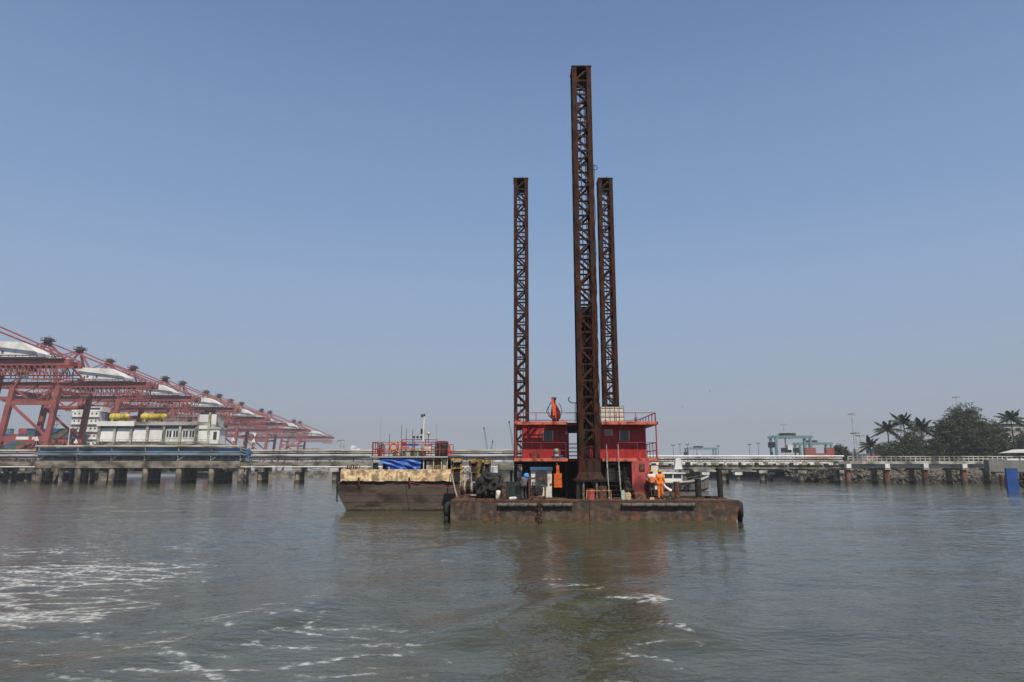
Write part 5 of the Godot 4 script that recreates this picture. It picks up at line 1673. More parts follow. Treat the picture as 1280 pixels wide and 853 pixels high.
# ---------- red deckhouse
func make_deckhouse() -> void:
	var zf := 43.9     # front edge of walkway and roof
	var zw := 44.85    # front wall
	var zb := 50.4     # rear
	var floor_y := hy(575, zf)
	var roof_y := hy(529, zf)
	var xl := at(643, roof_y, zf).x
	var xr := at(822, roof_y, zf).x
	var ag := at(709, roof_y, zf).x      # inner end of the near walkway slabs
	var bg := at(752, roof_y, zf).x
	var wl := at(653.5, floor_y, zw).x
	var wg := at(711.5, floor_y, zw).x
	var wg2 := at(738, floor_y, zw).x
	var wr := at(808.5, floor_y, zw).x
	var d := thing("deckhouse", "red two-storey deckhouse with railed roof on the rusty barge", "deckhouse", Vector3((xl + xr) * 0.5, DECK, -47.0))
	var red: Material = mats["red"]
	var wh := roof_y - 0.1 - (floor_y + 0.1)
	var wm := (roof_y + floor_y) * 0.5
	# front walls, set between floor and roof
	for r in [[wl, wg], [wg2, wr]]:
		bx(d, "front_wall", Vector3((r[0] + r[1]) * 0.5, wm, -zw - 0.05), Vector3(r[1] - r[0], wh, 0.1), red)
		bx(d, "rear_wall", Vector3((r[0] + r[1]) * 0.5, wm, -zb + 0.9), Vector3(r[1] - r[0], wh, 0.1), red)
		for x in [r[0] + 0.05, r[1] - 0.05]:
			bx(d, "side_wall", Vector3(x, wm, -(zw + zb - 0.8) * 0.5 - 0.0), Vector3(0.1, wh, zb - 0.85 - zw - 0.17), red)
	# floor slab and roof slab
	for lev in [[floor_y, "walkway_floor"], [roof_y, "roof_slab"]]:
		var y: float = lev[0]
		var added_gap0 := at(651, y, zw).x
		var added_gap1 := at(682, y, zw).x
		bx(d, lev[1], Vector3((xl + xr) * 0.5, y, -(zw + zb) * 0.5), Vector3(xr - xl, 0.18, zb - zw), red)
		if lev[1] == "roof_slab":
			# an added gap, cut so the sun makes a lit patch on the wall
			for r in [[xl, added_gap0], [added_gap1, ag]]:
				bx(d, "roof_overhang", Vector3((r[0] + r[1]) * 0.5, y, -(zf + zw) * 0.5), Vector3(r[1] - r[0], 0.17, zw - zf), red)
			bx(d, "roof_overhang", Vector3((added_gap0 + added_gap1) * 0.5, y, -zf - 0.16), Vector3(added_gap1 - added_gap0, 0.17, 0.32), red)
			bx(d, "roof_overhang", Vector3((added_gap0 + added_gap1) * 0.5, y, -zw + 0.06), Vector3(added_gap1 - added_gap0, 0.17, 0.12), red)
			for q in [[0.18, 0.5], [0.5, 0.3], [0.42, 0.72]]:
				br(d, "added_gap_bar", Vector3(lerpf(added_gap0, added_gap1, q[0]), y + 0.02, -zf - 0.32), Vector3(lerpf(added_gap0, added_gap1, q[1]), y + 0.02, -zw + 0.12), 0.09, red)  # added bars whose shadows break up the lit patch
		else:
			bx(d, lev[1], Vector3((xl + ag) * 0.5, y, -(zf + zw) * 0.5), Vector3(ag - xl, 0.17, zw - zf), red)
		bx(d, lev[1], Vector3((bg + xr) * 0.5, y, -(zf + zw) * 0.5), Vector3(xr - bg, 0.17, zw - zf), red)
		for r in [[xl - 0.01, ag], [bg, xr + 0.03]]:
			bx(d, "edge_beam", Vector3((r[0] + r[1]) * 0.5, y, -zf + 0.025), Vector3(r[1] - r[0], 0.2, 0.05), mats["red_edge"])
		bx(d, "edge_beam", Vector3(xr + 0.012, y, -(zf + zb) * 0.5), Vector3(0.03, 0.2, zb - zf - 0.02), mats["red_edge"])
	# windows
	for w in [[679.0, 691.0], [774.5, 786.5]]:
		var a := pv(w[0], 538.5, zw)
		var e := pv(w[1], 551.5, zw)
		var c := (a + e) * 0.5
		var s := Vector2(e.x - a.x, a.y - e.y)
		var win := holder(d, "window")
		for sx in [-1.0, 1.0]:
			bx(win, "frame", Vector3(c.x + sx * s.x * 0.5, c.y, -zw + 0.03), Vector3(0.045, s.y, 0.06), mats["white_paint"])
			bx(win, "frame", Vector3(c.x, c.y + sx * s.y * 0.5, -zw + 0.03), Vector3(s.x + 0.045, 0.045, 0.066), mats["grey_steel"])
		bx(win, "mullion", Vector3(c.x, c.y, -zw + 0.035), Vector3(0.035, s.y - 0.04, 0.05), mats["grey_steel"])
		bx(win, "pane", Vector3(c.x - s.x * 0.25, c.y, -zw + 0.012), Vector3(s.x * 0.5 - 0.03, s.y - 0.04, 0.02), mats["glass"])
		bx(win, "pane", Vector3(c.x + s.x * 0.25, c.y, -zw + 0.022), Vector3(s.x * 0.5 - 0.03, s.y - 0.04, 0.02), mats["glass"])
	var va := pv(755.5, 537.5, zw)
	var vb := pv(765.5, 544.5, zw)
	var vent := holder(d, "vent")
	bx(vent, "vent_box", Vector3((va.x + vb.x) * 0.5, (va.y + vb.y) * 0.5, -zw + 0.06), Vector3(vb.x - va.x, va.y - vb.y, 0.12), mats["clean_white"])
	for k in 4:
		bx(vent, "louvre", Vector3((va.x + vb.x) * 0.5, lerpf(vb.y, va.y, 0.2 + k * 0.2), -zw + 0.135), Vector3(vb.x - va.x - 0.05, 0.03, 0.03), mats["grey_steel"], Basis(Vector3.RIGHT, 0.5))
	var lp := pv(708, 541.5, zw)
	bx(d, "wall_lamp", lp + Vector3(0, 0, 0.08), Vector3(0.1, 0.16, 0.12), mats["clean_white"])
	# corner posts and railings
	for x in [xl + 0.06, xr - 0.1]:
		br(d, "corner_post", Vector3(x, floor_y + 0.1, -zf - 0.06), Vector3(x, roof_y - 0.1, -zf - 0.06), 0.07, mats["red_rail"])
		br(d, "corner_post", Vector3(x, floor_y + 0.1, -zb + 0.1), Vector3(x, roof_y - 0.1, -zb + 0.1), 0.07, mats["red_rail"])
	var fy := floor_y + 0.09
	railing(d, [Vector3(xl + 0.12, fy, -zf - 0.06), Vector3(ag - 0.1, fy, -zf - 0.06)], 1.0, 1.6, 0.014, mats["red_rail"], [1.0, 0.5])
	railing(d, [at(774, fy, zf + 0.06), Vector3(xr - 0.16, fy, -zf - 0.06)], 1.0, 1.05, 0.016, mats["red_rail"], [1.0, 0.45])
	railing(d, [Vector3(xr - 0.1, fy, -zf - 0.3), Vector3(xr - 0.1, fy, -zb + 0.3)], 1.0, 1.0, 0.024, mats["red_rail"], [1.0, 0.5])
	var ry := roof_y + 0.09
	railing(d, [Vector3(xl + 0.1, ry, -zf - 0.06), Vector3(ag + 0.6, ry, -zf - 0.06)], 0.56, 1.45, 0.022, mats["red_rail"], [1.0])
	railing(d, [Vector3(bg - 0.3, ry, -zf - 0.06), Vector3(xr - 0.1, ry, -zf - 0.06)], 0.56, 1.45, 0.022, mats["red_rail"], [1.0])
	railing(d, [Vector3(xr - 0.1, ry, -zf - 0.2), Vector3(xr - 0.1, ry, -zb + 0.15)], 0.56, 1.0, 0.026, mats["red_rail"], [1.0])
	railing(d, [Vector3(xl + 0.1, ry, -zb + 0.1), Vector3(xr - 0.3, ry, -zb + 0.1)], 0.56, 1.8, 0.022, mats["red_rail"], [1.0])
	# beams bridging the passage, seen above and below it
	bx(d, "passage_beam", Vector3((wg + wg2) * 0.5, roof_y - 0.34, -zw - 0.06), Vector3(wg2 - wg + 0.2, 0.5, 0.12), mats["dark_steel"])
	for z in [zb - 0.3, zb - 2.5]:
		railing(d, [Vector3(wg + 0.06, fy, -z), Vector3(wg2 - 0.06, fy, -z)], 1.1, 2.0, 0.02, mats["dark_steel"], [1.0, 0.75, 0.5, 0.25])
	# lower storey: posts, partition walls and a red store
	var ly := floor_y - 0.09
	for x in [xl + 0.1, at(664, 1.5, zf).x, at(689, 1.5, 45.0).x, at(708, 1.5, 45.0).x, at(752, 1.5, 45.0).x, at(789, 1.5, 45.0).x]:
		br(d, "lower_post", Vector3(x, DECK, -zw), Vector3(x, ly, -zw), 0.14, mats["dark_steel"])
		br(d, "lower_post", Vector3(x, DECK, -zb + 0.3), Vector3(x, ly, -zb + 0.3), 0.14, mats["dark_steel"])
	bx(d, "lower_rear_wall", Vector3(lerpf(xl, wg, 0.58), (DECK + ly) * 0.5, -zb + 0.6), Vector3((wg - xl) * 0.84, ly - DECK, 0.08), mats["brown_steel"])
	bx(d, "lower_rear_wall", Vector3(lerpf(wg2, wr, 0.5), (DECK + ly) * 0.5, -zb + 0.6), Vector3((wr - wg2) * 0.96, ly - DECK, 0.08), mats["brown_steel"])
	bx(d, "lower_partition", Vector3(at(690, 1.5, 46.0).x, (DECK + ly) * 0.5, -47.6), Vector3(0.08, ly - DECK, 4.4), mats["dark_steel"])
	bx(d, "lower_partition", Vector3(at(716, 1.5, 46.0).x, (DECK + ly) * 0.5, -46.4), Vector3(1.6, ly - DECK, 0.08), mats["dark_steel"])
	bx(d, "underfloor_beam", Vector3((xl + wg) * 0.5, ly - 0.1, -zw), Vector3(wg - xl, 0.2, 0.12), mats["dark_steel"])
	bx(d, "underfloor_beam", Vector3((wg2 + wr) * 0.5, ly - 0.1, -zw), Vector3(wr - wg2, 0.2, 0.12), mats["dark_steel"])
	var sl := at(791, 1.5, zf - 0.2).x
	var sr := at(813.5, 1.5, zf - 0.2).x
	var store := holder(d, "store_room")
	bx(store, "store_wall", Vector3((sl + sr) * 0.5, (DECK + ly) * 0.5, -zf - 0.7), Vector3(sr - sl, ly - DECK, 1.8), mats["pale_red"])
	var vp := pv(802.5, 584, zf - 0.2)
	bx(store, "store_vent", Vector3(vp.x, vp.y, -zf + 0.23), Vector3(0.34, 0.42, 0.08), mats["brown_steel"])
	# stairs with handrails
	var st := holder(d, "stairs")
	var s0 := at(761.5, DECK, 42.6)
	var s1 := at(776.5, DECK, 42.6)
	var t0 := at(758.5, floor_y, zf)
	var t1 := at(773.0, floor_y, zf)
	br(st, "stringer", s0, t0, 0.07, mats["grey_steel"], 0.16)
	br(st, "stringer", s1, t1, 0.07, mats["grey_steel"], 0.16)
	for k in range(1, 9):
		var f := k / 9.0
		br(st, "tread", s0.lerp(t0, f), s1.lerp(t1, f), 0.035, mats["dark_steel"], 0.2)
	for q in [[s0, t0], [s1, t1]]:
		var up := Vector3(0, 0.95, 0)
		br(st, "handrail", q[0] + Vector3(0, 0.4, 0), q[1] + up, 0.045, mats["grey_steel"])
		br(st, "handrail_post", q[1], q[1] + up, 0.045, mats["grey_steel"])
		br(st, "handrail_post", q[0], q[0] + Vector3(0, 0.4, 0), 0.045, mats["grey_steel"])
	# added bars standing in for dark shadow-like marks on the wall, plus a slanting rope
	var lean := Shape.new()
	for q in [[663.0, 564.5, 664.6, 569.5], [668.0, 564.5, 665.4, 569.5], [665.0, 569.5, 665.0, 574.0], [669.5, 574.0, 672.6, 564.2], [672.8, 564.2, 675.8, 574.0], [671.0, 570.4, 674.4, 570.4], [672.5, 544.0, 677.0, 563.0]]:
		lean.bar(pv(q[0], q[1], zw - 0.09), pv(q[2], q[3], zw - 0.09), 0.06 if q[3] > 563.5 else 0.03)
	commit(lean, d, "added_mark_bars", mats["brown_steel"])

# ---------- the old work barge moored behind
func make_work_barge() -> void:
	var z := 55.0
	var top := hy(602, z)
	var band := hy(587, z)
	var x0 := at(432, 0, z).x
	var x0t := at(422, top, z).x
	var x1 := at(583, 0, z).x
	var b := thing("work_barge", "old work barge with peeling cream bulwark and dark rusted hull", "barge", Vector3((x0 + x1) * 0.5, 0, -z - 3.5))
	var s := Shape.new()
	s.prism([Vector2(x0 + 0.15, -1.0), Vector2(x1, -1.0), Vector2(x1, top), Vector2(x0t, top), Vector2(x0t, top - 0.9), Vector2(x0, 0.1)], -z - 7.0, -z)
	commit(s, b, "hull", mats["work_hull"])
	# strakes of plating, each slightly proud of the next
	var ys := [0.16, 0.62, 1.16, top - 0.05]
	for k in 3:
		var xs := [at(429.5 - k * 2.4, ys[k], z).x + 0.35, at(457 - k * 3.0, 1.0, z).x, at(520, 1.0, z).x, x1 - 0.02]
		for i in 3:
			bx(b, "hull_plate", Vector3((xs[i] + xs[i + 1]) * 0.5, (ys[k] + ys[k + 1]) * 0.5, -z + 0.012 + 0.008 * ((i + k) % 2)), Vector3(xs[i + 1] - xs[i] - 0.025, ys[k + 1] - ys[k] - 0.025, 0.025), mats["work_hull"])
	var g := Shape.new()
	lumpy(g, Vector3((x0 + x1) * 0.5 + 0.06, 0.17, -z + 0.03), Vector3(x1 - x0 - 0.1, 0.2, 0.05), 0.14, 0.06, 1.6)
	commit(g, b, "waterline_growth", mats["growth"])
	# peeling bulwark in buckled sections
	var cuts := [427.0, 449.0, 486.0, 521.0, 553.0, 573.0]
	for k in 5:
		var a := at(cuts[k], band, z).x
		var e := at(cuts[k + 1], band, z).x
		var q := Shape.new()
		lumpy(q, Vector3((a + e) * 0.5, (top + band) * 0.5, -z - 0.05), Vector3(e - a - 0.02, band - top - 0.04, 0.5), 0.13, 0.12 if k in [0, 4] else 0.07, 1.3)
		commit(q, b, "bulwark_section", mats["cream"])
	var q2 := Shape.new()
	lumpy(q2, Vector3(at(578.5, band, z).x, (top + band) * 0.5 - 0.05, -z - 0.1), Vector3(0.55, band - top, 0.55), 0.12, 0.16, 1.4)
	commit(q2, b, "bulwark_end", mats["cream"])
	bx(b, "deck", Vector3((x0 + x1) * 0.5, top + 0.05, -z - 3.7), Vector3(x1 - x0 + 0.3, 0.08, 6.4), mats["deck"])
	for px in [449.0, 512.0]:
		var a := at(px, top, z)
		br(b, "bracket", a + Vector3(0, 0.3, 0.28), a + Vector3(0.05, -0.4, 0.08), 0.12, mats["brown_steel"])
	cy(b, "stand_pipe", at(421.0, hy(628, z), z + 0.4), at(421.0, hy(592, z), z + 0.4), 0.05, mats["rubber"])
	# torn scraps and stubs along the bulwark top
	var rag := Shape.new()
	for k in 26:
		var a := at(432 + k * 1.2 if k < 14 else 552 + k * 1.0, band, z)
		var h := 0.1 + 0.3 * absf(sin(k * 7.3))
		rag.bar(a + Vector3(0, -0.05, -0.1), a + Vector3(0.2 * sin(k * 3.1), h, -0.1 + 0.1 * cos(k * 2.2)), 0.04 + 0.04 * absf(cos(k * 5.0)))
	commit(rag, b, "torn_stubs", mats["brown_steel"])
	# wheelhouse on the deck
	var zf := z + 1.0
	var zb := z + 6.0
	var ry := hy(571, zf)
	var hx0 := at(463, ry, zf).x
	var hx1 := at(560, ry, zf).x
	var h := thing("barge_house", "low cabin with grey corrugated roof and railed top on the old work barge", "cabin", Vector3((hx0 + hx1) * 0.5, top + 0.09, -z - 3.5))
	var rs := Shape.new()
	var n := 50
	for i in n:
		var xa := lerpf(hx0, hx1, float(i) / n)
		var xb := lerpf(hx0, hx1, (i + 1.0) / n)
		var o := 0.035 if i % 2 else 0.0
		var o2 := 0.0 if i % 2 else 0.035
		rs.quad(Vector3(xa, ry + o, -zf + 0.15), Vector3(xb, ry + o2, -zf + 0.15), Vector3(xb, ry + o2, -zb), Vector3(xa, ry + o, -zb))
		rs.quad(Vector3(xa, ry + o - 0.1, -zf + 0.15), Vector3(xb, ry + o2 - 0.1, -zf + 0.15), Vector3(xb, ry + o2, -zf + 0.15), Vector3(xa, ry + o, -zf + 0.15))
	rs.quad(Vector3(hx0, ry - 0.1, -zb), Vector3(hx1, ry - 0.1, -zb), Vector3(hx1, ry - 0.1, -zf + 0.15), Vector3(hx0, ry - 0.1, -zf + 0.15))
	commit(rs, h, "corrugated_roof", mats["pipe_grey"])
	bx(h, "rear_wall", Vector3((hx0 + hx1) * 0.5, (top + ry) * 0.5, -zb + 0.3), Vector3(hx1 - hx0 - 0.3, ry - top - 0.3, 0.08), mats["dark_steel"])
	for px in [464.5, 486.0, 529.0, 541.5, 551.5, 558.5]:
		var a := at(px, top + 0.09, zf + 0.1)
		br(h, "post", a, Vector3(a.x, ry - 0.1, a.z), 0.08, mats["pipe_cream"])
	for q in [[532.5, 540.5, "white_paint", 0.75], [543.0, 550.5, "olive", 1.0], [553.0, 557.5, "pipe_cream", 0.9], [464.5, 472.0, "dark_green", 0.6]]:
		var a := at(q[0], top + 0.09, zf + 0.25)
		var e := at(q[1], top + 0.09, zf + 0.25)
		bx(h, "wall_panel", Vector3((a.x + e.x) * 0.5, top + 0.1 + (ry - top - 0.22) * 0.5 * q[3] + (ry - top) * (1.0 - q[3]) * 0.4, a.z), Vector3(e.x - a.x, (ry - top - 0.22) * q[3], 0.05), mats[q[2]])
	# railing on the roof
	var rr: Material = mats["red_rail"]
	var ra := at(465, ry, zf).x
	var rb := at(563, ry, zf).x - 0.2
	railing(h, [Vector3(ra, ry + 0.03, -zf), Vector3(rb, ry + 0.03, -zf)], 1.12, 0.7, 0.03, rr, [1.0, 0.5])
	railing(h, [Vector3(ra, ry + 0.03, -zf - 0.3), Vector3(ra, ry + 0.03, -zb + 0.1)], 1.12, 1.0, 0.03, rr, [1.0, 0.5])
	railing(h, [Vector3(ra + 0.1, ry + 0.03, -zb + 0.1), Vector3(rb, ry + 0.03, -zb + 0.1)], 1.12, 1.2, 0.03, rr, [1.0, 0.5])
	# upper pilot platform
	var py := hy(550, zf + 2)
	railing(h, [at(502, ry, zf + 2.0), at(546, ry, zf + 2.0)], py - ry, 0.9, 0.03, rr, [1.0, 0.86, 0.45])
	for px in [503.0, 523.0, 545.0]:
		pass
	bx(h, "red_locker", at(504.5, ry + 1.05, zf + 1.6), Vector3(0.36, 0.3, 0.4), mats["red"])
	bx(h, "red_board", at(506, ry + 0.75, zf + 1.3), Vector3(0.75, 0.14, 0.04), mats["orange"])
	for k in 5:
		bx(h, "green_locker", at(504.5 + k * 5.2, ry + 0.3, zf + 1.2), Vector3(0.29, 0.42, 0.4), mats["green_steel"] if k != 1 else mats["pipe_grey"])
	bx(h, "cream_board", at(515, ry + 0.62, zf + 0.9), Vector3(1.5, 0.1, 0.05), mats["pipe_cream"])
	bx(h, "white_board", at(533, ry + 0.72, zf + 1.4), Vector3(0.9, 0.3, 0.05), mats["white_paint"])
	bx(h, "red_strip", at(533, ry + 0.98, zf + 1.4), Vector3(0.95, 0.12, 0.05), mats["pale_red"])
	var bt := Shape.new()
	lumpy(bt, at(514.5, ry + 1.0, zf + 1.5), Vector3(1.1, 0.14, 0.4), 0.08, 0.06, 3.0)
	commit(bt, h, "rolled_tarpaulin", mats["blue_tarp"])
	for px in [506.0, 512.0, 518.0, 522.0]:
		br(h, "stanchion", at(px, ry, zf + 1.0), at(px + 0.6, ry + 0.9, zf + 1.0), 0.05, mats["pipe_cream"])
	# mast with lamps
	var mb := at(527.8, ry + 0.04, zf + 1.2)
	var mt := thing("signal_mast", "white signal mast with lamps above the old work barge's cabin", "mast", mb)
	var mh := hy(521, zf + 1.2) - ry
	cy(mt, "pole", mb, mb + Vector3(0.08, mh, 0), 0.1, mats["white_paint"], 0.75)
	for f in [0.56, 0.62, 0.98]:
		cy(mt, "lamp", mb + Vector3(-0.1, mh * f, 0.08), mb + Vector3(-0.1, mh * f + 0.22, 0.08), 0.09, mats["dark_steel"], 0.7)
		br(mt, "lamp_arm", mb + Vector3(-0.15, mh * f, 0), mb + Vector3(0.15, mh * f, 0), 0.05, mats["dark_steel"])
	bx(mt, "top_light", mb + Vector3(0.08, mh + 0.08, 0), Vector3(0.16, 0.16, 0.16), mats["dark_steel"])
	var lb := at(535, ry + 0.04, zf + 1.5)
	var lp := thing("globe_lamp", "small globe lamp on a red pole beside the signal mast", "lamp", lb)
	cy(lp, "pole", lb, lb + Vector3(0, 1.75, 0), 0.03, rr)
	var gm := SphereMesh.new()
	gm.radius = 0.14; gm.height = 0.28
	put(lp, "globe", gm, mats["plastic_cream"], Transform3D(Basis(), Vector3(0, 1.88, 0)))
	# lifebuoy
	var bc := pv(492, 558.5, zf - 0.08)
	var lf := thing("lifebuoy", "round orange lifebuoy hung on the work barge's red railing", "lifebuoy", bc)
	var ls := Shape.new()
	ls.torus(bc, Vector3(0.1, 0, 1), 0.28, 0.085, 24, 8)
	commit(ls, lf, "ring", mats["lifebuoy"])
	for k in 4:
		var an := PI * 0.25 + k * PI * 0.5
		var bs := Shape.new()
		bs.torus(bc + Vector3(cos(an), sin(an), -0.1 * cos(an)) * 0.28, Vector3(-sin(an), cos(an), 0), 0.087, 0.01, 10, 4)
		commit(bs, lf, "band", mats["clean_white"])
	# aerials
	for a in [[486.0, 543.0, "rubber", "thick dark whip aerial beside the orange lifebuoy"], [501.0, 531.0, "brown_steel", "tallest brown whip aerial on the work barge's cabin"], [507.0, 536.5, "rubber", "dark whip aerial above the small red locker"], [515.0, 536.5, "rubber", "dark whip aerial above the blue rolled tarpaulin"], [474.5, 524.0, "pipe_grey", "faint pale whip aerial over the railed cabin roof corner"], [545.0, 530.0, "pipe_grey", "faint pale whip aerial over the dark net stack"]]:
		var p := at(a[0], ry + 0.03, zf + 0.6)
		var w := thing("whip_aerial", a[3], "aerial", p)
		cy(w, "rod", p + Vector3(0, 0.15, 0), Vector3(p.x, hy(a[1], zf + 0.6), p.z), 0.028 if a[2] != "pipe_grey" else 0.012, mats[a[2]], 0.6, 6)
		cy(w, "foot", p, p + Vector3(0, 0.2, 0), 0.05, mats["dark_steel"], 0.7, 8)
	# black lamps on the platform rail
	for k in 3:
		var p := at(517.5 + k * 4.5, py + 0.02, zf + 2.0)
		var w := thing("search_lamp", "small black lamp on the pilot platform rail of the work barge", "lamp", p, "lamps on the pilot platform rail")
		cy(w, "stem", p, p + Vector3(0, 0.12, 0), 0.025, mats["dark_steel"], 1.0, 6)
		cy(w, "head", p + Vector3(0, 0.2, -0.06), p + Vector3(0, 0.2, 0.1), 0.09, mats["dark_steel"], 1.15, 12)
	# stack of nets, red buoy, potted plant, sack
	var nb := at(551.5, ry + 0.04, zf + 1.2)
	var ns := thing("net_stack", "dark stack of nets and crates on the cabin roof", "nets", nb)
	var nsh := Shape.new()
	lumpy(nsh, nb + Vector3(0, 0.62, 0), Vector3(0.95, 1.2, 1.0), 0.1, 0.16, 1.8, 0.1)
	commit(nsh, ns, "netting", mats["dark_steel"])
	for k in 4:
		bx(ns, "crate_slat", nb + Vector3(-0.52, 0.25 + k * 0.26, 0.5), Vector3(0.5, 0.05, 0.05), mats["grey_steel"])
	var ub := at(561, ry + 0.04, zf + 0.4)
	var ubt := thing("red_buoy", "red conical buoy standing at the end of the cabin roof", "buoy", ub)
	cy(ubt, "cone", ub, ub + Vector3(0, 0.95, 0), 0.22, mats["pale_red"], 0.35, 14)
	cy(ubt, "ring", ub + Vector3(0, 0.3, 0), ub + Vector3(0, 0.36, 0), 0.21, mats["red"], 1.0, 14)
	var pb := at(475, ry + 0.04, zf + 0.5)
	var pp := thing("potted_plant", "leafy plant in a dark red pot on the cabin roof corner", "plant", pb)
	cy(pp, "pot", pb, pb + Vector3(0, 0.55, 0), 0.17, mats["pale_red"], 1.35, 12)
	var lsh := Shape.new()
	rng.seed = 5
	for k in 70:
		var c := pb + Vector3(rng.randf_range(-0.25, 0.25), rng.randf_range(0.55, 1.05), rng.randf_range(-0.25, 0.25))
		var d := Vector3(rng.randf_range(-1, 1), rng.randf_range(-0.2, 1), rng.randf_range(-1, 1)).normalized() * 0.13
		var sd := d.cross(Vector3(0.3, 0.5, 0.8)).normalized() * 0.05
		lsh.quad(c - sd, c + d * 0.5 - sd * 0.4, c + d, c + sd)
	commit(lsh, pp, "leaves", mats["leaf"])
	var sb := at(495.5, ry + 0.04, zf + 0.35)
	var sc := thing("cream_sack", "cream sack slumped under the lifebuoy", "sack", sb)
	var sh := Shape.new()
	lumpy(sh, sb + Vector3(0, 0.2, 0), Vector3(0.6, 0.42, 0.4), 0.07, 0.08, 3.0, 0.5)
	commit(sh, sc, "cloth", mats["plastic_cream"])
	var sb2 := at(528.5, ry + 0.04, zf + 0.3)
	var sc2 := thing("rust_sack", "rust-brown sack at the foot of the signal mast", "sack", sb2)
	var sh2 := Shape.new()
	lumpy(sh2, sb2 + Vector3(0, 0.2, 0), Vector3(0.5, 0.44, 0.4), 0.07, 0.08, 3.0, 0.6)
	commit(sh2, sc2, "cloth", mats["brown_steel"])
	# blue tarpaulin slung under the roof edge
	var tz := zf - 0.02
	var tr := thing("blue_tarpaulin", "bright blue tarpaulin slung under the corrugated roof edge", "tarpaulin", pv(500, 587, tz))
	var tl := pv(472, 573.2, tz)
	var tt := pv(526.5, 573.0, tz)
	var bl := pv(487, 588.5, tz)
	var bb := pv(525.0, 588.0, tz)
	var ts := Shape.new()
	var nu := 36
	var nv := 16
	var f := func(i: int, k: int) -> Vector3:
		var u := float(i) / nu
		var v := float(k) / nv
		var p := tl.lerp(tt, u).lerp(bl.lerp(bb, u), v)
		var sag := sin(u * PI) * v
		p.z += 0.1 * sin(u * 9.0 + v * 5.0) * (0.3 + v) + 0.09 * sin((u - v * 0.9) * 15.0) * sin(v * PI) + 0.06 * sin(u * 31.0 - v * 12.0) * v + 0.12 * sag
		p.y -= 0.05 * sin(u * PI) * v
		return p
	for i in nu:
		for k in nv:
			ts.quad(f.call(i, k + 1), f.call(i + 1, k + 1), f.call(i + 1, k), f.call(i, k))
	var st := SurfaceTool.new()
	st.begin(Mesh.PRIMITIVE_TRIANGLES)
	st.set_smooth_group(0)
	for p in ts.v: st.add_vertex(p - tr.position)
	st.index()
	st.generate_normals()
	put(tr, "sheet", st.commit(), mats["blue_tarp"])
	for q in [[tl, Vector3(-0.3, 0.25, 0)], [tt, Vector3(0.1, 0.2, 0)], [bl, Vector3(-0.5, -0.1, 0.05)]]:
		br(tr, "tie", q[0], q[0] + q[1], 0.02, mats["rope"])
	# yellow machines at the stern
	for m in [[571.0, 575.0, 585.5, 0.68, "first", "yellow machine frame with black opening nearest the barge cabin"], [591.5, 576.0, 591.0, 0.5, "second", "narrow yellow machine frame between cabin and red deckhouse"], [608.5, 577.0, 594.0, 0.5, "third", "yellow machine frame with rusty hood above the netting mound"]]:
		var zz := 53.0
		var a := pv(m[0], m[1], zz)
		var e := pv(m[0], m[2], zz)
		var fm := thing("machine_frame", m[5].replace("nearest", "beside"), "machine", Vector3(a.x, top, -zz))
		var w: float = m[3]
		for sx in [-1.0, 1.0]:
			br(fm, "upright", Vector3(a.x + sx * w * 0.5, top, -zz), Vector3(a.x + sx * w * 0.5, a.y - 0.06, -zz), 0.12, mats["yellow"] if m[4] == "first" and sx > 0 else mats["brown_steel"])
		bx(fm, "hood", Vector3(a.x, a.y, -zz), Vector3(w + 0.2, 0.16, 0.5), mats["yellow"])
		bx(fm, "core", Vector3(a.x, (top + a.y) * 0.5 - 0.1, -zz - 0.15), Vector3(w - 0.16, a.y - top - 0.2, 0.3), mats["dark_steel"])
		bx(fm, "crossbar", Vector3(a.x, e.y, -zz + 0.09), Vector3(w + 0.1, 0.1, 0.1), mats["brown_steel"] if m[4] != "first" else mats["yellow"])
	var ob := pv(600, 583, 53.6)
	var ol := thing("olive_tank", "olive drab tank between the yellow machine frames", "tank", Vector3(ob.x, top, ob.z))
	bx(ol, "body", Vector3(ob.x, (top + ob.y) * 0.5 + 0.3, ob.z), Vector3(0.55, ob.y - top + 0.6, 0.6), mats["olive"])
	bx(ol, "lid", Vector3(ob.x, ob.y + 0.62, ob.z), Vector3(0.62, 0.06, 0.66), mats["dark_steel"])
	# white hose hung in loops
	var hc := pv(584.5, 585, 52.3)
	var hs := thing("hose_loops", "pale hose hanging in loops at the work barge's stern", "hose", Vector3(hc.x, top - 0.5, hc.z))
	for k in 3:
		var tsh := Shape.new()
		var pts := []
		var rad := []
		for i in 15:
			var t := i / 14.0 * PI * 1.25 - 0.4
			pts.append(hc + Vector3(cos(t) * (0.22 + 0.1 * k) - 0.05 * k, sin(t) * 0.42 - 0.3 - 0.16 * k + (-0.5 * t if t > 2.0 else 0.0) * 0.0, 0.08 * k))
			rad.append(0.045)
		pts.append(pts[14] + Vector3(-0.06, -0.7, 0)); rad.append(0.045)
		pts.insert(0, pts[0] + Vector3(0.1, -0.9, 0)); rad.append(0.045)
		tsh.tube(pts, rad, 7)
		commit(tsh, hs, "loop", mats["pipe_grey"] if k else mats["white_paint"])
	# mooring ropes between the barges
	for r in [[564.0, 588.0, 54.6, 571.0, 620.5, 43.0, 0.05, "thick pale mooring rope from cream bulwark down to the jack-up barge corner"], [508.0, 602.0, 54.8, 586.0, 611.0, 46.0, 0.022, "thin reddish rope slung along the dark hull to the jack-up barge"]]:
		var a := pv(r[0], r[1], r[2])
		var e := pv(r[3], r[4], r[5])
		var t := thing("mooring_rope", r[7], "rope", e)
		var rsx := Shape.new()
		var pts := []
		var rad := []
		for i in 13:
			var u := i / 12.0
			pts.append(a.lerp(e, u) + Vector3(0, -0.5 * u * (1 - u), 0))
			rad.append(r[6])
		rsx.tube(pts, rad, 6)
		commit(rsx, t, "line", mats["rope"] if r[6] > 0.03 else mats["pale_red"])

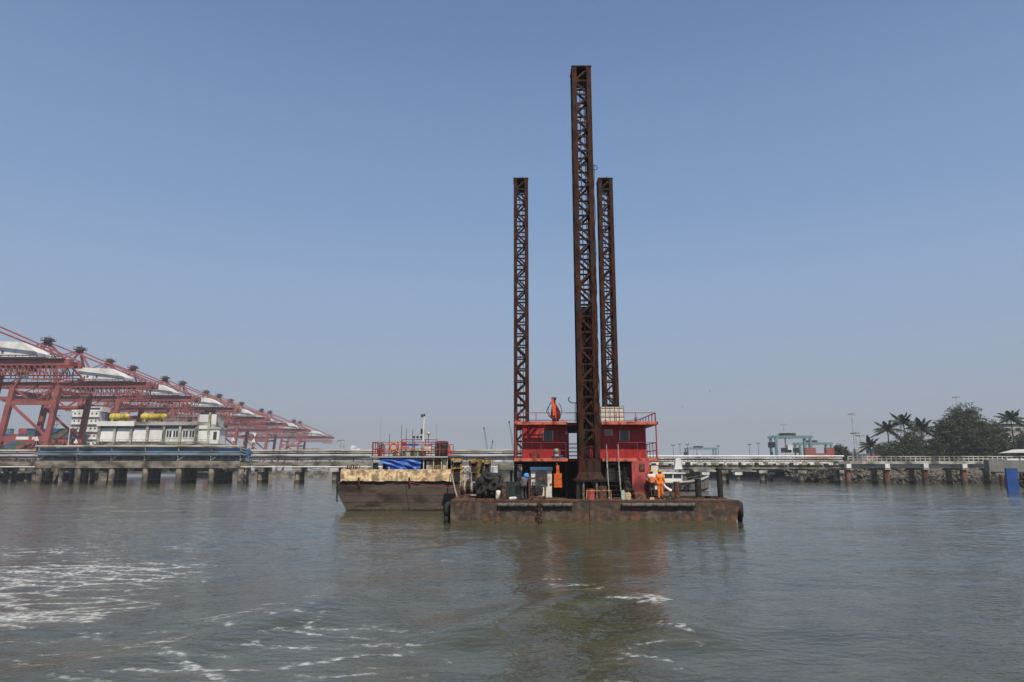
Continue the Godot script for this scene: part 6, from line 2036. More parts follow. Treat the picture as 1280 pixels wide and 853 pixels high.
# ---------- things standing on the jack-up barge
func make_ibc(where: Vector3) -> void:
	var t := thing("caged_water_tank", "white plastic water tank in a wire cage on the roof", "tank", where)
	var s := Shape.new()
	lumpy(s, where + Vector3(0, 0.62, 0), Vector3(1.5, 0.98, 1.0), 0.12, 0.02, 3.0)
	commit(s, t, "tank", mats["plastic_white"])
	cy(t, "lid", where + Vector3(0, 1.1, 0), where + Vector3(0, 1.16, 0), 0.13, mats["dark_steel"])
	bx(t, "pallet", where + Vector3(0, 0.06, 0), Vector3(1.56, 0.12, 1.06), mats["grey_steel"])
	var h := holder(t, "cage")
	for k in 6:
		var x := -0.77 + k * 0.308
		br(h, "upright", where + Vector3(x, 0.12, 0.54), where + Vector3(x, 1.13, 0.54), 0.025, mats["grey_steel"])
	for k in 4:
		br(h, "hoop", where + Vector3(-0.79, 0.2 + k * 0.3, 0.56), where + Vector3(0.79, 0.2 + k * 0.3, 0.56), 0.025, mats["grey_steel"])
		for sx in [-0.78, 0.78]:
			br(h, "hoop", where + Vector3(sx, 0.2 + k * 0.3, 0.53), where + Vector3(sx, 0.2 + k * 0.3, -0.53), 0.025, mats["grey_steel"])

func make_knuckle_crane(base: Vector3) -> void:
	var t := thing("knuckle_boom_crane", "small folded orange knuckle-boom crane with black hoses on the roof", "crane", base)
	cy(t, "pedestal", base, base + Vector3(0, 0.35, 0), 0.22, mats["dark_steel"])
	var m: Material = mats["orange"]
	var s := Shape.new()
	s.prism([Vector2(-0.28, 0.3), Vector2(0.3, 0.3), Vector2(0.3, 0.75), Vector2(0.02, 1.28), Vector2(-0.16, 1.3), Vector2(-0.24, 0.8)], -0.17, 0.17)
	var k := put(t, "main_boom", s.mesh(), m)
	k.position = Vector3(0.02, 0, 0)
	br(t, "outer_boom", base + Vector3(-0.1, 0.5, 0.24), base + Vector3(-0.2, 1.62, 0.2), 0.17, m, 0.12)
	br(t, "outer_boom", base + Vector3(-0.02, 0.9, -0.2), base + Vector3(-0.06, 1.66, -0.2), 0.14, m, 0.12)
	cy(t, "ram", base + Vector3(-0.3, 0.35, 0.1), base + Vector3(-0.16, 1.35, 0.12), 0.06, mats["dark_steel"])
	bx(t, "boom_head", base + Vector3(-0.1, 1.64, 0), Vector3(0.3, 0.14, 0.5), mats["dark_steel"])
	var hz := Shape.new()
	for q in [[-0.36, -0.62, 1.0], [-0.34, -0.52, 1.15], [0.3, 0.42, 1.0]]:
		var pts := []
		var rad := []
		for i in 13:
			var f := i / 12.0
			var e := pow(1.0 - 2.0 * absf(f - 0.5), 0.6)
			pts.append(base + Vector3(lerpf(q[0] * 0.7, q[1], e), lerpf(0.3, q[2] + 0.3, f), 0.26))
			rad.append(0.02)
		hz.tube(pts, rad, 6)
	commit(hz, t, "hoses", mats["rubber"])

func drum(called: String, label: String, where: Vector3, r: float, h: float, m: Material) -> void:
	var t := thing(called, label, "drum", where)
	cy(t, "body", where, where + Vector3(0, h, 0), r, m, 1.0, 18)
	for f in [0.02, 0.34, 0.66, 0.98]:
		var s := Shape.new()
		s.torus(where + Vector3(0, h * f, 0), Vector3.UP, r, 0.014, 20, 5)
		commit(s, t, "rim", m)
	cy(t, "bung", where + Vector3(r * 0.5, h, 0), where + Vector3(r * 0.5, h + 0.03, 0), 0.035, mats["dark_steel"], 1.0, 8)

func jerrycan(called: String, label: String, where: Vector3, s: Vector3, m: Material) -> void:
	var t := thing(called, label, "jerrycan", where)
	var sh := Shape.new()
	var w := s.x * 0.5
	sh.prism([Vector2(-w, 0), Vector2(w, 0), Vector2(w, s.y * 0.8), Vector2(w * 0.4, s.y * 0.92), Vector2(-w * 0.75, s.y * 0.92), Vector2(-w, s.y * 0.82)], -s.z * 0.5, s.z * 0.5)
	put(t, "body", sh.mesh(), m)
	cy(t, "cap", where + Vector3(-w * 0.45, s.y * 0.9, 0), where + Vector3(-w * 0.45, s.y, 0), 0.035, mats["dark_steel"])
	br(t, "handle", where + Vector3(-w * 0.1, s.y * 0.97, 0), where + Vector3(w * 0.5, s.y * 0.97, 0), 0.03, m)
	br(t, "handle", where + Vector3(w * 0.5, s.y * 0.85, 0), where + Vector3(w * 0.5, s.y * 0.985, 0), 0.03, m)

func make_deck_things() -> void:
	var roof := hy(529, 43.9) + 0.095
	make_ibc(at(764.5, roof, 46.2))
	make_knuckle_crane(at(694.5, roof, 45.6))
	# small bent pipe hook beside the leg
	var hk := thing("swan_neck_pipe", "thin dark pipe hook bent up beside the tall front leg", "pipe", at(716, hy(503, 44.4), 44.4))
	var sh := Shape.new()
	var pts := []
	var rad := []
	for q in [[722, 503.8], [715, 504], [712, 502.5], [710.5, 500], [711, 497.5], [712.5, 496.8]]:
		pts.append(pv(q[0], q[1], 44.4)); rad.append(0.028)
	sh.tube(pts, rad, 6)
	commit(sh, hk, "pipe", mats["dark_steel"])
	br(hk, "bracket", pv(719, 504, 44.4), Vector3(pv(719, 530, 44.4).x, roof, -44.4), 0.04, mats["dark_steel"])
	# roof clutter
	var rb := at(795, roof, 45.0)
	var v := thing("roof_ventilator", "small dark mushroom ventilator on the deckhouse roof", "ventilator", rb)
	cy(v, "stem", rb, rb + Vector3(0, 0.22, 0), 0.07, mats["dark_steel"])
	cy(v, "hood", rb + Vector3(0, 0.22, 0), rb + Vector3(0, 0.36, 0), 0.13, mats["grey_steel"], 0.5)
	var an := at(778.5, roof, 47.0)
	var wa := thing("whip_aerial", "thin whip aerial beside the caged water tank", "aerial", an)
	cy(wa, "rod", an + Vector3(0, 0.1, 0), an + Vector3(0, 1.35, 0), 0.018, mats["dark_steel"], 0.5, 6)
	cy(wa, "foot", an, an + Vector3(0, 0.12, 0), 0.06, mats["dark_steel"], 0.6, 8)
	# on the upper walkway
	var fy := hy(575, 43.9) + 0.09
	var bk := at(695.5, fy + 0.16, 44.35)
	var b := thing("paint_bucket", "white and green paint bucket on the red walkway", "bucket", bk)
	cy(b, "body", bk, bk + Vector3(0, 0.42, 0), 0.15, mats["plastic_white"], 1.12, 14)
	cy(b, "band", bk + Vector3(0, 0.12, 0), bk + Vector3(0, 0.3, 0), 0.166, mats["green_steel"], 1.03, 14)
	cy(b, "lid", bk + Vector3(0, 0.42, 0), bk + Vector3(0, 0.45, 0), 0.18, mats["plastic_white"], 1.0, 14)
	var cb := thing("cable_heap", "heap of dark cable under the paint bucket", "cable", at(697, fy, 44.35))
	var cs := Shape.new()
	for k in 7:
		cs.torus(at(693 + k * 1.6, fy + 0.05 + 0.035 * (k % 3), 44.35), Vector3(0.15 * sin(k * 2.0), 1, 0.15 * cos(k * 3.0)), 0.2 + 0.03 * (k % 2), 0.03, 16, 5)
	commit(cs, cb, "coil", mats["blue_paint"])
	bx(cb, "board", at(697, fy + 0.13, 44.35), Vector3(0.6, 0.05, 0.4), mats["dark_steel"])
	# white cabin with blue roof
	var cx0 := at(664, 2, 43.2).x
	var cx1 := at(690, 2, 43.2).x
	var ct := hy(588, 43.2)
	var c := thing("portable_cabin", "small white portable cabin with blue roof under the deckhouse", "cabin", Vector3((cx0 + cx1) * 0.5, DECK + 0.012, -43.9))
	var mid := Vector3((cx0 + cx1) * 0.5, (DECK + ct) * 0.5 + 0.04, -43.85)
	bx(c, "wall", mid, Vector3(cx1 - cx0, ct - DECK - 0.09, 1.2), mats["white_paint"])
	bx(c, "plinth", Vector3(mid.x, DECK + 0.05, -43.83), Vector3(cx1 - cx0 + 0.04, 0.09, 1.26), mats["brown_steel"])
	bx(c, "roof", Vector3(mid.x, ct + 0.1, -43.8), Vector3(cx1 - cx0 + 0.1, 0.19, 1.4), mats["blue_paint"])
	var wn := holder(c, "window")
	var wc := pv(677, 598.5, 43.2)
	bx(wn, "pane", Vector3(wc.x, wc.y, -43.235), Vector3(0.66, 0.76, 0.03), mats["glass"])
	for sx in [-1.0, 1.0]:
		bx(wn, "frame", Vector3(wc.x + sx * 0.35, wc.y, -43.22), Vector3(0.05, 0.82, 0.06), mats["grey_steel"])
		bx(wn, "frame", Vector3(wc.x, wc.y + sx * 0.4, -43.22), Vector3(0.65, 0.05, 0.066), mats["grey_steel"])
	br(c, "door_handle", pv(687.5, 605, 43.2), pv(690, 605, 43.2), 0.05, mats["grey_steel"])
	# engine in its pipe frame
	var ec := at(671.5, DECK + 0.012, 41.8)
	var eg := thing("pump_engine", "dark pump engine inside a rusty pipe frame at the deck edge", "engine", ec)
	var hh := 1.2
	for sx in [-0.48, 0.48]:
		for sz in [-0.35, 0.35]:
			br(eg, "frame_post", ec + Vector3(sx, 0, sz), ec + Vector3(sx, hh, sz), 0.07, mats["brown_steel"])
	bx(eg, "frame_top", ec + Vector3(0, hh + 0.05, 0), Vector3(1.06, 0.12, 0.8), mats["brown_steel"])
	var es := Shape.new()
	lumpy(es, ec + Vector3(0, 0.52, -0.05), Vector3(0.7, 0.6, 0.5), 0.12, 0.07, 3.0, 0.3)
	commit(es, eg, "engine_block", mats["dark_steel"])
	cy(eg, "flywheel", ec + Vector3(0.1, 0.5, 0.22), ec + Vector3(0.1, 0.5, 0.32), 0.24, mats["dark_steel"], 1.0, 18)
	cy(eg, "exhaust", ec + Vector3(-0.28, 0.7, 0.2), ec + Vector3(-0.28, 1.05, 0.2), 0.05, mats["grey_steel"])
	bx(eg, "oil_can", ec + Vector3(-0.22, 0.95, 0.3), Vector3(0.22, 0.14, 0.1), mats["grey_steel"])
	bx(eg, "base_skid", ec + Vector3(0, 0.12, 0), Vector3(1.0, 0.16, 0.6), mats["brown_steel"])
	# generator box
	var gc := at(641.5, DECK + 0.012, 42.2)
	var g := thing("generator_set", "dark green boxed generator set beside the pump engine", "generator", gc)
	bx(g, "housing", gc + Vector3(0.1, 0.58, 0), Vector3(1.05, 0.95, 0.8), mats["dark_green"])
	bx(g, "radiator", gc + Vector3(-0.55, 0.5, 0.0), Vector3(0.22, 0.86, 0.76), mats["brown_steel"])
	for k in 5:
		bx(g, "louvre", gc + Vector3(0.35, 0.4 + k * 0.1, 0.41), Vector3(0.4, 0.05, 0.03), mats["dark_steel"], Basis(Vector3.RIGHT, 0.4))
	bx(g, "skid", gc + Vector3(0, 0.05, 0), Vector3(1.4, 0.1, 0.86), mats["dark_steel"])
	cy(g, "exhaust", gc + Vector3(0.4, 1.05, -0.1), gc + Vector3(0.4, 1.25, -0.1), 0.05, mats["dark_steel"])
	var rg := thing("rag_bundle", "pale crumpled rags lying before the generator set", "rags", at(641, DECK + 0.012, 41.45))
	var rs := Shape.new()
	lumpy(rs, at(641, DECK + 0.1, 41.45), Vector3(0.5, 0.18, 0.25), 0.06, 0.06, 4.0, 0.6)
	commit(rs, rg, "cloth", mats["plastic_white"])
	# hanging coverall
	var oc := pv(697, 601, 43.0)
	var ov := thing("hanging_coverall", "bright orange coverall hanging beside the white portable cabin", "coverall", Vector3(oc.x, DECK + 0.9, oc.z))
	var os := Shape.new()
	var topy := pv(697, 583, 43.0).y
	var my := pv(697, 592, 43.0).y
	var boty := pv(697, 610, 43.0).y
	lumpy(os, Vector3(oc.x + 0.02, (my + boty) * 0.5, oc.z), Vector3(0.5, my - boty, 0.22), 0.06, 0.035, 3.0, 0.15)
	lumpy(os, Vector3(oc.x + 0.02, (my + topy) * 0.5, oc.z), Vector3(0.2, topy - my + 0.1, 0.14), 0.05, 0.03, 3.0, 0.15)
	commit(os, ov, "cloth", mats["orange_cloth"])
	br(ov, "hanger_rope", Vector3(oc.x + 0.02, topy, oc.z), Vector3(oc.x + 0.02, hy(577, 43.9) - 0.1, -43.9), 0.02, mats["rope"])
	# drums and cans by the stairs
	drum("oil_drum", "faded red oil drum behind the yellow pipe rail", at(738.5, DECK + 0.012, 42.2), 0.24, 0.62, mats["pale_red"])
	drum("oil_drum", "tall rusty brown drum behind the yellow pipe rail", at(752.5, DECK + 0.012, 42.3), 0.3, 0.78, mats["brown_steel"])
	jerrycan("jerrycan", "pale green jerrycan at the foot of the stairs", at(779, DECK + 0.012, 42.1), Vector3(0.24, 0.56, 0.3), mats["plastic_teal"])
	jerrycan("jerrycan", "dirty cream jerrycan beside the red store room", at(785.3, DECK + 0.012, 42.2), Vector3(0.3, 0.44, 0.3), mats["plastic_cream"])
	# switch cabinets in the lower storey
	for q in [[763.0, 585.5, 601.0, 0.62, "white_paint", "cream switch cabinet seen behind the stairs under the deckhouse"], [774.5, 589.0, 602.0, 0.34, "white_paint", "narrow cream switch cabinet beside the wider one behind the stairs"], [783.0, 584.0, 606.0, 0.42, "plastic_teal", "tall pale green switch cabinet behind the seated worker"], [818.0, 582.5, 612.0, 0.5, "clean_white", "white cabinet standing behind the two orange-clad workers"]]:
		var z := 46.4
		var a := pv(q[0], q[1], z)
		var e := pv(q[0], q[2], z)
		var sw := thing("switch_cabinet", q[5], "cabinet", Vector3(a.x, DECK + 0.012, -z))
		bx(sw, "box", (a + e) * 0.5, Vector3(q[3], a.y - e.y, 0.4), mats[q[4]])
		br(sw, "handle", Vector3(a.x + q[3] * 0.3, (a.y + e.y) * 0.5 - 0.1, -z + 0.22), Vector3(a.x + q[3] * 0.3, (a.y + e.y) * 0.5 + 0.1, -z + 0.22), 0.04, mats["dark_steel"])
		bx(sw, "stand", Vector3(a.x, (DECK + 0.012 + e.y) * 0.5, -z), Vector3(q[3] * 0.8, e.y - DECK - 0.016, 0.34), mats["dark_steel"])
	# white sack hanging under the deckhouse corner
	var sc := pv(649.2, 594, 46.0)
	var sk := thing("white_sack", "white sack hanging under the deckhouse corner", "sack", Vector3(sc.x, DECK + 0.5, sc.z))
	var ss := Shape.new()
	lumpy(ss, sc, Vector3(0.42, 0.5, 0.3), 0.08, 0.06, 3.0, 0.6)
	commit(ss, sk, "cloth", mats["white_paint"])
	br(sk, "rope", sc + Vector3(0, 0.2, 0), Vector3(sc.x, hy(577, 43.9) - 0.12, sc.z), 0.02, mats["rope"])
	# brown heap at the store room wall, small yellow box, bitts, white pipe
	var hp := at(799, DECK + 0.012, 42.9)
	var he := thing("scrap_heap", "low heap of rusty scrap against the red store room", "scrap", hp)
	var hs := Shape.new()
	lumpy(hs, hp + Vector3(0, 0.12, 0.1), Vector3(0.75, 0.5, 0.5), 0.08, 0.14, 2.5, 0.5)
	commit(hs, he, "scrap", mats["brown_steel"])
	var yb := at(815, DECK + 0.012, 42.1)
	var y := thing("yellow_case", "small yellow case on deck at the worker's feet", "case", yb)
	bx(y, "case", yb + Vector3(0, 0.06, 0), Vector3(0.26, 0.12, 0.18), mats["plastic_cream"])
	br(y, "handle", yb + Vector3(-0.06, 0.14, 0), yb + Vector3(0.06, 0.14, 0), 0.025, mats["dark_steel"])
	var vb := at(838.5, DECK + 0.012, 41.9)
	var vv := thing("deck_valve", "white bent pipe with valve on a deck stand by the short post", "valve", vb)
	br(vv, "stand", vb, vb + Vector3(0, 0.5, 0), 0.13, mats["grey_steel"])
	bx(vv, "foot", vb + Vector3(0, 0.04, 0), Vector3(0.5, 0.07, 0.4), mats["dark_steel"])
	var vs := Shape.new()
	vs.tube([vb + Vector3(0.06, 0.52, 0), vb + Vector3(-0.05, 0.56, 0), vb + Vector3(-0.3, 0.75, 0), vb + Vector3(-0.38, 0.9, 0)], [0.09, 0.09, 0.07, 0.06], 8)
	commit(vs, vv, "pipe", mats["clean_white"])
	cy(vv, "hand_wheel", vb + Vector3(0.1, 0.36, 0.1), vb + Vector3(0.1, 0.36, 0.13), 0.13, mats["brown_steel"], 1.0, 14)
	# winch with drum wound with dark cable, tyres and a covered mound
	var wc2 := at(591, DECK + 0.012, 44.4)
	var w := thing("anchor_winch", "rusty anchor winch with wound cable at the barge corner", "winch", wc2)
	bx(w, "bed", wc2 + Vector3(0, 0.1, 0), Vector3(1.5, 0.18, 1.0), mats["brown_steel"])
	for sx in [-0.62, 0.62]:
		cy(w, "flange", wc2 + Vector3(sx - 0.03, 0.6, 0), wc2 + Vector3(sx + 0.03, 0.6, 0), 0.48, mats["brown_steel"], 1.0, 20)
		br(w, "bearing_stand", wc2 + Vector3(sx * 1.2, 0.1, 0), wc2 + Vector3(sx * 1.2, 0.75, 0), 0.16, mats["brown_steel"])
	for k in 8:
		var ts := Shape.new()
		ts.torus(wc2 + Vector3(-0.52 + k * 0.148, 0.6, 0), Vector3(1, 0.03, 0), 0.3, 0.075, 18, 6)
		commit(ts, w, "cable_turn", mats["rope"] if k % 3 == 0 else mats["dark_steel"])
	bx(w, "motor", wc2 + Vector3(0.95, 0.5, 0), Vector3(0.4, 0.45, 0.5), mats["olive"])
	br(w, "guide_post", wc2 + Vector3(0.42, 0.1, 0.5), wc2 + Vector3(0.45, 1.5, 0.5), 0.06, mats["pipe_cream"])
	br(w, "guide_post", wc2 + Vector3(-0.1, 0.2, 0.55), wc2 + Vector3(0.42, 0.2, 0.55), 0.06, mats["pipe_cream"])
	var mc := at(612, DECK + 0.012, 44.0)
	var mo := thing("covered_mound", "mound of dark netting heaped between winch and generator", "netting", mc)
	var ms := Shape.new()
	lumpy(ms, mc + Vector3(0, 0.55, 0), Vector3(1.7, 2.0, 1.5), 0.12, 0.3, 1.3, 0.75)
	commit(ms, mo, "netting", mats["dark_steel"])
	var tlabels := ["worn black tyre leaning on the netting mound, lowest", "worn black tyre leaning on the netting mound, middle", "worn black tyre topping the netting mound", "worn black tyre lying flat beside the netting mound"]
	var tp := [Vector3(-0.5, 0.5, 0.8), Vector3(0.25, 0.75, 0.85), Vector3(-0.05, 1.35, 0.5), Vector3(0.95, 0.3, 0.5)]
	for k in 4:
		var tt := thing("old_tyre", tlabels[k], "tyre", mc + tp[k], "tyres heaped on the barge")
		var s := Shape.new()
		s.torus(mc + tp[k], Vector3(0.9 * k - 1.3, 1.1 - 0.5 * (k % 2), 0.8), 0.27, 0.11, 18, 8)
		commit(s, tt, "tread", mats["rubber"])
		var s2 := Shape.new()
		s2.torus(mc + tp[k], Vector3(0.9 * k - 1.3, 1.1 - 0.5 * (k % 2), 0.8), 0.18, 0.04, 18, 6)
		commit(s2, tt, "bead", mats["dark_steel"])
	var wsk := at(623, DECK + 0.012, 42.6)
	var wk := thing("white_bag", "dirty white bag standing between mound and generator", "bag", wsk)
	var wss := Shape.new()
	lumpy(wss, wsk + Vector3(0, 0.26, 0), Vector3(0.35, 0.52, 0.3), 0.07, 0.06, 3.5, 0.5)
	commit(wss, wk, "cloth", mats["white_paint"])

# ---------- people: tapered bones joined by a smooth minimum and meshed as surface nets
func person_mesh(bones: Array, fingers: Array, cell: float) -> ArrayMesh:
	var lo := Vector3(9, 9, 9)
	var hi := Vector3(-9, -9, -9)
	for b in bones:
		for e in [[b[0], b[2]], [b[1], b[3]]]:
			lo = lo.min(e[0] - Vector3.ONE * (e[1] + 0.08))
			hi = hi.max(e[0] + Vector3.ONE * (e[1] + 0.08))
	var n := Vector3i(((hi - lo) / cell).ceil()) + Vector3i.ONE
	var f := PackedFloat32Array()
	f.resize(n.x * n.y * n.z)
	f.fill(1.0)
	var who := PackedInt32Array()
	who.resize(f.size())
	var best := PackedFloat32Array()
	best.resize(f.size())
	best.fill(9.0)
	for bi in bones.size():
		var b: Array = bones[bi]
		var r: float = maxf(b[2], b[3]) + 0.06
		var l := Vector3i((((b[0] as Vector3).min(b[1]) - Vector3.ONE * r - lo) / cell).floor()).max(Vector3i.ZERO)
		var h := Vector3i((((b[0] as Vector3).max(b[1]) + Vector3.ONE * r - lo) / cell).ceil()).min(n - Vector3i.ONE)
		var ab: Vector3 = b[1] - b[0]
		var q := maxf(ab.length_squared(), 1e-6)
		for z in range(l.z, h.z + 1):
			for y in range(l.y, h.y + 1):
				for x in range(l.x, h.x + 1):
					var p := lo + Vector3(x, y, z) * cell
					var t := clampf((p - b[0]).dot(ab) / q, 0, 1)
					var d: float = p.distance_to(b[0] + ab * t) - lerpf(b[2], b[3], t)
					var i := (z * n.y + y) * n.x + x
					var k: float = b[5]
					var o := f[i]
					var hh := maxf(k - absf(o - d), 0.0) / k
					f[i] = minf(o, d) - hh * hh * k * 0.25
					if d < best[i]:
						best[i] = d
						who[i] = bi
	var vid := PackedInt32Array()
	vid.resize(f.size())
	vid.fill(-1)
	var vs := PackedVector3Array()
	var cs := PackedColorArray()
	for z in n.z - 1:
		for y in n.y - 1:
			for x in n.x - 1:
				var i := (z * n.y + y) * n.x + x
				var sum := Vector3.ZERO
				var cnt := 0
				var g := PackedFloat32Array()
				var neg := 0
				for c in 8:
					var s := f[i + (c & 1) + (n.x if c & 2 else 0) + (n.x * n.y if c & 4 else 0)]
					g.append(s)
					if s < 0: neg += 1
				if neg == 0 or neg == 8: continue
				for e in [[0, 1], [2, 3], [4, 5], [6, 7], [0, 2], [1, 3], [4, 6], [5, 7], [0, 4], [1, 5], [2, 6], [3, 7]]:
					if (g[e[0]] < 0) != (g[e[1]] < 0):
						var t := g[e[0]] / (g[e[0]] - g[e[1]])
						var p0 := Vector3(e[0] & 1, (e[0] >> 1) & 1, (e[0] >> 2) & 1)
						var p1 := Vector3(e[1] & 1, (e[1] >> 1) & 1, (e[1] >> 2) & 1)
						sum += p0.lerp(p1, t)
						cnt += 1
				vid[i] = vs.size()
				vs.append(lo + (Vector3(x, y, z) + sum / cnt) * cell)
				cs.append(bones[who[i]][4])
	var st := SurfaceTool.new()
	st.begin(Mesh.PRIMITIVE_TRIANGLES)
	st.set_smooth_group(0)
	var step := [1, n.x, n.x * n.y]
	for z in range(1, n.z - 1):
		for y in range(1, n.y - 1):
			for x in range(1, n.x - 1):
				var i := (z * n.y + y) * n.x + x
				for ax in 3:
					var j: int = i + step[ax]
					if (f[i] < 0) == (f[j] < 0): continue
					var u: int = step[(ax + 1) % 3]
					var w: int = step[(ax + 2) % 3]
					var q := [vid[i], vid[i - u], vid[i - u - w], vid[i - w]]
					if q.min() < 0: continue
					if f[i] < 0: q = [q[0], q[3], q[2], q[1]]
					# q runs counter-clockwise seen from outside when reversed here
					for k in [[0, 1, 2], [0, 2, 3]]:
						for m in k:
							st.set_color(cs[q[m]])
							st.add_vertex(vs[q[m]])
	for fg in fingers:
		var s := Shape.new()
		s.tint = fg[2]
		s.tube(fg[0], fg[1], 6)
		for i in s.v.size():
			st.set_color(fg[2])
			st.add_vertex(s.v[i])
	st.index()
	st.generate_normals()
	return st.commit()

func hand(bones: Array, fingers: Array, wrist: Vector3, dir: Vector3, out: Vector3, c: Color) -> void:
	dir = dir.normalized()
	out = (out - dir * out.dot(dir)).normalized()
	var flat := dir.cross(out).normalized()
	bones.append([wrist, wrist + dir * 0.07, 0.026, 0.032, c, 0.03])
	var palm := wrist + dir * 0.085
	for k in 4:
		var root: Vector3 = palm + out * (0.03 - k * 0.02)
		var len: float = [0.07, 0.08, 0.075, 0.058][k]
		fingers.append([[root, root + dir * len * 0.5 + flat * 0.008, root + dir * len * 0.85 + flat * 0.03], [0.0095, 0.009, 0.007], c])
	var tr := wrist + dir * 0.03 + out * 0.03
	fingers.append([[tr, tr + out * 0.028 + dir * 0.025, tr + out * 0.03 + dir * 0.055 + flat * 0.012], [0.011, 0.01, 0.008], c])

# joints: dictionary of points relative to the ground point between the feet
func build_person(label: String, where: Vector3, turn: float, j: Dictionary, col: Dictionary, helmet, cell := 0.026) -> Node3D:
	var bones := []
	var fingers := []
	var top: Color = col.top
	var legs: Color = col.legs
	var skin: Color = col.skin
	var shoe: Color = col.shoe
	var k := 0.07
	bones.append([j.pelvis + Vector3(0.07, 0, 0), j.pelvis + Vector3(-0.07, 0, 0), 0.125, 0.125, legs, k])
	bones.append([j.pelvis.lerp(j.chest, 0.2), j.pelvis.lerp(j.chest, 0.55), 0.135, 0.14, top, k])
	bones.append([j.chest + Vector3(0.08, 0, 0), j.chest + Vector3(-0.08, 0, 0), 0.14, 0.14, top, k])
	bones.append([j.sl, j.sr, 0.075, 0.075, top, k])
	bones.append([j.chest + Vector3(0, 0.1, 0), j.head - (j.head - j.chest).normalized() * 0.07, 0.06, 0.055, skin, 0.05])
	bones.append([j.head + Vector3(0, -0.03, 0), j.head + Vector3(0, 0.06, 0), 0.088, 0.1, col.hair if helmet == null else skin, 0.03])
	bones.append([j.head + Vector3(0, -0.06, 0) + j.face * 0.03, j.head + Vector3(0, -0.085, 0) + j.face * 0.045, 0.07, 0.05, skin, 0.03])
	bones.append([j.head + Vector3(0, -0.015, 0) + j.face * 0.095, j.head + Vector3(0, -0.035, 0) + j.face * 0.112, 0.014, 0.02, skin, 0.02])
	var ear: Vector3 = (j.face as Vector3).cross(Vector3.UP).normalized()
	for s in [-1.0, 1.0]:
		bones.append([j.head + ear * 0.09 * s + Vector3(0, 0.01, 0), j.head + ear * 0.095 * s + Vector3(0, -0.025, 0), 0.022, 0.018, skin, 0.02])
	for s in ["l", "r"]:
		bones.append([j["s" + s], j["e" + s], 0.066, 0.052, top, k])
		bones.append([j["e" + s], j["w" + s], 0.052, 0.042, top, 0.05])
		var d: Vector3 = j["w" + s] - j["e" + s]
		hand(bones, fingers, j["w" + s], d, j.face, skin)
		bones.append([j["h" + s], j["k" + s], 0.1, 0.075, legs, k])
		bones.append([j["k" + s], j["a" + s], 0.074, 0.056, legs, 0.05])
		bones.append([j["a" + s] + Vector3(0, -0.035, 0) - j.toe * 0.04, j["a" + s] + Vector3(0, -0.04, 0) + j.toe * 0.15, 0.048, 0.042, shoe, 0.04])
	if col.has("vest"):
		bones.append([j.chest + Vector3(0.05, -0.02, 0), j.pelvis.lerp(j.chest, 0.35) + Vector3(0.03, 0, 0), 0.15, 0.148, col.vest, k])
		bones.append([j.chest + Vector3(-0.05, -0.02, 0), j.pelvis.lerp(j.chest, 0.35) + Vector3(-0.03, 0, 0), 0.15, 0.148, col.vest, k])
	var p := thing("person", label, "person", where)
	p.rotation.y = turn
	put(p, "body", person_mesh(bones, fingers, cell), mats["painted_body"])
	var s2 := Shape.new()
	if helmet != null:
		var h := Shape.new()
		var c: Vector3 = j.head + Vector3(0, 0.055, 0)
		var rings := []
		for i in 7:
			var an := i / 6.0 * PI * 0.5
			rings.append([c + Vector3(0, sin(an) * 0.115, 0), maxf(cos(an) * 0.128, 0.004)])
		h.tube(rings.map(func(r): return r[0]), rings.map(func(r): return r[1]), 16)
		h.tube([c + Vector3(0, -0.012, 0), c + Vector3(0, 0.004, 0)], [0.15, 0.142], 16)
		put(p, "helmet", h.mesh(), helmet)
	# eyes and mouth
	for s in [-1.0, 1.0]:
		s2.box(j.head + j.face * 0.088 + ear * 0.033 * s + Vector3(0, 0.012, 0), Vector3(0.018, 0.008, 0.012))
	s2.box(j.head + j.face * 0.098 + Vector3(0, -0.068, 0), Vector3(0.035, 0.007, 0.01))
	put(p, "face_marks", s2.mesh(), mats["dark_steel"])
	return p

func standing(face: Vector3) -> Dictionary:
	return {"pelvis": Vector3(0, 0.93, 0), "chest": Vector3(0, 1.3, 0.01), "head": Vector3(0, 1.6, -0.02), "face": face, "toe": Vector3(0, 0, -1),
		"sl": Vector3(-0.17, 1.41, 0), "sr": Vector3(0.17, 1.41, 0), "el": Vector3(-0.25, 1.12, 0.02), "er": Vector3(0.26, 1.12, 0.02), "wl": Vector3(-0.22, 0.88, -0.1), "wr": Vector3(0.24, 0.87, -0.06),
		"hl": Vector3(-0.09, 0.9, 0), "hr": Vector3(0.09, 0.9, 0), "kl": Vector3(-0.1, 0.5, -0.01), "kr": Vector3(0.11, 0.5, -0.03), "al": Vector3(-0.11, 0.085, 0.02), "ar": Vector3(0.12, 0.085, 0.0)}

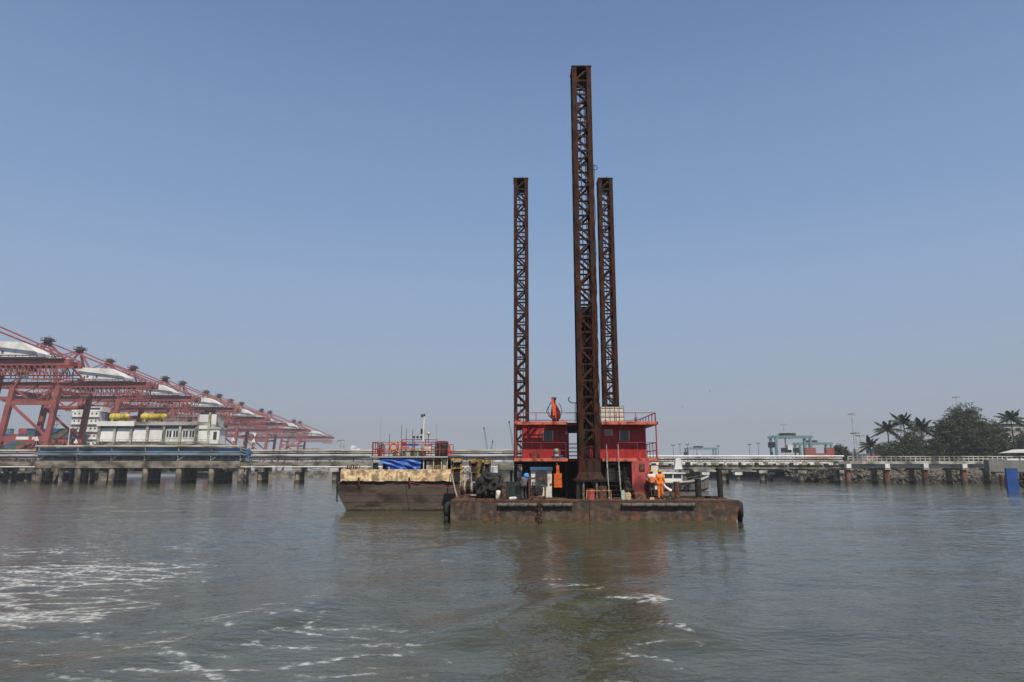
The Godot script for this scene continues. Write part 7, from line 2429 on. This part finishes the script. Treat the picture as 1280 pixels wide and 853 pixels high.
func make_people() -> void:
	var orange := Color(0.75, 0.2, 0.03)
	var skin := Color(0.16, 0.08, 0.05)
	mat("helmet_yellow", Color(0.8, 0.45, 0.03), 0.35, "")
	var j := standing(Vector3(0, 0, -1))
	build_person("worker in orange coverall and yellow helmet standing back turned beside the store room", at(826, DECK + 0.022, 42.3), 0.12, j, {"top": orange, "legs": orange, "skin": skin, "shoe": Color(0.02, 0.02, 0.025), "hair": skin}, mats["helmet_yellow"])
	j = standing(Vector3(0.3, 0, -0.95).normalized())
	j.el = Vector3(-0.26, 1.14, -0.04); j.wl = Vector3(-0.16, 1.02, -0.24)
	build_person("worker in orange and white vest and yellow helmet half behind the red store room", at(815.5, DECK + 0.022, 43.3), -0.2, j, {"top": Color(0.62, 0.6, 0.58), "legs": Color(0.035, 0.03, 0.028), "skin": skin, "shoe": Color(0.02, 0.02, 0.02), "hair": skin, "vest": Color(0.85, 0.2, 0.05)}, mats["helmet_yellow"])
	# seated worker
	var s := {"pelvis": Vector3(0, 0.5, 0.05), "chest": Vector3(0, 0.86, -0.06), "head": Vector3(0, 1.14, -0.14), "face": Vector3(0, -0.3, -1).normalized(), "toe": Vector3(0, 0, -1),
		"sl": Vector3(-0.16, 0.97, -0.06), "sr": Vector3(0.16, 0.97, -0.06), "el": Vector3(-0.26, 0.74, -0.12), "er": Vector3(0.26, 0.74, -0.12), "wl": Vector3(-0.12, 0.64, -0.34), "wr": Vector3(0.12, 0.64, -0.34),
		"hl": Vector3(-0.1, 0.48, 0), "hr": Vector3(0.1, 0.48, 0), "kl": Vector3(-0.16, 0.52, -0.42), "kr": Vector3(0.16, 0.52, -0.42), "al": Vector3(-0.15, 0.085, -0.46), "ar": Vector3(0.15, 0.085, -0.46)}
	var sp := at(783.8, DECK + 0.012, 43.6)
	build_person("worker in dark clothes sitting on a crate beside the stairs", sp, -0.9, s, {"top": Color(0.012, 0.012, 0.015), "legs": Color(0.015, 0.014, 0.016), "skin": skin, "shoe": Color(0.02, 0.015, 0.012), "hair": Color(0.01, 0.01, 0.01)}, null)
	var cr := thing("wooden_crate", "dark wooden crate under the seated worker", "crate", sp + Vector3(0, 0, 0))
	for k in 4:
		bx(cr, "plank", sp + Vector3(0, 0.05 + k * 0.095, 0.24), Vector3(0.46, 0.08, 0.025), mats["brown_steel"])
		bx(cr, "plank", sp + Vector3(0, 0.05 + k * 0.095, -0.16), Vector3(0.46, 0.08, 0.025), mats["brown_steel"])
	bx(cr, "top", sp + Vector3(0, 0.375, 0.04), Vector3(0.46, 0.025, 0.42), mats["brown_steel"])
	# worker with a blue cloth over the head, bending over the engine
	j = standing(Vector3(0.6, -0.4, -0.6).normalized())
	j.pelvis = Vector3(-0.02, 0.82, 0); j.chest = Vector3(0.06, 1.1, -0.06); j.head = Vector3(0.14, 1.35, -0.1)
	j.hl = Vector3(-0.1, 0.8, 0); j.hr = Vector3(0.08, 0.8, 0)
	j.sl = Vector3(-0.1, 1.22, -0.04); j.sr = Vector3(0.22, 1.2, -0.06); j.el = Vector3(-0.2, 0.98, -0.1); j.er = Vector3(0.34, 0.95, -0.16); j.wl = Vector3(-0.02, 0.84, -0.28); j.wr = Vector3(0.4, 0.78, -0.34)
	j.kl = Vector3(-0.13, 0.44, -0.12); j.kr = Vector3(0.12, 0.45, -0.14)
	var wp := at(655.5, DECK + 0.022, 41.75)
	var w := build_person("worker with a bright blue headcloth leaning over the pump engine", wp, 0.2, j, {"top": Color(0.12, 0.1, 0.11), "legs": Color(0.06, 0.05, 0.05), "skin": skin, "shoe": Color(0.02, 0.02, 0.02), "hair": Color(0.01, 0.01, 0.01)}, null)
	var cs := Shape.new()
	lumpy(cs, j.head + Vector3(0.0, 0.05, 0.0), Vector3(0.34, 0.3, 0.32), 0.04, 0.05, 5.0, 0.85)
	lumpy(cs, j.head + Vector3(-0.16, -0.14, 0.05), Vector3(0.3, 0.2, 0.16), 0.04, 0.05, 5.0, 0.5)
	put(w, "headcloth", cs.mesh(), mat("headcloth", Color(0.08, 0.3, 0.75), 0.9, ""))
